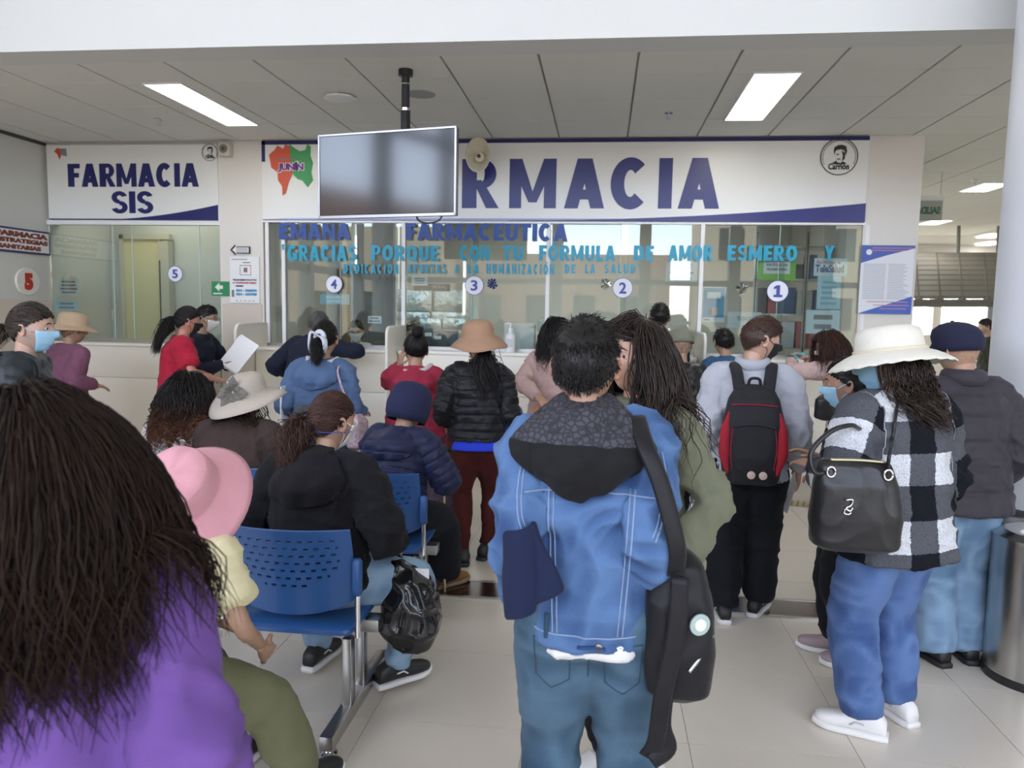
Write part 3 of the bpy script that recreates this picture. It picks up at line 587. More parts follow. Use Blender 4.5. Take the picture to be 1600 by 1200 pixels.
# ------------------------------------------------------------------ head
HR = V3(.076, .097, .118)
def head_pt(d):
    """surface of a head for unit directions d (n,3); +y is the face"""
    d = nrm(d); x, y, z = d[:, 0], d[:, 1], d[:, 2]; p = d*HR; t = np.clip(-z, 0, 1); fr = np.clip(y, 0, 1); bk = np.clip(-y, 0, 1)
    p[:, 0] *= 1-.30*t**1.4; p[:, 1] *= 1-.50*bk*t**.9+.04*bk*(1-t); p[:, 1] *= 1-.06*fr*np.clip(z, 0, 1)
    g = lambda a, b, c_, s1, s2: np.exp(-((a-b)/s1)**2-((z-c_)/s2)**2)*(y > 0)
    ax = np.abs(x)
    nose = np.exp(-(x/.14)**2)*np.where(z > -.26, np.exp(-((z+.26)/.26)**2), np.exp(-((z+.26)/.07)**2))*(y > 0)
    p[:, 1] += .024*nose+.006*g(x, 0, -.47, .26, .05)+.007*g(x, 0, -.58, .22, .05)+.009*g(x, 0, -.85, .3, .14)+.004*g(x, 0, .22, .6, .09)
    p[:, 1] -= .010*g(ax, .38, .03, .17, .11); p[:, 0] += np.sign(x)*.004*np.exp(-((z+.15)/.2)**2)*(y > -.1)*(y < .7)
    return p
def sph_dirs(nu, nv):
    th = np.linspace(0, PI, nv); ph = np.linspace(0, 2*PI, nu, endpoint=False); T, Pq = np.meshgrid(th, ph, indexing='ij')
    d = np.stack([np.sin(T)*np.cos(Pq), np.sin(T)*np.sin(Pq), np.cos(T)], -1).reshape(-1, 3); f = []
    for j in range(nv-1):
        for k in range(nu): a, b = j*nu+k, j*nu+(k+1) % nu; f.append((a, a+nu, b+nu, b))
    return d, np.array(f)
HD, HF = sph_dirs(50, 40); HV = head_pt(HD)
def hairline(d, style=0):
    y = d[:, 1]; hz_ = np.where(y > .2, .10+(.50-.10)*((y-.2)/.8), np.where(y > -.25, .10-.35*((.2-y)/.45), -.25-.38*((-.25-y)/.75)))
    return d[:, 2]-hz_
# ------------------------------------------------------------------ hands (s=thumb side, f=fingers, n=palm)
def hand_template(curl, spread=1.0, thumb=.6):
    mb = MB()
    loft(mb, [ring(V3(0, f_, 0), V3(1, 0, 0), V3(0, 0, 1), w_, t_, 14) for f_, w_, t_ in ((-.03, .024, .019), (0, .026, .019), (.03, .037, .018), (.06, .041, .016), (.088, .040, .013), (.096, .034, .009))])
    for s0, L_, a in ((-.031, .064, -.10), (-.0105, .078, -.02), (.011, .083, .04), (.031, .073, .12)):
        p = V3(s0, .082, 0); pts = [p]; ang = curl*.35
        for k, q in enumerate((.42, .32, .26)):
            p = p+L_*q*1.15*V3(math.sin(a*spread)*math.cos(ang), math.cos(ang), math.sin(ang)); pts.append(p); ang += curl*(.75 if k == 0 else .65)
        limb(mb, pts, [.0095, .0092, .0085, .0072], 8, 12)
    p0 = V3(.026, .022, .004); limb(mb, [p0, p0+V3(.022, .024, .006+.012*thumb), p0+V3(.034, .050, .010+.026*thumb), p0+V3(.036-.012*thumb, .072, .014+.034*thumb)], [.0125, .0115, .0105, .0085], 8, 12)
    me = remesh(mb, .0055, 2); v = get_co(me); f = [tuple(p.vertices) for p in me.polygons]; bpy.data.meshes.remove(me)
    return v, f
HANDS = {'relaxed': hand_template(.45), 'grip': hand_template(1.35, .6, 1.0), 'flat': hand_template(.12, 1.2, .2)}
# ------------------------------------------------------------------ cloth
def cloth(name, col, rough=.85, kind='cotton', light=None, sheen=.04):
    if name in MATS: return MATS[name]
    m, t, b = _new(name); b.inputs['Roughness'].default_value = rough; b.inputs['Sheen Weight'].default_value = sheen; b.inputs['Sheen Roughness'].default_value = .5
    b.inputs['Specular IOR Level'].default_value = .12 if kind not in ('nylon', 'leather') else (.22 if kind == 'nylon' else .4)
    N = t.nodes.new; L = t.links.new; tc = N('ShaderNodeTexCoord'); sc_, st, ds = {'cotton': (380, .25, .001), 'denim': (520, .5, .0012), 'fleece': (140, .9, .004), 'knit': (90, .9, .004), 'nylon': (40, .25, .003), 'leather': (160, .3, .0015)}[kind]
    n1 = N('ShaderNodeTexNoise'); n1.inputs['Scale'].default_value = sc_; n1.inputs['Detail'].default_value = 2; L(tc.outputs['Object'], n1.inputs[0])
    n2 = N('ShaderNodeTexNoise'); n2.inputs['Scale'].default_value = 7; n2.inputs['Detail'].default_value = 5; L(tc.outputs['Object'], n2.inputs[0])
    lt = light or tuple(min(1, c*1.25+.004) for c in col); dk = tuple(c*.78 for c in col)
    m1 = N('ShaderNodeMixRGB'); m1.inputs[1].default_value = (*dk, 1); m1.inputs[2].default_value = (*lt, 1)
    fac = N('ShaderNodeMath'); fac.operation = 'MULTIPLY_ADD'; L(n1.outputs[0], fac.inputs[0]); fac.inputs[1].default_value = .45
    if kind == 'denim':
        at = N('ShaderNodeAttribute'); at.attribute_name = 'wear'; f2 = N('ShaderNodeMath'); f2.operation = 'MULTIPLY_ADD'; L(at.outputs['Fac'], f2.inputs[0]); f2.inputs[1].default_value = .7
        f3 = N('ShaderNodeMath'); f3.operation = 'MULTIPLY_ADD'; L(n2.outputs[0], f3.inputs[0]); f3.inputs[1].default_value = .5; f3.inputs[2].default_value = -.35; L(f3.outputs[0], f2.inputs[2]); L(f2.outputs[0], fac.inputs[2])
    else:
        f3 = N('ShaderNodeMath'); f3.operation = 'MULTIPLY'; L(n2.outputs[0], f3.inputs[0]); f3.inputs[1].default_value = .5; L(f3.outputs[0], fac.inputs[2])
    L(fac.outputs[0], m1.inputs[0]); L(m1.outputs[0], b.inputs['Base Color'])
    bp = N('ShaderNodeBump'); bp.inputs['Strength'].default_value = st; bp.inputs['Distance'].default_value = ds; L(n1.outputs[0], bp.inputs['Height']); L(bp.outputs[0], b.inputs['Normal'])
    MATS[name] = m; return m
def skin_mat(name, col):
    if name in MATS: return MATS[name]
    m, t, b = _new(name); b.inputs['Roughness'].default_value = .48; b.inputs['Subsurface Weight'].default_value = .08; b.inputs['Subsurface Radius'].default_value = (.01, .004, .002); b.inputs['Subsurface Scale'].default_value = .5
    N = t.nodes.new; L = t.links.new; tc = N('ShaderNodeTexCoord'); n = N('ShaderNodeTexNoise'); n.inputs['Scale'].default_value = 14; n.inputs['Detail'].default_value = 5; L(tc.outputs['Object'], n.inputs[0])
    mx = N('ShaderNodeMixRGB'); mx.inputs[1].default_value = (*[c*.85 for c in col], 1); mx.inputs[2].default_value = (*[c*1.12 for c in col], 1); L(n.outputs[0], mx.inputs[0])
    at = N('ShaderNodeAttribute'); at.attribute_name = 'lip'; m2 = N('ShaderNodeMixRGB'); m2.inputs[2].default_value = (col[0]*.85, col[1]*.42, col[2]*.42, 1); L(at.outputs['Fac'], m2.inputs[0]); L(mx.outputs[0], m2.inputs[1]); L(m2.outputs[0], b.inputs['Base Color'])
    MATS[name] = m; return m
def hair_mat(name, dark, light, rough=.42, spec=.3):
    if name in MATS: return MATS[name]
    m, t, b = _new(name); b.inputs['Roughness'].default_value = rough; b.inputs['Specular IOR Level'].default_value = spec
    at = t.nodes.new('ShaderNodeAttribute'); at.attribute_name = 'rnd'; mx = t.nodes.new('ShaderNodeMixRGB'); mx.inputs[1].default_value = (*dark, 1); mx.inputs[2].default_value = (*light, 1)
    t.links.new(at.outputs['Fac'], mx.inputs[0]); t.links.new(mx.outputs[0], b.inputs['Base Color']); MATS[name] = m; return m
HBLACK = hair_mat('hair_black', (.006, .005, .005), (.022, .018, .017)); HBROWN = hair_mat('hair_dark_brown', (.014, .008, .006), (.055, .028, .018)); HAUB = hair_mat('hair_auburn', (.03, .010, .005), (.16, .055, .025)); HGREY = hair_mat('hair_grey', (.05, .05, .05), (.22, .21, .2)); HCHEST = hair_mat('hair_chestnut', (.03, .012, .008), (.10, .045, .03))
# ------------------------------------------------------------------ shoes: template along +y, heel at -.09
def shoe_parts(boot=0):
    up, so = MB(), MB(); st = [(-.098, .026, .050), (-.085, .033, .072), (-.05, .036, .088+boot), (-.01, .036, .092+boot*.6), (.03, .038, .072), (.07, .043, .054), (.11, .043, .046), (.14, .036, .040), (.158, .020, .032)]
    loft(up, [ring(V3(0, y, .018+h/2), V3(1, 0, 0), V3(0, 0, 1), w, h/2, 16, 2.6) for y, w, h in st])
    loft(so, [ring(V3(0, y, .012+max(0, (y-.1)*.12)), V3(1, 0, 0), V3(0, 0, 1), w+.006, .0135, 16, 4) for y, w, h in [(-.106, .024, 0)]+st+[(.167, .016, 0)]])
    a, b = up.mesh('shoe'), so.mesh('sole')
    for m in (a, b): m.polygons.foreach_set('use_smooth', [True]*len(m.polygons))
    return a, b
SHOE_UP, SHOE_SO = shoe_parts()
def ikp(a, c, l1, l2, hint):
    d = c-a; L0 = np.linalg.norm(d); dn = d/L0; L_ = min(L0, (l1+l2)*.998); c = a+dn*L_
    x = (l1*l1-l2*l2+L_*L_)/(2*L_); h = math.sqrt(max(l1*l1-x*x, 0)); hv = hint-dn*hint.dot(dn); return a+dn*x+nrm(hv)*h, c
class Person:
    def __init__(s, label, loc, yaw=0, H=1.58, b=1.0, skin=(.42, .25, .17), lean=2, hunch=6, side=0, head=(0, 6, 0), sit=None, lw=None, rw=None, lh=None, rh=None, la=None, ra=None, lk=None, rk=None, lf=8, rf=-8, hands=('relaxed', 'relaxed'), twist=0, hs=1.0, hipw=1.0, lhand=None, rhand=None, neck=1.0, nhands=True):
        s.H, s.b, s.hs = H, b, hs
        s.root = root('person', label, 'person', (loc[0], loc[1], 0), R(yaw), None); s.skin = skin_mat('skin_%02d%02d' % (skin[0]*100, skin[1]*100), skin)
        pz = sit+.085 if sit else .525*H; s.P = V3(0, 0, pz); L = .302*H; s.L = L; n = 24
        th = np.linspace(R(lean), R(lean+hunch), n); sd = np.linspace(0, R(side), n); D = np.stack([np.sin(sd), np.sin(th)*np.cos(sd), np.cos(th)*np.cos(sd)], -1)
        pos = s.P+np.vstack([np.zeros(3), np.cumsum(D[:-1]*L/(n-1), 0)]); s.sp, s.sd, s.tw = pos, D, R(twist)
        s.C7 = pos[-1]; s.topdir = D[-1]
        # head
        s.HM = rotm(*head); nb = s.C7+D[-1]*.006*H; s.nb = nb; s.hc = nb+D[-1]*.035*H*neck+s.HM @ V3(0, .022, .102)*hs
        # arms
        r_ = s.frame(.9)[1]; c = s.spine(.9); lu, lf_ = .172*H, .148*H; s.sh = {}; s.el = {}; s.wr = {}
        for k, sg, w, h in (('l', -1, lw, lh), ('r', 1, rw, rh)):
            sh = c+r_*sg*.101*H*b**.6; w = V3(*w) if w is not None else sh+V3(sg*.025, .06, -.305*H); hint = V3(*h) if h is not None else V3(sg*.2, -1, -.2)
            s.sh[k] = sh; s.el[k], s.wr[k] = ikp(sh, w, lu, lf_, hint)
        # legs
        s.hip = {}; s.kn = {}; s.an = {}; s.fy = {'l': lf, 'r': rf}
        for k, sg, a, h in (('l', -1, la, lk), ('r', 1, ra, rk)):
            hp = s.P+V3(sg*.052*H*hipw, 0, 0); a = V3(*a) if a is not None else (V3(sg*.085, .0, .075) if not sit else V3(sg*.10, .44, .075)); hint = V3(*h) if h is not None else (V3(sg*.15, 1, 0) if not sit else V3(sg*.25, .5, 1))
            s.hip[k] = hp; s.kn[k], s.an[k] = ikp(hp, a, .245*H, .245*H, hint)
        s.hands = hands; s.caps = []
        # body: one continuous surface, plus head and hands carried on it
        mb = MB(); q = .90
        s.torso(mb, [(-.2, .070, .05), (0, .088, .06), (.3, .068, .05), (.6, .076, .055), (.8, .082, .056), (.92, .072, .045), (1.0, .042, .038)], 0)
        for k in 'lr': s.sleeve(mb, k, [.026*H]*2+[.028*H, .024*H, .021*H, .0165*H], 1.0); s.leg(mb, k, [.046*H, .044*H, .031*H, .03*H, .019*H], 1.0)
        limb(mb, [s.C7-D[-1]*.03, s.nb+D[-1]*.01, s.hc+s.HM @ V3(0, -.022, -.06)*hs], [.056*b**.3, .050*b**.3, .050*b**.3], 14, 8)
        me = remesh(mb, .021, 3); v = [get_co(me)]; f = [tuple(p.vertices) for p in me.polygons]; n0 = len(v[0]); bpy.data.meshes.remove(me)
        lipv = np.exp(-(HD[:, 0]/.24)**2-((HD[:, 2]+.52)/.085)**2)*(HD[:, 1] > .3); hv = s.hc+(HV*hs) @ s.HM.T; v.append(hv); f += [tuple(i+n0 for i in q_) for q_ in HF]; n0 += len(hv); lip = [np.zeros(len(v[0])), np.clip(lipv*1.3, 0, 1)]
        for sg in (-1, 1):      # ears
            ed, ef = sph_dirs(14, 10); e = ed*V3(.011, .021, .032); e[:, 0] += np.where(ed[:, 1]**2+ed[:, 2]**2 < .45, -.004, .004); e = e @ rotm(sg*-22, 0, 0).T*V3(sg, 1, 1) @ rotm(0, -8, 0).T+V3(sg*.077, -.008, -.006)
            v.append(s.hc+(e*hs) @ s.HM.T); f += [tuple(i+n0 for i in q_) for q_ in ef]; n0 += len(e); lip.append(np.full(len(e), .12))
        for k, sg, hk, ov in (('l', -1, hands[0], lhand), ('r', 1, hands[1], rhand)):
            F = nrm(s.wr[k]-s.el[k]); Nn = V3(-sg, .15, 0) if abs(F[2]) > .6 else V3(-sg*.3, 0, -1)
            if ov is not None: F, Nn = nrm(V3(*ov[0])), V3(*ov[1])
            Nn = nrm(Nn-F*F.dot(Nn)); S = np.cross(F, Nn)*-1; ref = V3(0, 1, 0) if abs(F[2]) > .5 else V3(-sg, 0, .3)
            S = np.cross(Nn, F)*(1 if sg < 0 else -1) if ov is not None and len(ov) < 3 else (S if S.dot(ref) > 0 else -S)
            hvv, hf = HANDS[hk]; sc_ = H/1.70; w = s.wr[k]+F*.012; s.__dict__['hp_'+k] = w+F*.07+Nn*.012
            v.append(w+sc_*(hvv[:, :1]*S+hvv[:, 1:2]*F+hvv[:, 2:3]*Nn)); f += [tuple(i+n0 for i in q_) for q_ in hf]; n0 += len(hvv); lip.append(np.zeros(len(hvv)))
        me = bpy.data.meshes.new('body'); me.from_pydata(np.vstack(v).tolist(), [], f); me.update(); set_attr(me, 'lip', np.concatenate(lip)); me.materials.append(s.skin)
        link('body', me, None, s.root, smooth=True)
    def spine(s, t):
        if t <= 0: return s.P+s.sd[0]*t*s.L
        if t >= 1: return s.C7+s.sd[-1]*(t-1)*s.L
        i = t*(len(s.sp)-1); k = int(i); u = i-k; return s.sp[k]*(1-u)+s.sp[min(k+1, len(s.sp)-1)]*u
    def frame(s, t):
        k = int(np.clip(t, 0, 1)*(len(s.sd)-1)); up = s.sd[k]; a = s.tw*np.clip(t, 0, 1); r_ = V3(math.cos(a), math.sin(a), 0); r_ = nrm(r_-up*up.dot(r_)); return up, r_, np.cross(up, r_)
    def torso(s, mb, st, ease, n=28, sub=5, belly=0.0, wmul=1.0, dmul=1.0):
        rs = []; t = np.array([q[0] for q in st]); hw = np.array([q[1] for q in st]); hd = np.array([q[2] for q in st]); fo = np.array([q[3] if len(q) > 3 else 0 for q in st]); tt = np.unique(np.concatenate([np.linspace(a, b_, sub+1) for a, b_ in zip(t[:-1], t[1:])]))
        for q in tt:
            up, r_, f_ = s.frame(q); e = ease*min(1, max(.3, (1.03-q)*6)); bb = belly*math.exp(-((q-.3)/.3)**2)
            rs.append(ring(s.spine(q)+f_*(np.interp(q, t, fo)*s.H+bb*.5), r_, f_, np.interp(q, t, hw)*s.H*s.b*wmul+e, np.interp(q, t, hd)*s.H*s.b*dmul+e+bb*.5, n))
        loft(mb, rs)
    def sleeve(s, mb, k, rad, upto=1.0, wrist=None):
        sg = -1 if k == 'l' else 1; c0 = s.spine(.93)+s.frame(.93)[1]*sg*.035*s.H; sh, el, wr = s.sh[k], s.el[k], s.wr[k]
        e = el+(wr-el)*(upto if upto <= 1 else 1)
        pts = [c0, sh+(0, 0, .0), (sh+el)/2, el*.96+(sh+wr)*.02, (el+e)/2, e] if upto > .05 else [c0, sh, sh*.8+el*.2, sh*.62+el*.38, sh*.48+el*.52, sh*.38+el*.62]
        return limb(mb, pts, rad if upto > .05 else [rad[0], rad[1], rad[1], rad[2]*1.02, rad[2]*1.04, rad[2]*1.06], 14, 30)
    def leg(s, mb, k, rad, upto=1.0):
        h, kn, an = s.hip[k], s.kn[k], s.an[k]; e = kn+(an-kn)*upto; return limb(mb, [h, (h+kn)/2, kn*.97+(h+an)*.015, (kn+e)/2, e], rad, 16, 34)
    # ---- garments
    def coords(s, v, segs):
        best = np.full(len(v), 1e9); gu = np.zeros(len(v)); gv = np.zeros(len(v)); wh = np.zeros(len(v), int)
        for i, (P, r) in enumerate(segs):
            P = np.asarray(P); l0 = 0
            for a, b_ in zip(P[:-1], P[1:]):
                d = b_-a; L = np.linalg.norm(d); d = d/L; t = np.clip((v-a) @ d, 0, L); c = a+t[:, None]*d; q = v-c; ds = np.linalg.norm(q, axis=1)-r; m = ds < best
                if m.any():
                    up = V3(0, -1, 0) if abs(d[1]) < .8 else V3(0, 0, 1); e1 = nrm(np.cross(d, up)); e2 = np.cross(e1, d)
                    best[m] = ds[m]; gv[m] = l0+t[m]; gu[m] = np.arctan2(q[m] @ e1, q[m] @ e2)*max(r, .05); wh[m] = i
                l0 += L
        return gu, gv, wh
    def finish(s, name, mb, m, segs, vox=.012, it=5, wr=.006, quilt=None, seed=0, joints=(), wscale=1.0, parent=None, fuzz=0):
        me = remesh(mb, vox, it); v = get_co(me); n = get_no(me); gu, gv, wh = s.coords(v, segs)
        q = v*V3(7, 7, 13)*wscale; w = 1-np.abs(2*vnoise(q+2.2*vnoise(v*6, seed+3)[:, None], seed)-1); w2 = 1-np.abs(2*vnoise(q*2.1, seed+1)-1)
        boost = np.full(len(v), .55)
        for c, rr, am in joints: boost += am*np.exp(-(np.linalg.norm(v-c, axis=1)/rr)**2)
        w3 = 1-np.abs(2*vnoise(v*V3(16, 16, 9)*wscale+3*vnoise(v*5, seed+7)[:, None], seed+4)-1); fold = (w**2.2*.8+w2**2*.35+w3**4*.35-.4); d = wr*2.1*boost*fold
        if quilt:
            pit, amp = quilt; ph = np.abs(np.sin(PI*(gv+.008*(vnoise(v*9, seed+5)-.5))/pit)); d = d+amp*(np.minimum(ph*1.6, 1)**.7-1)+amp*.35*(vnoise(np.stack([gu*45, gv*8, wh*3.1], -1), seed+9)-.5)*np.minimum(ph*2, 1)
        if fuzz: d = d+fuzz*(vnoise(v*120, seed)-.5)
        set_co(me, v+n*d[:, None]); set_attr(me, 'gu', gu); set_attr(me, 'gv', gv); set_attr(me, 'part', wh); set_attr(me, 'wear', np.clip(fold*1.2+.3, 0, 1)); me.materials.append(m)
        o = link(name, me, None, parent or s.root, smooth=True); o.data.name = name
        return o
    def top(s, m, name='jacket', ease=.016, hem=-.12, hemw=.100, hemd=.070, vox=.013, sleeve=1.0, cuff=.026, wr=.008, quilt=None, seed=0, belly=0.0, arm=1.0, collar=.03, f=False, it=5, chest=1.0, wscale=1.0, fuzz=0):
        mb = MB(); H = s.H; w = .074 if f else .080
        st = [(hem, hemw, hemd), (0, hemw*.99, .070), (.3, max(w, hemw*.86), .062), (.6, .086*chest, .063), (.8, .092*chest, .063), (.91, .078, .050), (.965, .058, .044), (1.0, .044, .041), (1.0+collar/s.L, .042, .042)]
        s.torso(mb, st, ease, belly=belly); e = ease*.8
        rad = np.array([.030, .0335, .0305, .0265, .0235, cuff*.85])*H*arm*s.b**.5+e; rad[-1] -= e*.6
        segs = [([s.spine(hem), s.spine(.3), s.spine(.95)], .09*H*s.b)]
        for k in 'lr':
            s.sleeve(mb, k, rad, sleeve)
            segs.append(([s.sh[k], s.el[k], s.wr[k]], .04*H)); s.caps.append((s.sh[k], s.el[k], .045*H))
        s.caps += [(s.spine(-.1), s.spine(.85), .075*H*s.b), (s.sh['l'], s.sh['r'], .04*H*s.b)]
        J = [(s.el[k], .13, .9) for k in 'lr']+[(s.sh[k]-V3(0, 0, .06), .11, .5) for k in 'lr']+[(s.spine(.15), .2, .4)]
        s.tm = s.finish(name, mb, m, segs, vox, it, wr, quilt, seed, J, wscale, fuzz=fuzz); s.bvh = None; return s.tm
    def trousers(s, m, name='trousers', ease=.010, ankle=.024, knee=.036, wr=.0062, vox=.018, upto=.96, seed=0, hipw=1.0, thigh=1.0, sitmul=1.0):
        mb = MB(); H = s.H; s.torso(mb, [(-.20, .075*hipw, .055), (-.08, .094*hipw, .066), (.02, .096*hipw, .066), (.18, .086*hipw, .060), (.26, .08*hipw, .056)], ease)
        rad = np.array([.062*hipw, .056*thigh, knee, (knee+ankle)/2+.004, ankle])*H*s.b**.6+ease
        segs = [([s.spine(-.2), s.spine(.25)], .09*H)]; J = []
        for k in 'lr': s.leg(mb, k, rad, upto); segs.append(([s.hip[k], s.kn[k], s.an[k]], .05*H)); J += [(s.kn[k], .16, .45), (s.an[k]+V3(0, 0, .05), .12, .9), (s.hip[k], .15, .4)]
        return s.finish(name, mb, m, segs, vox, 5, wr, None, seed, J, .8)
    def shoes(s, um, sm, tilt=0, lift=0, which='lr', lace=None):
        for k in which:
            a = s.an[k]; o = link('shoe', SHOE_UP.copy(), um, s.root, (a[0], a[1]+.01, max(0, a[2]-.075)+lift), (R(tilt), 0, R(s.fy[k]))); q = link('sole', SHOE_SO.copy(), sm, o)
            if lace is not None:
                mb = MB()
                for j in range(4): y = .02+.022*j; z = .098-.012*j-.002*j*j; mb.tube([(-.028, y, z-.018), (-.012, y, z), (.012, y, z), (.028, y, z-.018)], .003, 5)
                mb.build('laces', lace, o, smooth=True)
                for sx in (-1, 1): MB().tube([(sx*.036, -.02, .055), (sx*.039, .01, .06), (sx*.041, .03, .045)], .004, 5).build('side_stripe', lace, o, smooth=True)
    # ---- surface projection for seams, straps, pockets
    def hit(s, x, z, y=-1.5, dy=1, o=None):
        if s.bvh is None or o is not None:
            me = (o or s.tm).data; s.bvh = BVHTree.FromPolygons([tuple(p.co) for p in me.vertices], [tuple(p.vertices) for p in me.polygons])
        h = s.bvh.ray_cast(Vector((x, y, z)), Vector((0, dy, 0)))
        return V3(*h[0]) if h[0] is not None else None
    def pix(s, px, py, out=.006):
        s.hit(0, 0); mi = s.root.matrix_basis.inverted(); o_ = mi @ Vector((0, 0, CAMH)); d = (mi.to_3x3() @ _ray(px, py)).normalized(); h = s.bvh.ray_cast(o_, d); return V3(*(h[0]-d*out)) if h[0] is not None else None
    def seam(s, name, m, pts, r=.0025, out=.0015, n=30, flat=1.0, o=None, y=-1.5, dy=1):
        P = []; first = o
        for x, z in curve_pts([(p[0], p[1], 0) for p in pts], n)[:, :2]:
            h = s.hit(x, z, y, dy, first); first = None
            if h is not None: P.append(h-V3(0, dy*out, 0))
        if len(P) > 3: return MB().tube(P, r, 6, flat).build(name, m, s.root, smooth=True)
    def face(s, mask=None, glasses=None, brow=HBLACK, eyes=True):
        T = lambda p: s.hc+(np.asarray(p)*s.hs) @ s.HM.T
        if eyes:
            for sg in (-1, 1):
                d = nrm(V3(sg*.40, .9, .03)); c = head_pt(d[None])[0]-V3(0, .006, 0); ed, ef = sph_dirs(14, 10)
                e = np_mesh('eye', T(ed*.0115+c), ef); eo = link('eye', e, mat('eye_white', (.62, .58, .54), .2), s.root)
                ir = np_mesh('iris', T(ed*V3(.0058, .003, .0058)+c+V3(-.001*sg, .0102, 0)), ef); link('iris', ir, mat('iris_brown', (.012, .007, .005), .15), eo)
                ld, lf_ = sph_dirs(16, 24)
                for cond in (ld[:, 2] > .22, ld[:, 2] < -.42):
                    fk = np.array([q for q in lf_ if cond[list(q)].all()]); link('eyelid', np_mesh('eyelid', T(ld*.0128+c), fk), s.skin, eo)
                bd = [nrm(V3(sg*x, .9, z)) for x, z in ((.18, .19), (.36, .25), (.58, .20))]; bp = curve_pts([head_pt(q[None])[0]+V3(0, .001, 0) for q in bd], 8)
                v, f = tube_vf(T(bp), [.002, .004, .0045, .0045, .004, .0035, .0025, .001], 6, .5); MB().add(v, f).build('eyebrow', brow, s.root, smooth=True)
        if mask:
            nu, nv = 18, 12; az = np.linspace(-R(62), R(62), nu); zz = np.linspace(-.06, -.93, nv); g = []
            for j, z in enumerate(zz):
                for a in az:
                    q = nrm(V3(math.sin(a), math.cos(a), z/ max(.35, math.sqrt(max(.12, 1-z*z))))); p = head_pt(q[None])[0]; k = math.cos(a*1.35); p = p*1.03+V3(0, .010*k*math.exp(-((z+.35)/.4)**2)+.004*(j % 3 == 0)*(k > .3), 0); g.append(p)
            f = [(j*nu+i, j*nu+i+1, (j+1)*nu+i+1, (j+1)*nu+i) for j in range(nv-1) for i in range(nu-1)]
            mk = link('face_mask', np_mesh('face_mask', T(np.array(g)), f), mask, s.root); so = mk.modifiers.new('t', 'SOLIDIFY'); so.thickness = .002; so.offset = 0
            for sg in (-1, 1):
                for j in (1, nv-2):
                    a = g[j*nu+(nu-1 if sg > 0 else 0)]; MB().tube(T(curve_pts([a, (a+V3(sg*.086, -.005, .0))/2+V3(sg*.006, .01, 0), V3(sg*.084, -.012, .018 if j == 1 else -.03)], 10)), .0018, 5).build('ear_loop', mask, mk, smooth=True)
        if glasses:
            for sg in (-1, 1):
                a = np.linspace(0, 2*PI, 20); P = [V3(sg*.033+.022*math.cos(t), .104, .006+.017*math.sin(t)) for t in a]; MB().tube(T(P), .0016, 5).build('glasses_rim', glasses, s.root, smooth=True)
                MB().tube(T([V3(sg*.055, .102, .01), V3(sg*.078, .06, .012), V3(sg*.083, -.01, .012)]), .0016, 5).build('glasses_temple', glasses, s.root, smooth=True)
            MB().tube(T([V3(-.012, .106, .008), V3(0, .108, .011), V3(.012, .106, .008)]), .0016, 5).build('glasses_bridge', glasses, s.root, smooth=True)
    # ---- hair
    def cap(s, off=.008, low=0.0, nu=64, nv=48):
        d, f = sph_dirs(nu, nv); hl = hairline(d)+low; keep = hl > -.02; f = np.array([q for q in f if keep[list(q)].all()]); v = head_pt(d)*1.0; e = np.clip(hl/.18, 0, 1)**.5; v = v+d*(off*e)[:, None]+d*(.004*(vnoise(d*14)-.5)*e)[:, None]
        used = np.unique(f); mp = -np.ones(len(v), int); mp[used] = np.arange(len(used)); return v[used], mp[f]
    def roots(s, n, low=0.0, seed=1):
        g = np.random.default_rng(seed); d = nrm(g.normal(size=(n*4, 3))); d = d[hairline(d)+low > 0][:n]; return d, g
    def hair(s, m, style='short', n=900, length=.03, r=.0016, seed=1, low=0.0, off=.009, tie=None, wave=.0, wl=.07, tail=.3, name='hair', spread=.035, drift=(0, 0, 0), part=0.0, capo=True, curl=0.0, S=None, hatz=None, taildir=(0, -.35, -1)):
        T = lambda p: s.hc+(np.asarray(p)*s.hs) @ s.HM.T; d, g = s.roots(n, low, seed); d = d[d[:, 2] < hatz] if hatz is not None else d; capo = capo and hatz is None; N = len(d); base = head_pt(d)
        if style == 'short':
            S = S or 4; dirn = nrm(d*.30+V3(0, -.05, -.55)*np.clip(1.1-d[:, 2:3], 0, 1)+np.stack([np.zeros(N), np.where(d[:, 2] > .5, .55, -.05), np.zeros(N)], -1)+g.normal(size=(N, 3))*.2); L = length*g.uniform(.6, 1.25, N)*np.clip((d[:, 2]-.05)*1.6, .28, 1.1)
            t = np.linspace(0, 1, S)[None, :, None]; P = base[:, None]+d[:, None]*(off*.75)+dirn[:, None]*(L[:, None, None]*t)+V3(0, 0, -1)*(L[:, None, None]*.35*t*t); P = T(P.reshape(-1, 3)).reshape(N, S, 3)
        elif style in ('tail', 'bun'):
            S1 = 5; tie = nrm(V3(*(tie or (0, -1, .15)))); t = np.linspace(0, 1, S1)[None, :, None]; D = nrm(d[:, None]*(1-t)+tie*t+1e-6); P1 = head_pt(D.reshape(-1, 3)).reshape(N, S1, 3)+D*(off+.004*g.random((N, 1, 1)))
            tp = T((head_pt(tie[None])[0]+tie*.018)[None])[0]; P = T(P1.reshape(-1, 3)).reshape(N, S1, 3); s.tie = tp
            if style == 'tail':
                S2 = 7; t2 = np.linspace(0, 1, S2)[None, :, None]; L = tail*g.uniform(.7, 1.05, N)[:, None, None]; td = nrm(V3(*taildir)); o = g.normal(size=(N, 3))*spread; o2 = o[:, None]*np.clip(t2*3, 0, 1)*(1-.35*t2)
                out = s.HM @ tie; Q = tp+out*.03*np.sin(t2*PI*.5)+td*L*t2+o2; ph = g.random(N)[:, None, None]*6.28; Q = Q+wave*np.concatenate([np.sin(t2*tail/wl*6.28+ph), np.cos(t2*tail/wl*6.28+ph)*.7, np.zeros_like(t2+ph)], -1)*np.clip(t2*2.5, 0, 1)
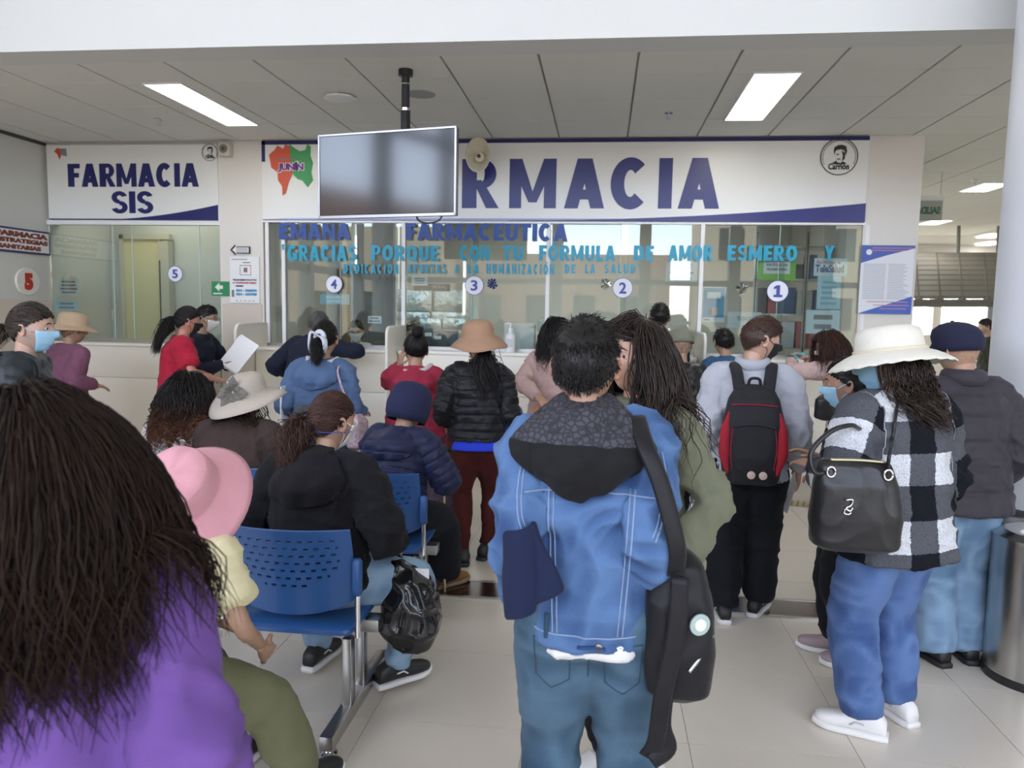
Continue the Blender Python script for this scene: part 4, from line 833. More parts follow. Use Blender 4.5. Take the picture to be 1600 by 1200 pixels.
                Q = s.push(Q.reshape(-1, 3), .012).reshape(N, S2, 3); P = np.concatenate([P, Q], 1)
            else:
                S2 = 8; a = g.random(N)[:, None]*6.28+np.linspace(0, 4.5, S2)[None]; ax = nrm(g.normal(size=(N, 3))); e1 = nrm(np.cross(ax, V3(.3, .5, .8))); e2 = np.cross(ax, e1); rr = spread*g.uniform(.8, 1.05, N)[:, None, None]; cc = tp+(s.HM @ tie)*spread*.7
                P = np.concatenate([P, cc+rr*(np.cos(a)[..., None]*e1[:, None]+np.sin(a)[..., None]*e2[:, None])], 1)
        else:       # long loose hair, settled over head and shoulders
            S = min(S or 15, 16); st = (length/(S-1))*g.uniform(.78, 1.06, N); crown = nrm(V3(part, -.1, 1)); dr = nrm(d-crown*(d @ crown)[:, None])+V3(0, -.55, 0)*np.clip(d[:, 1:2]+.35, 0, 1); dr = nrm(nrm(dr) @ s.HM.T); p = T(base+d*off); P = [p]; lay = g.uniform(.004, .028, N); drift = V3(*drift); ph = g.random(N)*6.28; sz = g.uniform(.7, 1.3, N)
            for k in range(1, S):
                gr = .22+.25*min(1, k/8); dr = nrm(dr*(1-gr)+(V3(0, 0, -1)+drift*min(1, k/6))*gr); p = p+dr*st[:, None]; p = s.push(p, lay); P.append(p)
            P = np.stack(P, 1); t = np.linspace(0, 1, S)[None, :]; w_ = wave*np.clip(t*1.8-.25, 0, 1)*sz[:, None]; arg = t*length/wl*6.28+ph[:, None]; P = P+np.stack([w_*np.sin(arg), w_*np.cos(arg*.9), w_*.4*np.sin(arg*.7)], -1)
        s.emit_strands(name, m, P, r, g, style != 'short', capo and s.cap(off, low))
    def push(s, p, lay):
        q = ((p-s.hc) @ s.HM)/(HR*s.hs); lay = np.broadcast_to(lay, len(p)); k = np.linalg.norm(q, axis=1); rad = 1+lay/.095; m = (k < rad) & (q[:, 2] > -.85)
        if m.any(): q[m] *= (rad[m]/np.maximum(k[m], .2))[:, None]; p = p.copy(); p[m] = s.hc+(q[m]*HR*s.hs) @ s.HM.T
        q = ((p-s.hc) @ s.HM)/(HR*s.hs); m = (q[:, 1] > .1) & (q[:, 2] < .62) & (q[:, 2] > -2.2) & (np.abs(q[:, 0]) < .93)
        if m.any(): q[m, 0] = np.where(q[m, 0] >= 0, 1, -1)*(.93+lay[m]*2); q[m, 1] = np.minimum(q[m, 1], .22); p = p.copy(); p[m] = s.hc+(q[m]*HR*s.hs) @ s.HM.T
        for a, b_, r in s.caps:
            a, b_ = np.asarray(a), np.asarray(b_); d = b_-a; t = np.clip((p-a) @ d/(d @ d), 0, 1); c = a+t[:, None]*d; w = p-c; l = np.linalg.norm(w, axis=1); rr = r+.006+lay; m = l < rr
            if m.any(): p = p.copy(); p[m] = c[m]+w[m]/np.maximum(l[m], 1e-4)[:, None]*rr[m][:, None]
        return p
    def emit_strands(s, name, m, P, r, g, long, cap=None, parent=None):
        N, S, _ = P.shape; T = np.gradient(P, axis=1); T = nrm(T); ref = g.normal(size=(N, 1, 3)); u = nrm(np.cross(T, ref)); w = np.cross(T, u); t = np.linspace(0, 1, S)
        rad = r*(np.clip(1.15-t**3*(.95 if long else .8), .12, 1))[None, :, None]*g.uniform(.7, 1.3, (N, 1, 1)); vs = []
        for k in range(3): a = 2*PI*k/3; vs.append(P+rad*(math.cos(a)*u+math.sin(a)*w))
        V = np.stack(vs, 2).reshape(-1, 3); i = np.arange(N)[:, None, None]*S*3+np.arange(S-1)[None, :, None]*3+np.arange(3)[None, None, :]; j = np.arange(N)[:, None, None]*S*3+np.arange(S-1)[None, :, None]*3+((np.arange(3)+1) % 3)[None, None, :]
        F = np.stack([i, j, j+3, i+3], -1).reshape(-1, 4); rnd = np.repeat(g.random(N), S*3)*np.tile(np.repeat(.55+.45*t, 3), N)
        if getattr(s, 'ombre', 0): rnd = (.45+.55*rnd)*np.tile(np.repeat(np.clip((t-.30)*1.9, 0, 1), 3), N)
        if cap is not None and cap is not False:
            cv, cf = cap; F = np.vstack([F, cf+len(V)]); V = np.vstack([V, s.hc+(cv*s.hs) @ s.HM.T]); rnd = np.concatenate([rnd, np.full(len(cv), .15)])
        me = np_mesh(name, V, F); set_attr(me, 'rnd', rnd); me.materials.append(m); return link(name, me, None, parent or s.root)
    # ---- hats in the head frame
    def hat(s, name, m, prof, n=48, fn=None, at=(0, -.005, .045), tilt=(0, 0, 0), band=None, sx=1.0, sy=1.18, parent=None, solid=.003):
        """prof (r,h) from brim edge to crown top, thin shell"""
        v = []; M3 = rotm(*tilt)
        for r, h in prof:
            for k in range(n):
                a = 2*PI*k/n; p = V3(r*math.cos(a)*sx, r*math.sin(a)*sy, h)
                if fn: p = fn(p, a, r, h)
                v.append(s.hc+s.HM @ (M3 @ p*s.hs+V3(*at)))
        f = [(j*n+k, j*n+(k+1) % n, (j+1)*n+(k+1) % n, (j+1)*n+k) for j in range(len(prof)-1) for k in range(n)]
        me = bpy.data.meshes.new(name); me.from_pydata([tuple(p) for p in v], [], f+[tuple((len(prof)-1)*n+k for k in range(n))]); me.update()
        o = link(name, me, m, parent or s.root, smooth=True); so = o.modifiers.new('t', 'SOLIDIFY'); so.thickness = solid; so.offset = 1; return o
    def tube(s, name, m, pts, r, n=8, seg=24, flat=1.0, parent=None, up=None):
        P = curve_pts(pts, seg); v, f = tube_vf(P, r if not hasattr(r, '__len__') else np.interp(np.linspace(0, 1, seg), np.linspace(0, 1, len(r)), r), n, flat, up); return MB().add(v, f).build(name, m, parent or s.root, smooth=True)
    def hood(s, m, name='hood', L=.30, w0=.10, w1=.19, bulge=.06, tip=.5, zoff=0.0, nu=22, nv=16, parent=None, lining=None):
        if lining: nu, nv = 60, 44
        """folded hood lying on the back"""
        up, r_, f_ = s.frame(.97); zc = s.C7[2]+.02+zoff; g = []
        for j in range(nv):
            t = j/(nv-1)
            for i in range(nu):
                u = -1+2*i/(nu-1); w = w0+(w1-w0)*math.sin(min(1, t*1.5)*PI/2)*(1-.75*max(0, t-.45)**1.2/.55**1.2*tip*1.3); x = u*w; z = zc-L*t*(1-.42*tip*abs(u)**1.3*t)-.035*abs(u)*(1-t)
                h = s.hit(s.C7[0]+x*.98, z); y = h[1] if h is not None else s.C7[1]+.02; y = min(y, s.C7[1]+.05 if t < .3 else y)
                g.append((s.C7[0]+x, y-.012-bulge*math.sin(PI*min(1, t*.85+.12))*(1-abs(u)**2.2)-.01*math.sin(u*9+t*4)*t, z))
        f = [(j*nu+i, j*nu+i+1, (j+1)*nu+i+1, (j+1)*nu+i) for j in range(nv-1) for i in range(nu-1)]
        me = bpy.data.meshes.new(name); me.from_pydata(g, [], f); me.update(); o = link(name, me, m, parent or s.root, smooth=True)
        if lining:
            me.materials.append(lining)
            for k, q in enumerate(me.polygons): j, i = divmod(k, nu-1); q.material_index = int(j/nv < .42)
        so = o.modifiers.new('t', 'SOLIDIFY'); so.thickness = .022; so.offset = 0; sb = o.modifiers.new('b', 'BEVEL'); sb.width = .008; sb.segments = 2; return o
SURG = mat('surgical_mask_blue', (.35, .60, .78), .8, bump=.1, bscale=200); BMASK = mat('black_mask', (.012, .012, .013), .8); WMASK = mat('white_mask', (.78, .78, .76), .8)
SOLEW = mat('sole_white', (.75, .74, .72), .6); SHBLK = mat('shoe_black', (.015, .015, .016), .5); SHWHT = mat('shoe_white', (.76, .75, .73), .55); SOLEB = mat('sole_black', (.02, .02, .02), .6)
# ================================================================== fittings and furniture
EMW = emit('light_diffuser', (1, .97, .90), 5.5)
def ceil_light(label, x0, x1, y0, y1, power=34, real=True):
    r = root('ceiling_light', label, 'ceiling light', ((x0+x1)/2, (y0+y1)/2, CZ), group='recessed ceiling lights'); w, l = (x1-x0)/2, (y1-y0)/2
    mb = MB()
    for a in ((-w-.012, -w, -l-.012, l+.012), (w, w+.012, -l-.012, l+.012), (-w, w, -l-.012, -l), (-w, w, l, l+.012)): mb.box(a[0], a[1], a[2], a[3], -.012, 0)
    mb.build('light_frame', ALU, r); box('diffuser', EMW, -w, w, -l, l, -.006, -.001, r)
ceil_light('long bright ceiling light in front of the side booth', -3.415, -3.13, 5.45, 6.71); ceil_light('bright ceiling light above window one near the pillar', .965, 1.265, 5.45, 6.71)
for k, (px, py) in enumerate(((1540, 292), (1460, 347), (1545, 381), (1550, 369))):
    c = atZ(px, py, CZ); ceil_light(('first', 'second', 'fourth', 'third')[k]+' ceiling light down the corridor beyond the pillar', c.x-.16, c.x+.16, c.y-.32, c.y+.32)
c = atZ(531, 150, CZ)
ap = root('wifi_access_point', 'rounded white wireless access point on the ceiling', 'access point', (c.x, c.y, CZ), R(12)); MB().lathe([(.02, -.035), (.09, -.034), (.125, -.024), (.13, -.012), (.12, -.004), (.10, 0)], 8).build('shell', mat('device_white', (.72, .72, .7), .4), ap, auto=True); box('mount_plate', BLACKP, -.06, .06, .03, .09, -.006, 0, ap); box('status_light', CHROME, -.008, .008, -.05, -.04, -.037, -.034, ap)
c = atZ(657, 147, CZ); o = MB().lathe([(.10, -.006), (.112, -.004), (.115, 0)], 28).build('ceiling_speaker', mat('speaker_grille', (.36, .36, .35), .6, bump=.6, bscale=300), auto=True, loc=(c.x, c.y, CZ)); tag(o, 'round grey speaker grille flush in the ceiling', 'speaker')
for k, (px, py) in enumerate(((248, 186), (1045, 176), (1524, 281))):
    c = atZ(px, py, CZ); s_ = root('fire_sprinkler', ('small sprinkler head in the ceiling above the side booth', 'small sprinkler head in the ceiling near window one', 'small sprinkler head over the corridor beyond the pillar')[k], 'sprinkler', (c.x, c.y, CZ)); MB().lathe([(.034, -.006), (.04, 0)], 16).build('escutcheon', CHROME, s_, auto=True); MB().lathe([(.018, -.052), (.018, -.048), (.005, -.046), (.006, -.006)], 10).build('deflector', STEEL, s_, auto=True)
# television hung from the ceiling
tl, tr_ = atY(498, 209, 5.27), atY(713, 201, 5.04); cx, cy = (tl.x+tr_.x)/2, (tl.y+tr_.y)/2; tw = (Vector((tr_.x-tl.x, tr_.y-tl.y))).length; ang = math.atan2(tr_.y-tl.y, tr_.x-tl.x)
zt = (tl.z+tr_.z)/2; zb = (atY(502, 341, 5.24).z+atY(714, 336, 5.02).z)/2
tv = root('television', 'flat black television hanging from a ceiling pole over the queue', 'television', (cx, cy, zb), ang); h = zt-zb
box('casing', BLACKP, -tw/2, tw/2, 0, .045, 0, h, tv, .006)
box('screen', mat('tv_screen', (.012, .012, .014), .10, spec=.75), -tw/2+.012, tw/2-.012, -.003, .002, .022, h-.012, tv)
mb = MB(); mb.box(-tw/2-.002, tw/2+.002, -.006, .01, 0, .018); mb.box(-tw/2-.003, -tw/2+.009, -.006, .02, 0, h); mb.box(tw/2-.009, tw/2+.003, -.006, .02, 0, h); mb.box(-tw/2, tw/2, -.006, .02, h-.008, h+.003); mb.build('bezel', mat('bezel_silver', (.4, .4, .42), .3, metal=1), tv)
pw = atZ(622, 101, CZ); pv = (Matrix.Rotation(-ang, 3, 'Z') @ (Vector((pw.x, cy, 0))-Vector((cx, cy, 0)))).x
MB().lathe([(.033, h*.5), (.033, h+.16), (.028, h+.17), (.028, CZ-zb-.04), (.05, CZ-zb-.04), (.05, CZ-zb)], 18, (pv, .12, 0)).build('ceiling_pole', BLACKP, tv, auto=True); MB().lathe([(.036, h+.155), (.036, h+.172)], 18, (pv, .12, 0)).build('pole_collar', CHROME, tv, auto=True); MB().lathe([(.034, CZ-zb-.10), (.034, CZ-zb-.092)], 18, (pv, .12, 0)).build('pole_collar', CHROME, tv, auto=True)
box('wall_bracket', BLACKP, pv-.12, pv+.12, .045, .14, h*.3, h*.7, tv)
MB().tube(curve_pts([(.22, .03, .01), (.25, .02, -.03), (.32, .02, -.045), (.39, .02, -.03), (.42, .03, .01)], 16), .006, 6).build('cable', BLACKP, tv, smooth=True)
# horn loudspeaker on the sign
c = atY(747, 242, 7.1); hs_ = root('horn_loudspeaker', 'cream oval horn loudspeaker in front of the big sign', 'loudspeaker', (c.x, c.y, c.z)); CRM = mat('horn_cream', (.60, .56, .45), .45)
def ov(p, a, r, h): return Vector((p.x*.72, p.y, p.z))
MB().lathe([(.03, .20), (.05, .14), (.08, .08), (.125, .02), (.155, 0), (.16, -.006), (.15, -.008), (.118, .012), (.07, .07), (.03, .10)], 32, (0, 0, 0), 'Z', ov).mesh
m_ = MB().lathe([(.03, -.20), (.05, -.14), (.08, -.08), (.125, -.02), (.155, 0), (.16, .008), (.15, .010), (.12, -.012), (.07, -.06), (.03, -.07)], 32, (0, 0, 0), 'Z', ov); o = m_.build('horn_bell', CRM, hs_, auto=True, rot=(PI/2, 0, 0))
MB().lathe([(.045, -.07), (.05, -.03), (.04, .0), (.022, .006)], 20).build('horn_core', CRM, hs_, auto=True, rot=(PI/2, 0, 0), loc=(.015, .0, -.02)); MB().lathe([(.018, 0), (.018, .006)], 14).build('core_hole', BLACKP, hs_, rot=(PI/2, 0, 0), loc=(.008, -.008, -.012)); box('mount_arm', CRM, -.02, .02, .12, .255, -.02, .02, hs_)
c = atY(349, 233, 7.3); sp = root('wall_speaker', 'small square beige speaker beside the booth sign', 'speaker', (c.x, 7.30, c.z)); box('cabinet', mat('speaker_beige', (.6, .57, .5), .5), -.06, .06, 0, .09, -.065, .065, sp, .008); disc('cone', mat('cone_grey', (.2, .19, .18), .6), 0, -.006, .005, .042, sp, .008); disc('dust_cap', mat('cone_dark', (.08, .08, .08), .5), 0, -.010, .005, .018, sp, .006)
# hanging exit sign seen from behind
a, b_ = atY(1437, 345, 9.2), atY(1474, 306, 9.2); ex = root('hanging_exit_sign', 'frosted exit sign with mirrored lettering hanging in the corridor', 'sign', ((a.x+b_.x)/2-.035, 9.2, a.z)); w, h = (b_.x-a.x)/2+.035, b_.z-a.z
box('plate', mat('frosted_plate', (.36, .38, .35), .4), -w, w, 0, .01, 0, h*.8, ex); box('housing', ALU, -w, w, -.03, .04, h*.8, h, ex); text('word', 'SALIDA', mat('exit_letters', (.06, .16, .1), .6), (0, -.004, h*.42), .1, ex, .004, rz=PI, fit=(w*1.7, h*.3))
for sx in (-.8, .8): MB().tube([(sx*w, 0, h), (sx*w, 0, CZ-a.z)], .004, 6).build('hanger_wire', STEEL, ex)
# sloping slatted canopy and banner down the corridor
sc = root('stair_underside', 'sloping grey slatted underside of a stair down the corridor', 'stairs', (0, 13.5, 0)); A0, A1 = atY(1418, 398, 14.5), atY(1562, 398, 14.5); B0, B1 = atY(1418, 468, 12.5), atY(1562, 468, 12.5); GR = mat('slat_grey', (.26, .245, .22), .6, var=.05); GD = mat('rib_grey', (.18, .17, .155), .6)
def LP(u, v): return (A0*(1-u)+A1*u)*(1-v)+(B0*(1-u)+B1*u)*v-Vector((0, 13.5, 0))
for k in range(9):
    v0, v1 = k/9+.01, (k+1)/9-.012; P = [LP(0, v0), LP(1, v0), LP(1, v1), LP(0, v1)]; Q = [p+Vector((0, .03, .05)) for p in P]; MB().add(P+Q, [(0, 1, 2, 3), (7, 6, 5, 4), (0, 4, 5, 1), (1, 5, 6, 2), (2, 6, 7, 3), (3, 7, 4, 0)]).build('slat', GR, sc)
for u in (.08, .31, .55, .82, .98): MB().tube([LP(u, -.02)-Vector((0, .03, .02)), LP(u+.04, 1.03)-Vector((0, .03, .02))], .055, 4).build('rib', GD, sc)
MB().tube([LP(0, 1.02)-Vector((0, .05, .04)), LP(1, 1.02)-Vector((0, .05, .04))], .06, 4).build('rib', GD, sc)
for u in (.08, .55, .98): q = LP(u, 0); MB().tube([q, Vector((q.x, q.y+.05, CZ+.02))], .03, 6).build('hanger', GD, sc)
a, b_ = atY(1537, 560, 13), atY(1568, 466, 13); bn = lettered_sheet('standing_banner', 'grey printed banner standing in the corridor behind a passer-by', a.x, b_.x+.25, 0, b_.z, 13, mat('banner_grey', (.42, .42, .44), .6), 'banner', 14, mat('banner_print', (.2, .2, .26), .6), th=.02, seed=3)
# round white column
cl = MB().lathe([(.42, 0), (.42, HALL_Z)], 48, (0, 0, 0)).build('column_round', mat('column_white', (.74, .76, .80), .45), auto=True, loc=(atY(1566, 500, 4.1).x+.44, 4.15, 0)); struct(cl, 'round white column beside the steel bin'); o = MB().lathe([(.43, 0), (.43, .12)], 48).build('baseboard_ring', STEEL, cl, auto=True)
# bins
bc = atZ(1590, 1085, 0); bi = root('steel_bin', 'round brushed steel waste bin beside the white column', 'bin', (bc.x+.16, bc.y+.18, 0)); MB().lathe([(.205, .03), (.205, .62), (.205, .64), (.196, .645), (.19, .64), (.19, .60)], 48).build('drum', STEEL, bi, auto=True); MB().lathe([(.21, 0), (.21, .035), (.2, .04)], 48).build('base_ring', BLACKP, bi, auto=True); MB().lathe([(.208, .64), (.210, .655), (.16, .675), (.10, .66), (.095, .64)], 48).build('lid_rim', STEEL, bi, auto=True); MB().lathe([(.12, .62), (.12, .63)], 32).build('opening', BLACKP, bi)
bx = atZ(1537, 1012, 0); b2 = root('pedal_bin', 'beige bin with a black liner standing behind the steel bin', 'bin', (bx.x+.12, bx.y+.15, 0)); MB().lathe([(.13, 0), (.145, .38), (.15, .5)], 20).build('tub', mat('bin_taupe', (.33, .29, .25), .5), b2, auto=True); MB().lathe([(.152, .36), (.162, .4), (.158, .52), (.165, .66), (.15, .68)], 24, fn=lambda p, a, r, h: Vector((p.x*(1+.03*math.sin(a*9)), p.y*(1+.03*math.sin(a*7)), p.z))).build('liner', mat('liner_black', (.01, .01, .01), .3), b2, smooth=True)
# ------------------------------------------------------------------ beam seating
BLUES = mat('seat_blue', (.020, .085, .26), .36, var=.05, vscale=5, coat=.1)
def back_mesh():
    nx, nz = 52, 34; W, Z0, Z1 = .245, .475, .815; v = []; f = []
    for j in range(nz+1):
        for i in range(nx+1):
            u = -1+2*i/nx; t = j/nz; x = u*W*(1-.05*(1-t)**2*abs(u)**4); zl = Z0+.05*abs(u)**2.2; z = zl+(Z1-zl)*t; y = -.205-.075*t+.05*u*u+.012*math.sin(PI*t); v.append((x, y, z))
    for j in range(nz):
        for i in range(nx):
            u = -1+2*(i+.5)/nx; t = (j+.5)/nz; row = (j-5)//3; hole = 5 < j < nz-4 and (j-5) % 3 == 0 and (i+2*(row % 2)) % 4 in (0, 1) and abs(u) < .80 and t > .30+.30*(u*u) and t < .90
            if not hole: f.append((j*(nx+1)+i, j*(nx+1)+i+1, (j+1)*(nx+1)+i+1, (j+1)*(nx+1)+i))
    me = bpy.data.meshes.new('backrest'); me.from_pydata(v, [], f); me.update(); o = bpy.data.objects.new('t', me); COL.objects.link(o); so = o.modifiers.new('s', 'SOLIDIFY'); so.thickness = .009; so.offset = 0
    m2 = bpy.data.meshes.new_from_object(o.evaluated_get(bpy.context.evaluated_depsgraph_get())); bpy.data.objects.remove(o); m2.polygons.foreach_set('use_smooth', [True]*len(m2.polygons)); m2.set_sharp_from_angle(angle=R(40)); m2.materials.clear(); m2.materials.append(BLUES); return m2
BACKM = back_mesh()
mb = MB(); loft(mb, [ring(V3(0, y, z), V3(1, 0, 0), V3(0, 0, 1), w, t, 28, 6) for y, z, w, t in ((-.235, .425, .225, .010), (-.22, .427, .244, .018), (-.10, .418, .246, .016), (.06, .420, .246, .015), (.18, .430, .244, .015), (.225, .420, .235, .018), (.24, .405, .22, .010))])
SEATM = mb.mesh('seat'); SEATM.polygons.foreach_set('use_smooth', [True]*len(SEATM.polygons)); SEATM.set_sharp_from_angle(angle=R(50)); SEATM.materials.append(BLUES)
sleeve = MB().lathe([(.012, .56), (.019, .57), (.019, .69), (.012, .70)], 14, (0, 0, 0)).mesh('arm_sleeve'); sleeve.materials.append(BLUES); sleeve.polygons.foreach_set('use_smooth', [True]*len(sleeve.polygons)); rod = MB().lathe([(.011, .40), (.011, .60)], 12).mesh('support_rod'); rod.materials.append(CHROME)
def seating(label, x0, y, n, legs, group='blue seating rows facing the counter', rz=0):
    r = root('beam_seating', label, 'seating', (x0, y, 0), rz)
    r['group'] = group
    for k in range(n):
        x = -.56*k
        link('backrest', BACKM, None, r, (x, 0, 0)); link('seat', SEATM, None, r, (x, 0, 0))
        for s_ in (-1, 1): link('arm_sleeve', sleeve, None, r, (x+s_*.262, -.20, 0)); link('support_rod', rod, None, r, (x+s_*.262, -.20, 0))
    box('beam', STEEL, -.56*(n-1)-.27, .29, -.03, .05, .345, .395, r, .004)
    for lx in legs:
        l = box('leg_frame', STEEL, lx-.025, lx+.025, -.34, .38, .03, .085, r, .004)
        for yy in (-.09, .07): box('post', STEEL, lx-.018, lx+.018, yy-.025, yy+.025, .08, .35, l, .003)
        for yy in (-.31, .35): MB().lathe([(.032, 0), (.032, .012), (.018, .018), (.012, .03)], 16).build('levelling_foot', CHROME, l, auto=True, loc=(lx, yy, 0))
    return r
seating('perforated blue seat row on which the black fleece woman sits', -1.13, 2.83, 2, (.19, -.75))
seating('perforated blue seat row with three seats under the brown sweater', -1.11, 3.79, 3, (.20, -1.32))
seating('nearest blue seat carrying the pink hat child', -1.36, 1.90, 1, (-.22,))
seating('blue seat standing beyond the maroon trousers', -.30, 4.95, 1, (.1,), rz=R(75))
# ------------------------------------------------------------------ things behind the glass
dk = root('interior_door', 'dark interior door with a pink paper strip behind window four', 'door', (-2.98, 9.3, 0)); a, b_ = atY(447, 400, 9.3), atY(476, 400, 9.3); dk.location.x = (a.x+b_.x)/2; w = (b_.x-a.x)/2
box('leaf', mat('door_dark', (.03, .03, .03), .4), -w, w, 0, .05, 0, 2.2, dk); box('pink_strip', mat('pink_paper', (.55, .12, .14), .6), w*.1, w*.62, -.006, 0, 1.42, 1.85, dk); box('lever_handle', CHROME, -w*.9, -w*.8, -.03, 0, 1.35, 1.62, dk); box('door_frame', mat('frame_grey', (.42, .42, .4), .5), -w-.08, -w, -.02, .06, 0, 2.28, dk); box('door_frame', MATS['frame_grey'], w, w+.08, -.02, .06, 0, 2.28, dk); box('door_frame', MATS['frame_grey'], -w-.08, w+.08, -.02, .06, 2.2, 2.28, dk); box('wood_panel', mat('wood_brown', (.12, .045, .02), .5), -w*.9, w*.9, -.008, 0, 1.98, 2.12, dk)
wd_ = root('wooden_cabinet', 'tan wooden cupboard inside behind window four', 'cabinet', (atY(565, 450, 9.9).x, 9.9, 0)); box('body', mat('wood_tan', (.28, .18, .10), .5, var=.2, vscale=3, stretch=(6, 6, .6)), -.28, .28, 0, .45, 0, 2.15, wd_); box('cabinet_door', mat('wood_tan2', (.25, .16, .09), .5, var=.2, vscale=3, stretch=(6, 6, .6)), -.27, -.005, -.02, 0, .1, 2.1, wd_); box('cabinet_door', MATS['wood_tan2'], .005, .27, -.02, 0, .1, 2.1, wd_)
gp = root('grey_partition', 'dark grey partition panel inside behind the small white card', 'partition', (atY(585, 450, 8.9).x, 8.9, 0)); box('panel', mat('panel_dark', (.20, .20, .19), .5), -.26, .26, 0, .06, 0, 2.05, gp); box('panel_frame', ALU, -.29, -.26, -.01, .07, 0, 2.1, gp); box('panel_frame', ALU, .26, .29, -.01, .07, 0, 2.9, gp)
# foil-wrapped cartons
rr = random.Random(5)
FOIL = mat('crinkled_plastic', (.60, .62, .60), .18, metal=.35, bump=1.0, bscale=16); 
for k, (px0, py0, px1, py1) in enumerate(((618, 452, 675, 486), (677, 452, 728, 486), (618, 487, 672, 500), (673, 487, 728, 500), (655, 497, 690, 514), (691, 497, 728, 514))):
    y = 8.6 if k < 4 else 8.4; a, b_ = atY(px0, py1, y), atY(px1, py0, y); o = MB().box(a.x+.004, b_.x-.004, y, y+(.35 if k < 4 else .18), a.z+.003, b_.z-.003, .012).build('wrapped_carton', FOIL, auto=True); tag(o, ('crumpled plastic-wrapped carton in the upper stack beside the mullion', 'crumpled plastic-wrapped carton in the upper stack below number three', 'plastic-wrapped carton in the middle row beside the mullion', 'plastic-wrapped carton in the middle row below number three', 'grey carton low behind the dark monitor', 'grey carton low behind the tan hat')[k], 'carton', 'wrapped cartons behind window three')
sh_ = root('carton_shelf', 'grey shelf carrying the plastic-wrapped cartons behind window three', 'shelf', (atY(673, 500, 8.5).x, 8.55, 0)); zs_ = atY(673, 500, 8.6).z, atY(673, 514, 8.4).z
box('shelf_board', STEEL, -.45, .45, -.2, .42, zs_[1]-.035, zs_[1]-.004, sh_); [box('upright', STEEL, s_*.42-.02, s_*.42+.02, .43, .47, 0, 2.0, sh_) for s_ in (-1, 1)]
a, b_ = atY(640, 460, 8.6), atY(703, 441, 8.6); o = box('black_strip_sign', BLACKP, a.x+.05, b_.x, 8.58, 8.6, b_.z-.10, b_.z-.02); tag(o, 'narrow black strip with pale lettering above the wrapped cartons', 'sign'); text('word', 'MURAL', mat('strip_print', (.4, .4, .4), .6), ((a.x+b_.x)/2+.12-o.location.x, 8.577, b_.z-.06), .05, o, .002)
mo = root('computer_monitor', 'black computer monitor with white labels behind window three', 'monitor', (atY(682, 530, 7.62).x, 7.62, 1.05)); box('screen_back', BLACKP, -.26, .22, 0, .04, .02, .34, mo, .01); box('stand', BLACKP, -.04, .02, .03, .06, -.08, .06, mo); box('stand_foot', BLACKP, -.12, .10, -.04, .12, -.1, -.08, mo); [box('label_sticker', PAPER, x, x+.07, -.004, 0, z, z+.035, mo) for x, z in ((-.12, .28), (-.02, .25), (.0, .06))]
dkk = root('inner_desk', 'grey work desk running behind the glass', 'desk', (-.5, 7.66, 0)); box('desktop', mat('desk_grey', (.5, .5, .48), .5), -2.8, 2.7, -.19, .22, .91, .945, dkk); [box('desk_panel', MATS['desk_grey'], x-.02, x+.02, -.18, .2, 0, .91, dkk) for x in (-2.7, 0, 2.6)]
for k, (px, py0, py1, w, lab) in enumerate(((811, 506, 541, .22, 'white label printer on the desk behind window three'), (850, 500, 545, .09, 'tall pale desktop computer tower behind window two'))):
    a, b_ = atY(px, py1, 7.6), atY(px, py0, 7.6); q = root('desk_printer' if k == 0 else 'computer_tower', lab, 'printer' if k == 0 else 'computer', (a.x, 7.58, .945)); box('housing', mat('device_white', (.72, .72, .7), .4), -w*.7, w*.7, 0, .2, 0, b_.z-.945, q, .012); box('front_slot', mat('slot_grey', (.2, .2, .2), .5), -w*.5, w*.5, -.004, 0, .16, .2, q); box('paper_tray', ALU, -w*.6, w*.6, -.06, 0, .04, .055, q)
# steel rack with medicine stock behind window one
rk = root('stock_rack', 'tall slotted steel rack of supplies behind window one', 'rack', (atY(1262, 450, 8.6).x, 8.6, 0))
for sx in (-.55, -.02, .5): box('slotted_upright', STEEL, sx-.02, sx+.02, 0, .04, 0, 2.6, rk); MB().box(sx-.006, sx+.006, -.002, .0, 1.2, 2.5).build('slot_line', BLACKP, rk)
for z in (1.25, 1.62, 2.0, 2.35): box('rack_shelf', STEEL, -.57, .52, 0, .4, z-.02, z, rk)
rr = random.Random(9); cols = [(.6, .62, .66), (.05, .12, .3), (.5, .35, .3), (.7, .7, .66), (.1, .1, .12), (.55, .12, .12)]
for z in (1.25, 1.62, 2.0):
    x = -.5
    while x < .42:
        w = rr.uniform(.07, .2); hh = rr.uniform(.14, .3); cc = rr.choice(cols); o = box('supply_box', mat('supply_%d' % cols.index(cc), cc, .5), rk.location.x+x, rk.location.x+x+w, 8.66, 8.95, z+.001, z+hh); tag(o, ('pale grey', 'navy', 'brown', 'off-white', 'black', 'red')[cols.index(cc)]+' supply box on the '+{1.25: 'lowest', 1.62: 'middle', 2.0: 'top'}[z]+' shelf of the steel rack', 'box', 'supply boxes on the rack'); x += w+.02
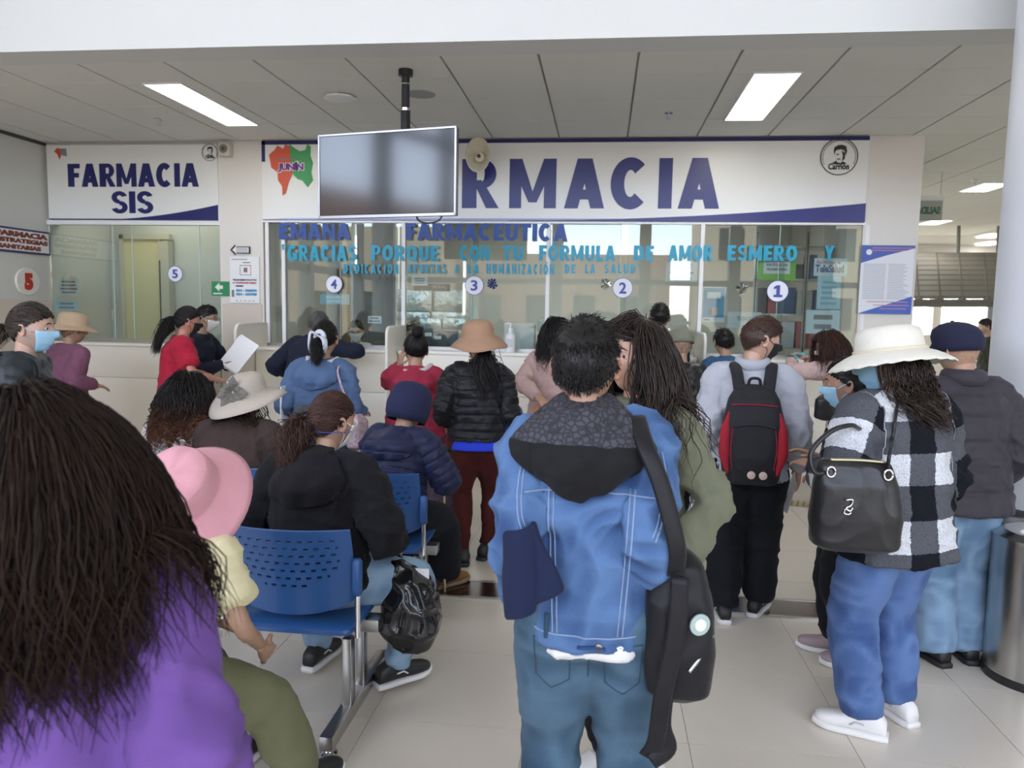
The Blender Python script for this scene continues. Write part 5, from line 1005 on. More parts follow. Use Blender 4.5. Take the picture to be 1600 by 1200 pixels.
# cream inner door of the booth
bd = root('booth_door', 'cream door standing open behind the booth glass', 'door', (atY(232, 450, 8.3).x, 8.3, 0)); a, b_ = atY(196, 450, 8.3), atY(252, 450, 8.3); w = (b_.x-a.x)/2; dz = atY(225, 374, 8.3).z; bd.location.x = (a.x+b_.x)/2
box('leaf', mat('door_cream', (.62, .55, .30), .5), -w, w, 0, .05, 0, dz, bd); box('edge_frame', mat('door_edge', (.5, .47, .36), .5), w, w+.12, -.04, .06, 0, dz-.02, bd); box('edge_frame', MATS['door_edge'], -w-.05, -w, -.02, .06, 0, dz+.05, bd); box('latch_plate', BLACKP, w+.005, w+.02, -.045, -.03, 1.35, 2.1, bd); box('edge_frame', MATS['door_edge'], -w-.05, w+.12, -.02, .06, dz, dz+.06, bd)
c = atY(172, 492, 8.38); o = box('light_switch', PAPER, c.x-.04, c.x+.04, 8.385, 8.402, c.z-.06, c.z+.06, None, .004); tag(o, 'white light switch plate on the booth wall', 'switch')
# sanitiser bottle on the counter
c = atY(797, 548, 7.18); sb = root('sanitiser_bottle', 'white pump bottle of hand sanitiser on the counter ledge', 'bottle', (c.x, 7.17, 1.21)); MB().lathe([(.045, 0), (.048, .01), (.048, .16), (.03, .185), (.018, .19), (.018, .205)], 24).build('bottle', mat('bottle_white', (.78, .78, .78), .3), sb, auto=True); MB().lathe([(.02, .205), (.02, .225), (.007, .23), (.007, .27)], 16).build('pump', mat('bottle_white2', (.8, .8, .8), .35), sb, auto=True); MB().tube([(.01, 0, .27), (-.02, 0, .275), (-.05, 0, .268)], .008, 8).build('nozzle', MATS['bottle_white2'], sb); box('label_print', mat('label_grey', (.55, .56, .58), .6), -.03, .03, -.0495, -.046, .05, .13, sb)
# tactile strip by the counter
ts = tag(MB().box(1.35, 2.3, 6.55, 6.75, 0, .004).build('tactile_strip', mat('tactile_beige', (.5, .42, .28), .6)), 'beige tactile paving strip on the floor before window one', 'paving strip')
for k in range(18): MB().tube([(1.38+k*.05, 6.57, .005), (1.43+k*.05, 6.73, .005)], .007, 5).build('ridge', mat('tactile_ridge', (.2, .16, .1), .5), ts)
# ================================================================== the people
def gx(px, py, Y): return atY(px, py, Y).x
def held(p, name, label, cat):
    r = root(name, label, cat, p.root.location, p.root.rotation_euler.z); return r
def tb(name, m, pts, r, parent, n=8, seg=24, flat=1.0, up=None):
    P = curve_pts(pts, seg); v, f = tube_vf(P, r if not hasattr(r, '__len__') else np.interp(np.linspace(0, 1, seg), np.linspace(0, 1, len(r)), r), n, flat, up); return MB().add(v, f).build(name, m, parent, smooth=True)
def soft(name, m, rings, parent, vox=.008, it=4, wr=.006, seed=0, sc=9):
    """soft bag body from (centre, halfw, halfd) rings"""
    mb = MB(); loft(mb, [ring(V3(*c), V3(1, 0, 0), V3(0, 1, 0), w, d, 28, 3.2) for c, w, d in rings]); me = remesh(mb, vox, it); v = get_co(me); n = get_no(me); q = 1-np.abs(2*vnoise(v*sc*V3(1.2, 1.2, .8)+1.5*vnoise(v*8, seed)[:, None], seed)-1); set_co(me, v+n*(wr*(q**3-.2))[:, None]); me.materials.append(m); return link(name, me, None, parent, smooth=True)
DENIM = cloth('denim_blue', (.030, .072, .20), .85, 'denim', light=(.11, .20, .38)); SEAMW = cloth('denim_stitch', (.24, .32, .46), .8); JEANG = cloth('jeans_slate', (.035, .075, .125), .85, 'denim', light=(.09, .16, .23)); JEANB = cloth('jeans_blue', (.040, .085, .24), .85, 'denim', light=(.12, .20, .40)); JEANL = cloth('jeans_light', (.16, .29, .44), .85, 'denim', light=(.32, .46, .60)); BLKF = cloth('black_fabric', (.012, .012, .013), .9); BLKN = cloth('black_nylon', (.009, .009, .011), .45, 'nylon'); NAVYN = cloth('navy_nylon', (.012, .016, .050), .5, 'nylon'); BLKL = cloth('black_leather', (.012, .012, .013), .32, 'leather'); WHT = cloth('white_cotton', (.72, .72, .71), .9); NAVYF = cloth('navy_cloth', (.014, .020, .055), .9); BLKFL = cloth('black_fleece', (.011, .011, .013), .95, 'fleece', light=(.018, .018, .021)); BLKPANT = cloth('black_trousers', (.010, .011, .014), .9)
# ---- man in the denim jacket
p = Person('man in a blue denim jacket with a black hood, talking in the queue', (gx(930, 700, 1.92), 1.92), yaw=-3, H=1.615, b=.92, skin=(.44, .25, .16), head=(-8, 2, -2), lean=0, hunch=7, side=-7, lw=(-.20, .06, .87), lh=(.12, -1, 0), rw=(.165, .10, .90), rh=(-.1, -1, 0), la=(-.10, 0, .075), ra=(.10, .02, .075), neck=.6)
p.trousers(JEANG, 'jeans', .018, .031, .042, seed=4); p.shoes(SHBLK, SOLEW, lace=SOLEW)
jm = p.top(DENIM, 'denim_jacket', .020, -.12, .095, .072, .008, cuff=.032, wr=.012, seed=2, arm=1.04, it=4)
p.hair(HBLACK, 'short', 4200, .030, .0012, 3, off=.010); p.face()
zc = p.C7[2]
for sg in (-1, 1):
    p.seam('seam', SEAMW, [(sg*.105, zc-.14), (sg*.098, zc-.3), (sg*.085, zc-.50)], .0022); p.seam('seam', SEAMW, [(sg*.093, zc-.14), (sg*.086, zc-.3), (sg*.073, zc-.50)], .0018)
    p.seam('seam', SEAMW, [(sg*.165, zc-.05), (sg*.178, zc-.12), (sg*.172, zc-.20), (sg*.155, zc-.25)], .002); p.seam('seam', SEAMW, [(sg*.155, zc-.05), (sg*.168, zc-.12), (sg*.162, zc-.20), (sg*.148, zc-.24)], .0016)
p.seam('seam', SEAMW, [(-.16, zc-.155), (0, zc-.15), (.16, zc-.155)], .0022); p.seam('seam', SEAMW, [(-.155, zc-.50), (0, zc-.505), (.155, zc-.50)], .0022); p.seam('seam', SEAMW, [(-.155, zc-.548), (0, zc-.552), (.155, zc-.548)], .0018)
h = p.hit(.03, zc-.527)
if h is not None: o = MB().lathe([(.011, 0), (.011, .004), (.006, .006)], 16).build('button', mat('button_bronze', (.2, .15, .12), .35, metal=1), p.root, loc=h+V3(0, -.001, 0), rot=(PI/2, 0, 0)); p.seam('tab', DENIM, [(-.02, zc-.527), (.045, zc-.527)], .016, .001, 12, .25)
mb = MB(); p.torso(mb, [(-.172, .092, .077), (-.15, .095, .078), (0, .088, .07)], .006); p.finish('white_shirt_hem', mb, WHT, [([p.spine(-.3), p.spine(0)], .1)], .011, 3, .010, seed=8)
HOODM = cloth('hood_black', (.013, .013, .014), .9); HOODP = mat('hood_pattern', (.045, .045, .055), .85)
t = HOODP.node_tree; vo = t.nodes.new('ShaderNodeTexVoronoi'); vo.feature = 'DISTANCE_TO_EDGE'; vo.inputs['Scale'].default_value = 62; cr = t.nodes.new('ShaderNodeValToRGB'); cr.color_ramp.elements[0].color = (.012, .012, .016, 1); cr.color_ramp.elements[1].color = (.055, .055, .070, 1); cr.color_ramp.elements[1].position = .22; tc = t.nodes.new('ShaderNodeTexCoord'); t.links.new(tc.outputs['Object'], vo.inputs[0]); t.links.new(vo.outputs[0], cr.inputs[0]); t.links.new(cr.outputs[0], t.nodes['Principled BSDF'].inputs['Base Color'])
p.hood(HOODM, 'hood', .245, .10, .185, .055, .72, .055, lining=HOODP); 
mb = MB(); rs = []
for k in range(9):
    t_ = k/8; a = R(0); rs.append(ring(p.nb+V3(0, -.012-.050*math.sin(t_*PI*.6), .055-.115*t_), V3(1, 0, 0), nrm(V3(0, 1, .35)), .072+.105*t_**.8, .066+.045*t_, 32))
loft(mb, rs); me = remesh(mb, .008, 5); v = get_co(me); n = get_no(me); set_co(me, v+n*(.005*(vnoise(v*22, 3)-.4))[:, None]); link('hood_collar', me, HOODP, p.root, smooth=True)
p.tube('belt_loop', JEANG, [(-.10, -.118, p.P[2]+.03), (-.10, -.124, p.P[2]+.0), (-.10, -.122, p.P[2]-.03)], .006)
tq = [o for o in p.root.children if o.name.startswith('jeans')][0]; pz = p.P[2]
for sg in (-1, 1):
    c = [(sg*.04, pz-.05), (sg*.135, pz-.04), (sg*.13, pz-.15), (sg*.09, pz-.185), (sg*.045, pz-.16), (sg*.04, pz-.05)]
    for a_, b_ in zip(c[:-1], c[1:]): p.seam('pocket_seam', mat('stitch_dark', (.03, .06, .09), .8), [a_, ((a_[0]+b_[0])/2, (a_[1]+b_[1])/2), b_], .0016, .001, 10, o=tq)
p.seam('pocket_seam', MATS['stitch_dark'], [(0, pz+.04), (.005, pz-.06), (0, pz-.16)], .0018, .001, 14, o=tq); p.bvh = None
# navy cloth carried on his forearm
hc_ = held(p, 'folded_jacket', 'folded navy jacket hanging over the denim man\'s bent arm', 'jacket'); e = p.el['l']; g = []
nu, nv = 14, 12
for j in range(nv):
    for i in range(nu):
        u, t_ = i/(nu-1), j/(nv-1); q = (V3(-.20, 0, 1.09)*(1-u)+V3(-.125, 0, 1.12)*u)*(1-t_)+(V3(-.175, 0, .87)*(1-u)+V3(-.07, 0, .95)*u)*t_; g.append((q[0], -.148-.02*math.sin(u*3+.4)+.010*math.sin(u*10+t_*3), q[2]))
me = bpy.data.meshes.new('cloth'); me.from_pydata(g, [], [(j*nu+i, j*nu+i+1, (j+1)*nu+i+1, (j+1)*nu+i) for j in range(nv-1) for i in range(nu-1)]); o = link('cloth', me, NAVYF, hc_, smooth=True); so = o.modifiers.new('t', 'SOLIDIFY'); so.thickness = .03; so = o.modifiers.new('b', 'SUBSURF'); so.levels = 1; so.render_levels = 1
# black sling backpack on his right shoulder
bg_ = held(p, 'sling_backpack', 'black backpack slung by one strap at the denim man\'s side', 'backpack')
bx_ = .225
soft('bag_body', BLKN, [((bx_, -.05, .66), .03, .03), ((bx_, -.05, .69), .075, .07), ((bx_, -.05, .79), .088, .08), ((bx_-.01, -.05, .92), .08, .075), ((bx_-.01, -.05, 1.01), .055, .05), ((bx_-.01, -.05, 1.04), .025, .02)], bg_, .007, 4, .007, 3)
tb('shoulder_strap', BLKN, [(.10, -.04, p.C7[2]+.03), (.125, -.11, p.C7[2]-.03), (.165, -.135, p.C7[2]-.12), (.205, -.15, p.C7[2]-.26), (bx_-.02, -.12, 1.0)], .022, bg_, 8, 30, .22, (0, -.6, .8))
tb('webbing_strap', BLKN, [(bx_-.01, -.135, 1.0), (bx_-.015, -.145, .86), (bx_-.04, -.14, .70), (bx_-.05, -.12, .58), (bx_-.07, -.11, .53)], .022, bg_, 8, 30, .15, (0, -1, 0)); tb('webbing_strap', BLKN, [(bx_-.03, -.11, .72), (bx_-.035, -.11, .62), (bx_-.02, -.11, .56), (bx_-.06, -.12, .525)], .02, bg_, 8, 24, .18, (0, -1, 0))
tb('zip', mat('zip_silver', (.45, .45, .46), .3, metal=1), [(bx_+.02, -.135, .77), (bx_+.05, -.12, .81), (bx_+.075, -.095, .85)], .005, bg_); o = MB().lathe([(.026, 0), (.026, .004)], 24).build('round_badge', mat('badge_green', (.35, .45, .42), .5), bg_, loc=(bx_+.04, -.126, .885), rot=(PI/2, 0, .45)); MB().lathe([(.014, .004), (.014, .007)], 20).build('badge_mark', PAPER, o)
# ---- woman turned towards him
HOLIVE = cloth('olive_jacket', (.16, .17, .115), .9)
p = Person('woman with long dark hair and olive jacket facing the man in denim', (gx(1000, 700, 2.52), 2.52), yaw=130, H=1.585, b=.95, skin=(.56, .33, .23), head=(4, 0, -4), lean=0, hunch=4, lw=(-.25, .05, .85), rw=(.25, .05, .85), la=(-.08, 0, .075), ra=(.09, .03, .075), hipw=1.05)
p.trousers(BLKPANT, 'trousers', .006, .024, .034); p.shoes(SHWHT, SOLEW, lace=mat('lace_grey', (.5, .5, .5), .7)); p.top(HOLIVE, 'jacket', .020, -.28, .108, .08, .011, seed=5, f=True, wr=.010); p.face()
p.hair(hair_mat('hair_ombre_brown', (.010, .007, .006), (.075, .048, .036)), 'long', 1300, .50, .0020, 6, off=.008, wave=.012, wl=.16, part=-.3, drift=(0, -.05, 0), S=26)
# ---- foreground woman in purple
PURP = cloth('purple_cotton', (.135, .068, .26), .8)
p = Person('woman in a purple top with long dark brown hair, nearest the camera', (gx(62, 900, .95), .95), yaw=8, H=1.475, b=.98, skin=(.45, .27, .18), head=(22, 10, -12), side=-7, lean=6, hunch=10, lw=(-.26, .10, .80), rw=(.26, .12, .80))
p.trousers(BLKPANT, 'trousers'); p.shoes(SHBLK, SOLEW, lace=SOLEW); p.top(PURP, 'blouse', .016, -.35, .11, .08, .010, seed=9, f=True, wr=.014, wscale=.8); p.face()
p.hair(hair_mat('hair_long_brown', (.008, .0045, .003), (.032, .017, .011), .6, .15), 'long', 3500, .35, .0015, 12, off=.012, wave=.012, wl=.2, drift=(.26, -.10, 0), S=13)
# ---- seated child with the pink bucket hat
p = Person('child in a pink bucket hat and pale yellow shirt on the nearest seat', (-1.285, 1.99), yaw=-22, H=1.34, b=1.04, skin=(.40, .24, .16), sit=.44, lean=14, hunch=16, side=-8, head=(10, -36, 14), la=(-.10, .36, .08), ra=(.20, .40, .08), rk=(.5, .6, 1), rw=(.17, .27, .56), rh=(.8, -.6, -.2), lw=(-.12, .30, .56))
p.trousers(cloth('olive_trousers', (.15, .155, .085), .9), 'trousers', .022, .036, .044, seed=3, thigh=1.1); p.shoes(SHBLK, SOLEW, lace=SOLEW); p.top(cloth('yellow_cotton', (.70, .64, .40), .9), 'shirt', .020, -.1, .105, .08, .010, sleeve=0, seed=6, arm=1.25); p.hair(HBLACK, 'short', 500, .02, .0016, 4, hatz=.1)
PINK = cloth('pink_cotton', (.62, .31, .35), .9)
hm = p.hat('bucket_hat', PINK, [(.190, -.066), (.176, -.052), (.146, -.020), (.120, .006), (.113, .012), (.111, .016), (.106, .05), (.098, .084), (.092, .092), (.065, .10), (.02, .102)], fn=lambda q, a, r, h: q+V3(0, 0, .008*math.sin(2*a+.6)*max(0, (r-.11)/.06)+.003*math.sin(7*a)*(h > .02)), at=(0, -.012, .03), tilt=(0, -8, 0), sy=1.14)
for rr_, hh_ in ((.1145, .012), (.0965, .086)): MB().tube([p.hc+p.HM @ (rotm(0, -8, 0) @ V3(rr_*math.cos(a), rr_*1.14*math.sin(a), hh_)+V3(0, -.012, .03)) for a in np.linspace(0, 2*PI, 49)], .0022, 6).build('hat_seam', cloth('pink_seam', (.55, .24, .28), .9), hm, smooth=True)
# ---- seated woman in black fleece
p = Person('seated woman in a black fleece with a brown ponytail and light jeans', (-1.12, 2.86), yaw=-6, H=1.56, b=1.12, skin=(.47, .28, .19), sit=.44, lean=4, hunch=12, head=(-28, 6, 0), la=(-.13, .28, .10), ra=(.27, .20, .10), rk=(.55, .5, 1), rw=(.25, .20, .66), rh=(.5, -1, -.1), lw=(-.22, .22, .66), lh=(-.5, -1, -.1), lf=-4, rf=-38, hands=('relaxed', 'grip'), rhand=((.2, .25, -1), (-1, .1, 0)))
p.trousers(JEANL, 'jeans', .012, .026, .038, seed=6); p.shoes(SHBLK, SOLEW, lace=SOLEW)
p.top(BLKFL, 'fleece_jacket', .030, -.05, .110, .09, .010, seed=7, arm=1.12, wr=.012, it=5, fuzz=.003, cuff=.026)
p.hood(BLKFL, 'hood', .21, .10, .15, .05, .35, .05); p.tube('bag_strap', cloth('strap_grey', (.09, .095, .10), .7), [p.hit(x, z)-V3(0, .004, 0) for x, z in ((-.16, p.P[2]+.06), (-.10, p.P[2]+.14), (-.05, p.P[2]+.21))], .021, 8, 20, .15)
for k in 'lr': 
    a, b_ = p.el[k], p.wr[k]; mb = MB(); limb(mb, [a+(b_-a)*.30, (a+b_)/2+(b_-a)*.1, b_], [.064, .060, .044], 16, 14); p.finish('sleeve_panel', mb, BLKN, [([a, b_], .05)], .009, 3, .008, seed=12)
p.hair(HCHEST, 'tail', 1200, r=.0019, seed=8, tie=(-.42, -.85, .05), tail=.21, wave=.020, wl=.05, spread=.030, off=.007); p.face(mask=WMASK)
MB().tube([p.tie+V3(.034*math.cos(a), .02*math.sin(a), .034*math.sin(a)) for a in np.linspace(0, 2*PI, 25)], .019, 10).build('scrunchie', mat('scrunchie_print', (.03, .03, .03), .8, var=.9, vscale=60), p.root, smooth=True)
T = lambda q: p.hc+(np.asarray(q)) @ p.HM.T
MB().tube(T(curve_pts([V3(.072, .05, -.035), V3(.085, -.01, -.035), V3(.05, -.075, -.04), V3(-.02, -.085, -.04)], 16)), .005, 6, .3).build('mask_band', mat('band_blue', (.04, .10, .55), .6), p.root, smooth=True)
# black plastic bag in her hand
hw = p.root.matrix_basis @ Vector(p.hp_r); b0 = atY(648, 935, 3.12)
pb = root('plastic_bag', 'bulging glossy black plastic bag hanging from the seated woman\'s hand', 'bag', (b0.x+.015, hw.y-.09, .0)); zt = hw.z; PBM = mat('bin_bag_plastic', (.010, .010, .011), .16, bump=.5, bscale=14, coat=.3)
soft('bag_body', PBM, [((.01, 0, zt-.37), .03, .03), ((.01, 0, zt-.345), .08, .07), ((.01, 0, zt-.27), .118, .10), ((0, 0, zt-.16), .115, .095), ((-.01, 0, zt-.07), .09, .06), ((-.03, 0, zt-.03), .055, .03), ((-.05, 0, zt), .03, .012)], pb, .006, 3, .014, 4, 13)
tb('handle_loop', PBM, [(-.06, 0, zt-.04), (hw.x-b0.x-.015, .08, zt+.015), (-.02, .0, zt-.03)], [.02, .012, .02], pb, 8, 16, .4); box('paper_inside', PAPER, -.03, .085, -.012, -.006, zt-.12, zt-.02, pb)
# ---- middle row
BRWN = cloth('brown_knit', (.045, .030, .027), .95, 'knit', light=(.09, .062, .055))
p = Person('seated person in a brown sweater and off-white hat with a grey bow', (gx(360, 690, 3.82), 3.82), yaw=4, H=1.46, b=1.16, sit=.44, lean=8, hunch=20, head=(-6, 14, 4), skin=(.4, .23, .15))
p.trousers(BLKPANT, 'trousers'); p.shoes(SHBLK, SOLEB); p.top(BRWN, 'sweater', .028, -.05, .112, .09, .011, seed=3, wr=.010, f=True, arm=1.15); p.hair(HBROWN, 'long', 900, .20, .0022, 5, wave=.012, wl=.09, S=14, hatz=.0)
OFFW = cloth('hat_offwhite', (.50, .44, .375), .9)
SUN = lambda b_, d_: [(b_, -d_), (b_*.9, -d_*.62), (b_*.75, -d_*.25), (.118, -.002), (.104, .006), (.100, .012), (.098, .05), (.092, .08), (.07, .102), (.03, .110)]
hm = p.hat('sun_hat', OFFW, SUN(.205, .05), fn=lambda q, a, r, h: q+V3(0, 0, (.028*math.sin(2*a+2.2)+.012*math.sin(3*a))*max(0, (r-.11)/.09)), at=(0, -.01, .035), tilt=(0, -26, -8))
GBW = mat('bow_grey', (.17, .155, .135), .9, var=.3, vscale=30)
for k in range(9):
    a = 2*PI*k/9; rr2 = random.Random(k); l = .085*rr2.uniform(.7, 1.3); c = p.hc+p.HM @ V3(-.02, -.13, .02); d1 = nrm(V3(math.cos(a), -.35, math.sin(a)*.8)); d2 = nrm(np.cross(d1, V3(0, -1, .2)))
    MB().add([c, c+d1*l*.6+d2*.03, c+d1*l, c+d1*l*.6-d2*.03, c+d1*l*.5+V3(0, -.018, 0), c+V3(0, .006, 0)], [(0, 1, 4), (1, 2, 4), (2, 3, 4), (3, 0, 4), (5, 3, 2), (5, 2, 1), (5, 1, 0), (5, 0, 3)]).build('bow_petal', GBW, hm)
p = Person('seated woman in a white top with wavy auburn-tipped long hair', (gx(266, 680, 3.9), 3.9), yaw=-4, H=1.45, b=.95, sit=.44, lean=4, hunch=12, head=(-20, 8, 6), skin=(.45, .27, .18))
p.trousers(JEANB, 'jeans'); p.shoes(SHBLK, SOLEW, lace=SOLEW); p.top(WHT, 'blouse', .016, -.05, .10, .08, .012, seed=4, f=True); p.ombre = 1; p.hair(hair_mat('hair_ombre', (.008, .006, .006), (.20, .07, .03), .4), 'long', 950, .36, .0023, 9, wave=.020, wl=.075, S=24)
p.tube('bag_strap', BLKF, [p.hit(-.12, p.P[2]+.12)-V3(0, .005, 0), p.hit(-.10, p.P[2]+.28)-V3(0, .005, 0), p.C7+V3(-.09, -.03, -.01)], .012, 8, 12, .3)
p = Person('seated person in a navy quilted coat and navy hood, leaning on a stick', (gx(608, 690, 3.86), 3.86), yaw=-16, H=1.43, b=1.10, sit=.44, lean=8, hunch=20, head=(-10, 18, 0), skin=(.42, .25, .17), la=(-.05, .40, .08), ra=(.12, .42, .08), rf=-25, rw=(.13, .28, .80), rh=(.6, -.8, -.3), lw=(-.10, .34, .74), hands=('relaxed', 'grip'))
p.trousers(BLKPANT, 'trousers', .02, .05, .05, seed=4); p.shoes(cloth('brown_suede', (.22, .11, .04), .8), mat('sole_tan', (.22, .15, .09), .7)); p.top(NAVYN, 'quilted_coat', .030, -.1, .112, .09, .008, seed=5, quilt=(.045, .011), arm=1.2, it=3)
hm = p.hat('hood_cap', cloth('navy_cap', (.020, .023, .06), .8), [(.092, -.115), (.104, -.08), (.108, -.03), (.106, .02), (.096, .06), (.07, .09), (.03, .102)], fn=lambda q, a, r, h: q+V3(0, -.012 if q[1] < 0 and h < -.02 else 0, .0), at=(0, -.012, .03)); p.hood(NAVYN, 'coat_hood', .15, .10, .15, .03, .2, .03)
st = held(p, 'walking_stick', 'thin walking stick held by the person in the navy quilted coat', 'stick'); tb('shaft', mat('stick_wood', (.45, .35, .22), .5), [(p.wr['r'][0]+.03, p.wr['r'][1]+.06, .0), (p.wr['r'][0]+.02, p.wr['r'][1]+.05, .82)], .008, st); tb('handle', BLACKP, [(p.wr['r'][0]-.03, p.wr['r'][1]+.05, .82), (p.wr['r'][0]+.07, p.wr['r'][1]+.06, .825)], .012, st)
# ---- standing queue at the windows
p = Person('woman in a black quilted jacket, tan sun hat and maroon leggings', (gx(745, 700, 4.74), 4.74), yaw=6, H=1.505, b=1.04, skin=(.5, .3, .2), head=(14, 2, 0), lean=1, hunch=5, lw=(-.20, .12, .88), rw=(.18, .18, .95), la=(-.075, -.06, .075), ra=(.075, .06, .075), lf=6, rf=-24, hipw=1.1)
p.trousers(cloth('maroon_velvet', (.065, .012, .010), .8), 'leggings', .004, .024, .036, wr=.006, seed=3, hipw=1.06, thigh=1.06); p.shoes(SHBLK, SOLEB); p.top(BLKN, 'quilted_jacket', .022, .02, .108, .086, .008, seed=2, quilt=(.05, .010), f=True, it=3, arm=1.05)
mb = MB(); p.torso(mb, [(-.13, .106, .084), (0, .100, .080), (.12, .085, .065)], .008); p.finish('blue_shirt_hem', mb, cloth('royal_blue', (.03, .06, .62), .8), [([p.spine(-.1), p.spine(.1)], .1)], .011, 3, .002)
p.hair(HBLACK, 'tail', 1100, r=.0026, seed=3, hatz=.1, tie=(.25, -.9, -.35), tail=.30, wave=.020, wl=.06, spread=.052, taildir=(.10, -.12, -1)); p.face(mask=BMASK)
TAN = cloth('hat_tan', (.37, .225, .145), .9); hm = p.hat('sun_hat', TAN, SUN(.18, .055), fn=lambda q, a, r, h: q+V3(0, 0, (-.022*math.sin(a+2.7)+.008*math.sin(4*a))*max(0, (r-.11)/.09)), at=(0, -.01, .03), tilt=(0, -4, -6))
CRIM = cloth('crimson_fleece', (.30, .018, .045), .9, 'fleece', light=(.45, .05, .09))
p = Person('woman in a crimson fleece with a black bun, hand at her cheek', (gx(648, 620, 5.15), 5.15), yaw=12, H=1.42, b=1.14, skin=(.42, .24, .16), head=(10, 12, 4), lean=4, hunch=10, lw=(-.12, .13, 1.20), lh=(-.5, -.1, -1), rw=(.2, .25, .98), hipw=1.1, lhand=((.3, -.25, .9), (.9, .3, 0)))
p.trousers(BLKPANT, 'trousers'); p.shoes(SHBLK, SOLEB); p.top(CRIM, 'fleece_jacket', .028, -.25, .118, .09, .011, seed=3, f=True, fuzz=.002, wr=.01); p.hood(CRIM, 'hood', .17, .10, .15, .03, .5, .01); tb('hood_lining', cloth('lining_cream', (.6, .52, .50), .95, 'fleece'), [p.nb+V3(-.10, .02, .02), p.nb+V3(-.06, -.065, .0), p.nb+V3(0, -.085, .0), p.nb+V3(.07, -.065, .015), p.nb+V3(.11, .0, .04)], .022, p.root, 8, 20, .7); p.hair(HBLACK, 'bun', 900, r=.002, seed=5, tie=(-.05, -.75, .7), spread=.038)
BLUH = cloth('blue_hoodie', (.075, .125, .24), .8, 'cotton', light=(.125, .195, .335))
p = Person('woman in a blue hooded jacket with a white scrunchie', (gx(500, 600, 4.75), 4.75), yaw=-4, H=1.505, b=1.02, skin=(.47, .28, .19), head=(6, 8, 0), lean=2, hunch=6, lw=(-.22, .12, .84), rw=(.20, .2, .92), hipw=1.05)
p.trousers(BLKPANT, 'trousers'); p.shoes(SHBLK, SOLEB); p.top(BLUH, 'hooded_jacket', .024, -.22, .108, .084, .010, seed=6, f=True, wr=.010); p.hood(BLUH, 'hood', .20, .105, .155, .035, .5, .02); tb('hood_lining', cloth('lining_white', (.62, .63, .66), .9), [p.nb+V3(-.10, .0, .03), p.nb+V3(-.05, -.075, .0), p.nb+V3(.05, -.075, .0), p.nb+V3(.11, .0, .03)], .018, p.root, 8, 16, .7)
p.hair(HBLACK, 'tail', 800, r=.0023, seed=7, tie=(.12, -.95, .0), tail=.17, wave=.006, spread=.022)
for sg in (-1, 1): tb('scrunchie_bow', cloth('scrunchie_white', (.62, .64, .70), .8), [p.tie+V3(0, -.03, .01), p.tie+V3(sg*.045, -.045, .01-sg*.02), p.tie+V3(sg*.055, -.05, -.06), p.tie+V3(sg*.05, -.045, -.10)], [.012, .026, .022, .010], p.root, 8, 14, .4)
MB().tube([p.tie+V3(.03*math.cos(a), -.012, .035*math.sin(a)) for a in np.linspace(0, 2*PI, 21)], .016, 8).build('scrunchie', MATS['scrunchie_white'], p.root, smooth=True)
o = held(p, 'document_folder', 'thin white folder under the arm of the woman in the blue jacket', 'folder'); box('cover', PAPER, -.21, -.20, -.14, .06, .80, 1.10, o)
fb = held(p, 'floral_bag', 'patterned pink and white shoulder bag of the woman in the blue jacket', 'bag'); FLM = mat('floral_print', (.5, .38, .42), .8, var=.9, vscale=55); soft('bag_body', FLM, [((.27, -.02, .70), .03, .05), ((.27, -.02, .73), .055, .11), ((.265, -.02, .88), .05, .10), ((.26, -.02, .93), .02, .06)], fb, .01, 3, .006); tb('strap', FLM, [(.26, -.05, .92), (.20, -.11, 1.10), (.15, -.06, p.C7[2]-.02), (.17, .06, 1.2)], .014, fb, 8, 20, .4)
p = Person('older man in a navy jacket leaning on the counter at window four', (gx(478, 600, 6.55), 6.50), yaw=-12, H=1.60, b=1.08, skin=(.43, .26, .18), head=(-6, 18, 0), lean=10, hunch=16, lw=(-.25, .20, .98), rw=(.26, .34, 1.24), lh=(-.6, -1, -.2), rh=(1, -.3, -.1))
p.trousers(BLKPANT, 'trousers'); p.shoes(SHBLK, SOLEB); p.top(cloth('navy_jacket', (.014, .018, .035), .85), 'jacket', .024, -.2, .108, .08, .012, seed=4, arm=1.1); p.hair(HGREY, 'short', 900, .02, .002, 4)
PNKS = cloth('pink_sweater', (.50, .34, .31), .9, 'knit')
p = Person('woman in a pale pink sweater holding an orange bag behind the man in denim', (gx(862, 600, 5.75), 5.75), yaw=-28, H=1.55, b=1.0, skin=(.46, .27, .18), head=(40, 4, 0), lean=2, hunch=8, lw=tuple(Matrix.Rotation(R(28), 3, 'Z') @ (atY(838, 618, 5.5)-Vector((gx(862, 600, 5.75), 5.75, 0)))), lh=(-1, -.5, -.3), hands=('grip', 'relaxed'))
p.trousers(BLKPANT, 'trousers'); p.shoes(SHBLK, SOLEB); p.top(PNKS, 'sweater', .024, -.12, .104, .08, .011, seed=4, f=True, arm=1.1); p.hair(HBLACK, 'long', 600, .30, .0022, 4, wave=.01, S=16); p.face(mask=BMASK)
ob = held(p, 'orange_bag', 'translucent orange plastic bag hanging from the pink sweater sleeve', 'bag'); hpl = p.hp_l; OR = mat('orange_plastic', (.62, .20, .03), .35, bump=.4, bscale=20); soft('bag_body', OR, [((hpl[0], hpl[1], hpl[2]-.26), .05, .03), ((hpl[0], hpl[1], hpl[2]-.22), .075, .045), ((hpl[0], hpl[1], hpl[2]-.08), .055, .035), ((hpl[0], hpl[1], hpl[2]-.03), .03, .02)], ob, .008, 3, .01); tb('handle_loop', OR, [(hpl[0]-.03, hpl[1], hpl[2]-.06), (hpl[0], hpl[1], hpl[2]+.02), (hpl[0]+.03, hpl[1], hpl[2]-.06)], .008, ob)
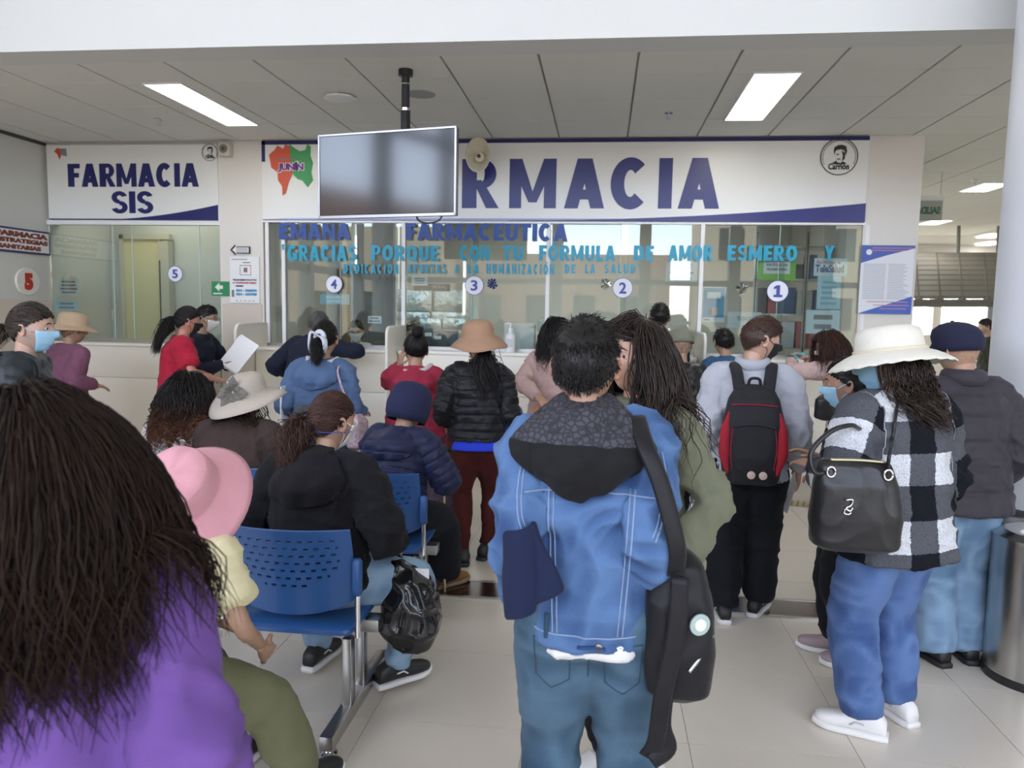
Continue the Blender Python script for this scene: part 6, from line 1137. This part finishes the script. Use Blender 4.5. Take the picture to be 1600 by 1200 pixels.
bb = root('blue_bag', 'royal blue rounded bag beside the black quilted jacket', 'bag', (atY(802, 660, 4.9).x, 4.95, 0)); soft('bag_body', cloth('bag_blue', (.03, .13, .42), .5, 'nylon'), [((0, 0, .68), .03, .03), ((0, 0, .71), .075, .06), ((0, 0, .84), .08, .06), ((-.01, 0, .97), .06, .04), ((-.01, 0, 1.0), .02, .02)], bb, .009, 3, .006); tb('strap', MATS['bag_blue'], [(-.04, 0, .98), (-.10, -.02, 1.12), (-.16, -.04, 1.24)], .010, bb)
# shopping trolley by the leggings
tr_ = root('shopping_trolley', 'purple checked shopping trolley standing behind the maroon leggings', 'trolley', (atZ(700, 845, 0).x, 5.0, 0)); soft('bag_body', mat('trolley_plaid', (.10, .07, .11), .8, var=.9, vscale=28), [((0, 0, .12), .12, .09), ((0, 0, .18), .14, .11), ((0, 0, .55), .14, .11), ((0, 0, .60), .12, .09)], tr_, .012, 3, .008)
for s_ in (-1, 1): tb('frame_rail', CHROME, [(s_*.12, -.10, .06), (s_*.12, -.12, .55), (s_*.12, -.12, .70)], .008, tr_); o = MB().lathe([(.06, -.012), (.065, 0), (.06, .012)], 18, (0, 0, 0), 'X').build('wheel', BLACKP, tr_, auto=True, loc=(s_*.15, -.02, .065))
tb('axle', CHROME, [(-.15, -.02, .065), (0, -.02, .065), (.15, -.02, .065)], .006, tr_); tb('base_shelf', CHROME, [(-.12, -.12, .05), (0, -.14, .05), (.12, -.12, .05)], .009, tr_)
p = Person('black-haired man at window two, only his head showing above the cap', (gx(1031, 480, 6.55), 6.55), yaw=-6, H=1.70, skin=(.42, .25, .17)); p.trousers(BLKPANT, 'trousers'); p.shoes(SHBLK, SOLEB); p.top(BLKF, 'jacket', .022, -.2, .105, .08, .013); p.hair(HBLACK, 'short', 900, .025, .002, 5); p.face()
p = Person('person in an olive flat cap and dark jacket near window two', (gx(1066, 560, 5.95), 5.95), yaw=6, H=1.46, b=1.0, skin=(.45, .27, .19), head=(0, 10, 0)); p.trousers(BLKPANT, 'trousers'); p.shoes(SHBLK, SOLEB); p.top(BLKL, 'jacket', .022, -.2, .105, .08, .012); p.hair(HGREY, 'short', 700, .015, .002, 6, hatz=.1)
CAPP = [(.098, -.03), (.102, -.012), (.102, .012), (.100, .035), (.088, .06), (.07, .075), (.03, .082)]
capf = lambda q, a, r, h: q*V3(1, 1.0, 1)+V3(0, .03*max(0, h/.08)+(.05*max(0, math.sin(a))**3 if h < -.005 else 0), -.02*max(0, math.sin(a))**2)
hm = p.hat('flat_cap', cloth('cap_olive', (.20, .20, .15), .9), CAPP, fn=capf, at=(0, -.005, .045)); 
p = Person('short black-haired person leaning at the counter below the blue poster', (gx(1143, 530, 6.5), 6.5), yaw=10, H=1.49, skin=(.42, .25, .17), head=(0, 16, 0), lean=10, hunch=10); p.trousers(BLKPANT, 'trousers'); p.shoes(SHBLK, SOLEB); p.top(cloth('blue_sleeve', (.04, .10, .2), .85), 'jacket', .022, -.2, .105, .08, .013); p.hair(HBLACK, 'short', 900, .03, .002, 7)
# ---- man in the grey sweatshirt with a backpack
GREY = cloth('grey_marl', (.42, .43, .47), .9, 'cotton')
p = Person('man in a grey sweatshirt and black mask carrying a black and red backpack', (gx(1170, 700, 4.08), 4.08), yaw=-6, H=1.60, b=1.02, skin=(.55, .33, .24), head=(-72, 10, 0), lean=1, hunch=6, lw=(-.25, .02, .80), rw=(.26, .05, .82), la=(-.10, -.06, .075), ra=(.09, .07, .075), lf=8, rf=-20)
p.trousers(BLKPANT, 'trousers', .022, .034, .044, seed=5, wr=.012); p.shoes(SHBLK, SOLEW, lace=SOLEW); p.top(GREY, 'sweatshirt', .026, -.16, .104, .082, .010, seed=7, arm=1.12, wr=.010, cuff=.024); p.hair(hair_mat('hair_short_brown', (.03, .016, .011), (.13, .07, .045)), 'short', 2400, .024, .0014, 5); p.face(mask=BMASK)
for k in 'lr': F = nrm(p.wr[k]-p.el[k]); tb('cuff', GREY, [p.wr[k]-F*.05, p.wr[k]-F*.02, p.wr[k]+F*.01], .034, p.root, 12, 8)
tb('collar', GREY, [p.nb+V3(.07*math.sin(a), -.005+.065*math.cos(a)*-1, .03-.012*math.cos(a)) for a in np.linspace(-2.4, 2.4, 9)], .024, p.root, 8, 24, 1.4)
bp = held(p, 'backpack', 'black backpack with red side panels worn over the grey sweatshirt', 'backpack'); zc = p.C7[2]; yb = p.spine(.5)[1]-.115
RED = cloth('pack_red', (.32, .012, .025), .7, 'nylon'); PK = cloth('pack_black', (.018, .018, .021), .7, 'nylon')
soft('main_body', PK, [((0, yb-.03, zc-.57), .10, .04), ((0, yb-.05, zc-.55), .135, .07), ((0, yb-.07, zc-.42), .155, .09), ((0, yb-.07, zc-.25), .150, .085), ((0, yb-.05, zc-.13), .125, .065), ((0, yb-.03, zc-.075), .09, .04), ((0, yb-.02, zc-.06), .05, .02)], bp, .008, 4, .003, 2)
for sg in (-1, 1):
    tb('red_panel', RED, [(sg*.118, yb-.135, zc-.50), (sg*.137, yb-.14, zc-.40), (sg*.135, yb-.135, zc-.28), (sg*.120, yb-.115, zc-.19)], [.006, .028, .024, .004], bp, 10, 22, .55, (0, -1, 0)); tb('shoulder_strap', PK, [(sg*.07, yb-.035, zc-.09), (sg*.085, yb+.03, zc+.002), (sg*.10, .03, zc+.035), (sg*.115, .12, zc-.06)], .030, bp, 8, 22, .3, (0, -.7, .7))
    tb('strap_tail', PK, [(sg*.145, yb+.02, zc-.42), (sg*.155, yb, zc-.5), (sg*.15, yb-.005, zc-.58)], .010, bp, 6, 12, .3); tb('piping', RED, [(sg*.10, yb-.158, zc-.47), (sg*.108, yb-.162, zc-.36), (sg*.10, yb-.155, zc-.27)], .0022, bp, 6)
tb('pocket_zip', cloth('zip_dark', (.03, .03, .032), .6), [(-.10, yb-.155, zc-.26), (0, yb-.166, zc-.245), (.10, yb-.155, zc-.26)], .004, bp); tb('pocket_zip', RED, [(-.11, yb-.125, zc-.155), (0, yb-.13, zc-.15), (.11, yb-.125, zc-.155)], .003, bp); tb('carry_loop', PK, [(-.03, yb-.04, zc-.065), (-.02, yb-.05, zc-.03), (.02, yb-.05, zc-.03), (.03, yb-.04, zc-.065)], .008, bp)
for x in (-.004, .052): o = MB().lathe([(.020, 0), (.020, .003), (.014, .006)], 24).build('round_badge', mat('badge_cream', (.55, .42, .36), .6), bp, auto=True, loc=(x, yb-.150, zc-.50), rot=(PI/2, 0, 0)); text('badge_star', '*', mat('badge_dark', (.1, .02, .02), .6), (0, .008, 0), .05, o).rotation_euler = (-PI/2, 0, 0)
wb_ = held(p, 'white_bag', 'white plastic bag hanging at the grey sweatshirt man\'s hand', 'bag'); hl = p.hp_l; soft('bag_body', mat('bag_white', (.6, .63, .68), .4), [((hl[0], hl[1]+.02, hl[2]-.28), .05, .05), ((hl[0], hl[1]+.02, hl[2]-.24), .06, .08), ((hl[0], hl[1]+.01, hl[2]-.08), .035, .05), ((hl[0], hl[1], hl[2]), .015, .03)], wb_, .009, 3, .01)
ps = held(p, 'paper_sheet', 'white paper sheet held low in the grey sweatshirt man\'s hand', 'paper'); hr = p.hp_r; MB().add([(hr[0]-.01, hr[1]+.05, hr[2]+.02), (hr[0]+.01, hr[1]-.03, hr[2]+.02), (hr[0]-.04, hr[1]-.02, hr[2]-.19), (hr[0]-.07, hr[1]+.06, hr[2]-.18), (hr[0]-.008, hr[1]+.051, hr[2]+.02), (hr[0]+.012, hr[1]-.029, hr[2]+.02), (hr[0]-.038, hr[1]-.019, hr[2]-.19), (hr[0]-.068, hr[1]+.061, hr[2]-.18)], [(0, 1, 2, 3), (7, 6, 5, 4), (0, 4, 5, 1), (1, 5, 6, 2), (2, 6, 7, 3), (3, 7, 4, 0)]).build('sheet', PAPER, ps)
# ---- woman writing at window one
KNT = cloth('rose_knit', (.55, .38, .35), .95, 'knit', light=(.68, .50, .46))
p = Person('woman in a rose knit sweater writing on the counter at window one', (gx(1328, 600, 6.35), 6.35), yaw=42, H=1.50, b=1.0, skin=(.53, .33, .24), head=(48, 20, 0), lean=8, hunch=14, lw=(-.12, .46, 1.22), rw=(.04, .42, 1.235), lh=(-1, -.4, -.4), rh=(1, -.2, -.6), hands=('grip', 'relaxed'))
p.trousers(BLKPANT, 'trousers'); p.shoes(SHBLK, SOLEB); p.top(KNT, 'sweater', .024, -.15, .104, .08, .010, seed=8, f=True, arm=1.1); p.hair(HCHEST, 'long', 900, .36, .002, 6, off=.008, wave=.008, S=18); p.face(mask=WMASK)
o = root('document_sheet', 'white form lying on the counter under the writing woman\'s hand', 'paper', (gx(1245, 566, 7.1), 7.09, 1.212)); box('sheet', PAPER, -.12, .14, -.04, .13, 0, .003, o); mb = MB(); [mb.box(-.1, .1, -.02+k*.03, -.016+k*.03, .003, .0035) for k in range(4)]; mb.build('print_lines', MATS['grey_print'], o)
o = root('blue_card_box', 'small turquoise box on the counter beside the form', 'box', (gx(1248, 549, 7.25), 7.25, 1.21)); box('carton', mat('turquoise', (.05, .38, .45), .5), -.05, .05, -.03, .03, 0, .06, o, .004); box('lid_flap', mat('turquoise2', (.10, .48, .55), .5), -.05, .05, -.034, -.03, .03, .062, o)
# ---- short woman in navy quilted jacket
p = Person('short woman in a navy quilted jacket, black trousers and mauve shoes', (gx(1340, 800, 3.60), 3.60), yaw=62, H=1.39, b=1.06, skin=(.36, .20, .13), head=(8, 4, 0), lean=1, hunch=8, lw=(-.17, .17, .94), lh=(-1, -.6, -.6), rw=(.12, .2, .93), la=(-.05, -.06, .075), ra=(.05, .07, .075), lf=18, rf=6)
p.trousers(BLKPANT, 'trousers', .014, .034, .042, seed=3); p.shoes(cloth('mauve_shoe', (.36, .28, .30), .9), SOLEW); p.top(NAVYN, 'quilted_jacket', .028, -.3, .115, .092, .008, seed=6, quilt=(.05, .010), f=True, it=3, arm=1.15); p.hair(HBLACK, 'tail', 700, r=.002, seed=7, tie=(0, -.95, -.2), tail=.2); p.face(mask=SURG)
c = atY(1290, 634, 5.95); sb_ = root('black_handbag', 'small black shoulder bag between the writing woman and the navy jacket', 'bag', (c.x, 5.95, 0)); z_ = c.z; soft('bag_body', BLKL, [((0, 0, z_-.11), .03, .03), ((0, 0, z_-.09), .08, .05), ((0, 0, z_+.05), .075, .045), ((0, 0, z_+.09), .03, .02)], sb_, .009, 3, .004); tb('strap', BLKL, [(.05, 0, z_+.06), (.14, .04, z_+.22), (.20, .16, z_+.36)], .010, sb_, 8, 14, .4)
# ---- woman with the white straw hat and checked coat
m, t, b = _new('buffalo_check'); b.inputs['Roughness'].default_value = .95; b.inputs['Specular IOR Level'].default_value = .1
def stripe(an, pit, ph):
    a = t.nodes.new('ShaderNodeAttribute'); a.attribute_name = an; q = t.nodes.new('ShaderNodeMath'); q.operation = 'MULTIPLY_ADD'; q.inputs[1].default_value = 1/pit; q.inputs[2].default_value = ph; t.links.new(a.outputs['Fac'], q.inputs[0])
    nz = t.nodes.new('ShaderNodeTexNoise'); nz.inputs['Scale'].default_value = 90; tcn = t.nodes.new('ShaderNodeTexCoord'); t.links.new(tcn.outputs['Object'], nz.inputs[0]); ad = t.nodes.new('ShaderNodeMath'); ad.operation = 'MULTIPLY_ADD'; ad.inputs[1].default_value = .05; t.links.new(nz.outputs[0], ad.inputs[0]); t.links.new(q.outputs[0], ad.inputs[2])
    fr = t.nodes.new('ShaderNodeMath'); fr.operation = 'FRACT'; t.links.new(ad.outputs[0], fr.inputs[0]); g_ = t.nodes.new('ShaderNodeMath'); g_.operation = 'GREATER_THAN'; g_.inputs[1].default_value = .5; t.links.new(fr.outputs[0], g_.inputs[0]); return g_
s1, s2 = stripe('gu', .215, .36), stripe('gv', .235, .25); ad = t.nodes.new('ShaderNodeMath'); ad.operation = 'ADD'; t.links.new(s1.outputs[0], ad.inputs[0]); t.links.new(s2.outputs[0], ad.inputs[1]); hf = t.nodes.new('ShaderNodeMath'); hf.operation = 'MULTIPLY'; hf.inputs[1].default_value = .5; t.links.new(ad.outputs[0], hf.inputs[0])
cr = t.nodes.new('ShaderNodeValToRGB'); cr.color_ramp.interpolation = 'CONSTANT'; e = cr.color_ramp.elements; e[0].color = (.012, .013, .018, 1); e[1].position = .75; e[1].color = (.66, .68, .72, 1); q = e.new(.25); q.color = (.10, .105, .12, 1); t.links.new(hf.outputs[0], cr.inputs[0])
nf = t.nodes.new('ShaderNodeTexNoise'); nf.inputs['Scale'].default_value = 200; tcn = t.nodes.new('ShaderNodeTexCoord'); t.links.new(tcn.outputs['Object'], nf.inputs[0]); mxx = t.nodes.new('ShaderNodeMixRGB'); mxx.blend_type = 'MULTIPLY'; mxx.inputs[0].default_value = .7; t.links.new(cr.outputs[0], mxx.inputs[1]); rp = t.nodes.new('ShaderNodeValToRGB'); rp.color_ramp.elements[0].position = .3; rp.color_ramp.elements[0].color = (.45, .45, .45, 1); rp.color_ramp.elements[1].position = .6; t.links.new(nf.outputs[0], rp.inputs[0]); t.links.new(rp.outputs[0], mxx.inputs[2]); t.links.new(mxx.outputs[0], b.inputs['Base Color']); bpn = t.nodes.new('ShaderNodeBump'); bpn.inputs['Strength'].default_value = .6; bpn.inputs['Distance'].default_value = .003; t.links.new(nf.outputs[0], bpn.inputs['Height']); t.links.new(bpn.outputs[0], b.inputs['Normal'])
p = Person('woman in a black and white checked coat and wide white straw hat', (gx(1405, 750, 3.03), 3.03), yaw=26, H=1.55, b=1.10, skin=(.38, .21, .14), head=(52, 6, 0), lean=1, hunch=8, lw=(-.21, .18, .98), lh=(-.6, -1, -.2), rw=(.20, .22, .95), la=(-.13, -.02, .075), ra=(.11, .04, .075), lf=42, rf=-2)
p.trousers(JEANB, 'jeans', .016, .036, .046, seed=4, hipw=1.0); p.shoes(SHWHT, SOLEW, lace=mat('lace_grey', (.5, .5, .5), .7)); p.top(m, 'checked_coat', .038, -.24, .108, .085, .010, seed=5, f=True, arm=1.25, wr=.010, it=5)
p.hair(hair_mat('hair_curly_brown', (.012, .008, .006), (.085, .055, .042)), 'long', 2200, .27, .0019, 8, hatz=.25, off=.006, wave=.026, wl=.055, S=16, drift=(.30, -.1, 0)); p.face(mask=SURG)
STRAW = mat('straw_white', (.76, .73, .64), .8, bump=.5, bscale=220)
hm = p.hat('straw_hat', STRAW, [(.190, -.046), (.182, -.036), (.160, -.018), (.135, -.004), (.115, .004), (.106, .010), (.103, .02), (.101, .045), (.099, .070), (.092, .090), (.07, .102), (.03, .106)], 72, fn=lambda q, a, r, h: q+V3(0, 0, (.012*math.sin(2*a+1)+.003*math.sin(24*a)*(r > .178))*max(0, (r-.11)/.1)), at=(0, -.01, .032), tilt=(0, 2, 5))
MB().tube([p.hc+p.HM @ (rotm(0, 2, 5) @ V3(.110*math.cos(a), .128*math.sin(a), .014)+V3(0, -.01, .032)) for a in np.linspace(0, 2*PI, 61)], .005, 8, 1.4).build('hat_band', mat('straw_band', (.66, .6, .45), .8), hm, smooth=True)
for k in range(26): a = 2*PI*k/26; l = .035+.012*random.random(); c = p.hc+p.HM @ V3(.10, -.10, .055); MB().tube([c, c+V3(l*.5*math.cos(a)+.01, -.012, l*.5*math.sin(a)), c+V3(l*math.cos(a), -.004, l*math.sin(a))], [.003, .004, .001], 5).build('flower_petal', STRAW, hm, smooth=True)
hb = root('leather_handbag', 'black leather handbag with a silver emblem hanging from the checked coat', 'handbag', (gx(1340, 800, 2.74), 2.76, 0), R(-4)); z0, z1 = atY(1340, 868, 2.7).z, atY(1340, 725, 2.7).z
soft('bag_body', BLKL, [((0, 0, z0), .11, .04), ((0, 0, z0+.02), .145, .06), ((0, 0, z0+.12), .155, .065), ((-.01, 0, z0+.24), .14, .055), ((-.015, 0, z1-.02), .125, .035), ((-.015, 0, z1), .115, .02)], hb, .007, 3, .006, 6)
shl = p.root.matrix_basis @ Vector(p.C7+V3(-.13, -.06, -.02)); HM_ = hb.matrix_basis.inverted() @ p.root.matrix_basis; sp_ = [V3(*(HM_ @ Vector(q))) for q in (p.pix(1393, 690, .012), p.pix(1398, 660, .012), p.pix(1402, 628, .012), p.pix(1403, 602, .012), p.pix(1396, 588, .010)) if q is not None]
tb('strap', BLKL, [(.085, -.03, z1-.03), (.09, -.03, z1+.04)]+sp_, .011, hb, 8, 40, .6); tb('strap', BLKL, [(-.10, -.03, z1-.04), (-.155, -.04, z1-.04), (-.165, -.03, z1+.03), (-.10, -.005, z1+.10), (-.03, .03, z1+.12), (.02, .10, z1+.10)], .009, hb, 8, 26)
for x in (-.10, .085): MB().tube([(x+.014*math.cos(a), -.05, z1-.035+.018*math.sin(a)) for a in np.linspace(0, 2*PI, 17)], .004, 6).build('buckle_ring', CHROME, hb, smooth=True)
tb('emblem', CHROME, [(-.052, -.070, z0+.195), (-.030, -.070, z0+.198), (-.034, -.071, z0+.178), (-.050, -.071, z0+.168), (-.036, -.071, z0+.158), (-.028, -.071, z0+.170)], .0035, hb, 6, 20); tb('emblem', CHROME, [(-.052, -.071, z0+.165), (-.055, -.071, z0+.150), (-.040, -.071, z0+.146), (-.032, -.071, z0+.153)], .003, hb, 6, 14); tb('zip', mat('zip_gold', (.5, .45, .3), .35, metal=1), [(-.10, -.02, z1+.003), (0, -.02, z1+.006), (.08, -.02, z1+.003)], .006, hb)
# ---- man in the flat cap
CHAR = cloth('charcoal_nylon', (.038, .034, .043), .6, 'nylon')
p = Person('man in a navy flat cap and charcoal padded jacket beside the column', (gx(1500, 750, 3.72), 3.72), yaw=10, H=1.575, b=1.12, skin=(.46, .27, .2), head=(16, 6, 0), lean=0, hunch=8, lw=(-.26, .05, .80), rw=(.25, .10, .82), la=(-.085, -.02, .06), ra=(.085, 0, .06))
p.trousers(cloth('jeans_pale', (.13, .23, .36), .85, 'denim', light=(.24, .36, .50)), 'jeans', .022, .042, .048, seed=7); p.shoes(SHBLK, SOLEB); p.top(CHAR, 'padded_jacket', .032, -.22, .110, .088, .009, seed=3, quilt=(.11, .010), arm=1.12, it=4); p.hair(HGREY, 'short', 500, .010, .0012, 4, hatz=.0); tb('collar', CHAR, [p.nb+V3(.075*math.sin(a), -.07*math.cos(a), .03) for a in np.linspace(-2.5, 2.5, 9)], .028, p.root, 8, 24, 1.5)
hm = p.hat('flat_cap', cloth('cap_navy', (.020, .021, .045), .85), [(.088, -.045), (.092, -.02), (.096, .01), (.094, .04), (.082, .068), (.056, .085), (.03, .092)], fn=capf, at=(0, -.005, .04)); MB().lathe([(.010, 0), (.009, .006), (.003, .009)], 12).build('cap_button', MATS['cap_navy'], hm, auto=True, loc=p.hc+p.HM @ V3(0, .028, .135))
# ---- people at the side booth
p = Person('woman in a dark padded leather jacket and blue mask at the far edge', (gx(22, 600, 3.35), 3.35), yaw=-62, H=1.60, b=1.05, skin=(.52, .33, .25), head=(-14, 2, 0), lean=2, hunch=8)
p.trousers(BLKPANT, 'trousers'); p.shoes(SHBLK, SOLEB); p.top(cloth('petrol_leather', (.009, .014, .019), .45, 'leather'), 'jacket', .034, -.2, .112, .09, .009, seed=5, quilt=(.12, .009), arm=1.2); p.hood(MATS['petrol_leather'], 'hood', .15, .10, .13, .04, .2, .03); p.hair(hair_mat('hair_streaked', (.010, .008, .007), (.11, .075, .05)), 'tail', 800, r=.0022, seed=4, tie=(0, -.95, .05), tail=.12, spread=.018); p.face(mask=SURG)
MAUV = cloth('mauve_fleece', (.19, .075, .13), .95, 'fleece', light=(.27, .12, .19))
p = Person('woman in a mauve fleece coat and beige straw hat at the booth counter', (gx(100, 580, 5.9), 5.9), yaw=-18, H=1.48, b=1.04, skin=(.42, .25, .17), head=(-20, 4, 0), lean=3, hunch=8, rw=(.21, .12, .92), hipw=1.0)
p.trousers(cloth('olive_dark', (.05, .052, .035), .9), 'trousers'); p.shoes(SHBLK, SOLEB); p.top(MAUV, 'fleece_coat', .028, -.5, .118, .09, .012, seed=2, f=True, fuzz=.002); p.hair(HBLACK, 'short', 900, .02, .002, 4, hatz=.1); p.hat('sun_hat', cloth('hat_beige', (.48, .355, .245), .9), SUN(.185, .035), fn=lambda q, a, r, h: q+V3(0, 0, .018*math.sin(2*a+1.2)*max(0, (r-.11)/.09)), at=(0, -.01, .035), tilt=(0, 4, 6))
REDT = cloth('red_cotton', (.40, .018, .045), .85)
p = Person('woman in a red t-shirt with a curly black ponytail at the booth', (gx(274, 570, 6.0), 6.0), yaw=-58, H=1.585, b=1.18, skin=(.50, .24, .17), head=(4, 6, 0), lean=2, hunch=10, lw=(-.16, .30, .98), rw=(.16, .30, .99), lh=(-1, -.5, -.5), rh=(1, -.4, -.5), hipw=1.1)
p.trousers(cloth('white_trousers', (.62, .56, .56), .9), 'trousers'); p.shoes(SHWHT, SOLEW, lace=mat('lace_grey', (.5, .5, .5), .7)); p.top(REDT, 't_shirt', .022, -.22, .112, .088, .011, sleeve=0, seed=4, f=True, arm=1.2); p.hair(HBLACK, 'tail', 900, r=.0024, seed=6, tie=(0, -.9, .2), tail=.32, wave=.018, wl=.06, spread=.026); p.face(mask=BMASK)
p = Person('man with glasses and a white mask holding papers at the booth', (gx(306, 560, 6.62), 6.62), yaw=-84, H=1.60, b=1.0, skin=(.44, .27, .19), head=(0, 6, 0), lean=3, hunch=8, lw=(-.04, .30, 1.10), rw=(.14, .30, 1.08), lh=(-1, 0, -.8), hands=('grip', 'grip'))
p.trousers(BLKPANT, 'trousers'); p.shoes(SHBLK, SOLEB); p.top(cloth('dark_check', (.018, .022, .04), .9), 'jacket', .022, -.2, .105, .08, .012, seed=3); p.hair(HBLACK, 'short', 900, .025, .002, 8); p.face(mask=WMASK, glasses=BLACKP)
pp = held(p, 'paper_stack', 'sheaf of white papers held up by the man with glasses', 'paper'); hr = p.hp_r
for k in range(3): o = MB().box(-.105, .105, -.002, .002, -.16, .16).build('sheet', PAPER, pp, loc=(hr[0]-.02+.012*k, hr[1]+.05+.01*k, hr[2]+.06+.008*k), rot=(R(-28), R(22+3*k), R(75)))
# ---- staff behind the glass and passer-by
p = Person('pharmacy worker with dark hair behind the glass of window four', (gx(560, 500, 8.2), 8.2), yaw=165, H=1.44, skin=(.5, .3, .2), head=(30, 8, 0)); p.trousers(BLKPANT, 'trousers'); p.shoes(SHBLK, SOLEB); p.top(WHT, 'coat', .02, -.3, .105, .08, .014, f=True); p.hair(HBROWN, 'tail', 500, r=.0025, tie=(0, -.9, .3), tail=.15); p.face(mask=WMASK)
p = Person('pharmacy worker bent low behind the glass of window three', (gx(648, 520, 8.03), 8.03), yaw=185, H=1.44, skin=(.5, .3, .2), head=(0, 14, 0)); p.trousers(BLKPANT, 'trousers'); p.shoes(SHBLK, SOLEB); p.top(WHT, 'coat', .02, -.3, .105, .08, .014, f=True); p.hair(HBLACK, 'long', 400, .25, .0025, 3); p.face(mask=WMASK)
p = Person('passer-by in a dark coat walking in the far corridor', (gx(1548, 540, 11.5), 11.5), yaw=80, H=1.60, skin=(.5, .32, .24)); p.trousers(BLKPANT, 'trousers'); p.shoes(SHBLK, SOLEB); p.top(cloth('dark_olive_coat', (.03, .03, .02), .9), 'coat', .03, -.4, .115, .09, .014); p.hair(HBROWN, 'short', 400, .02, .0025, 3)
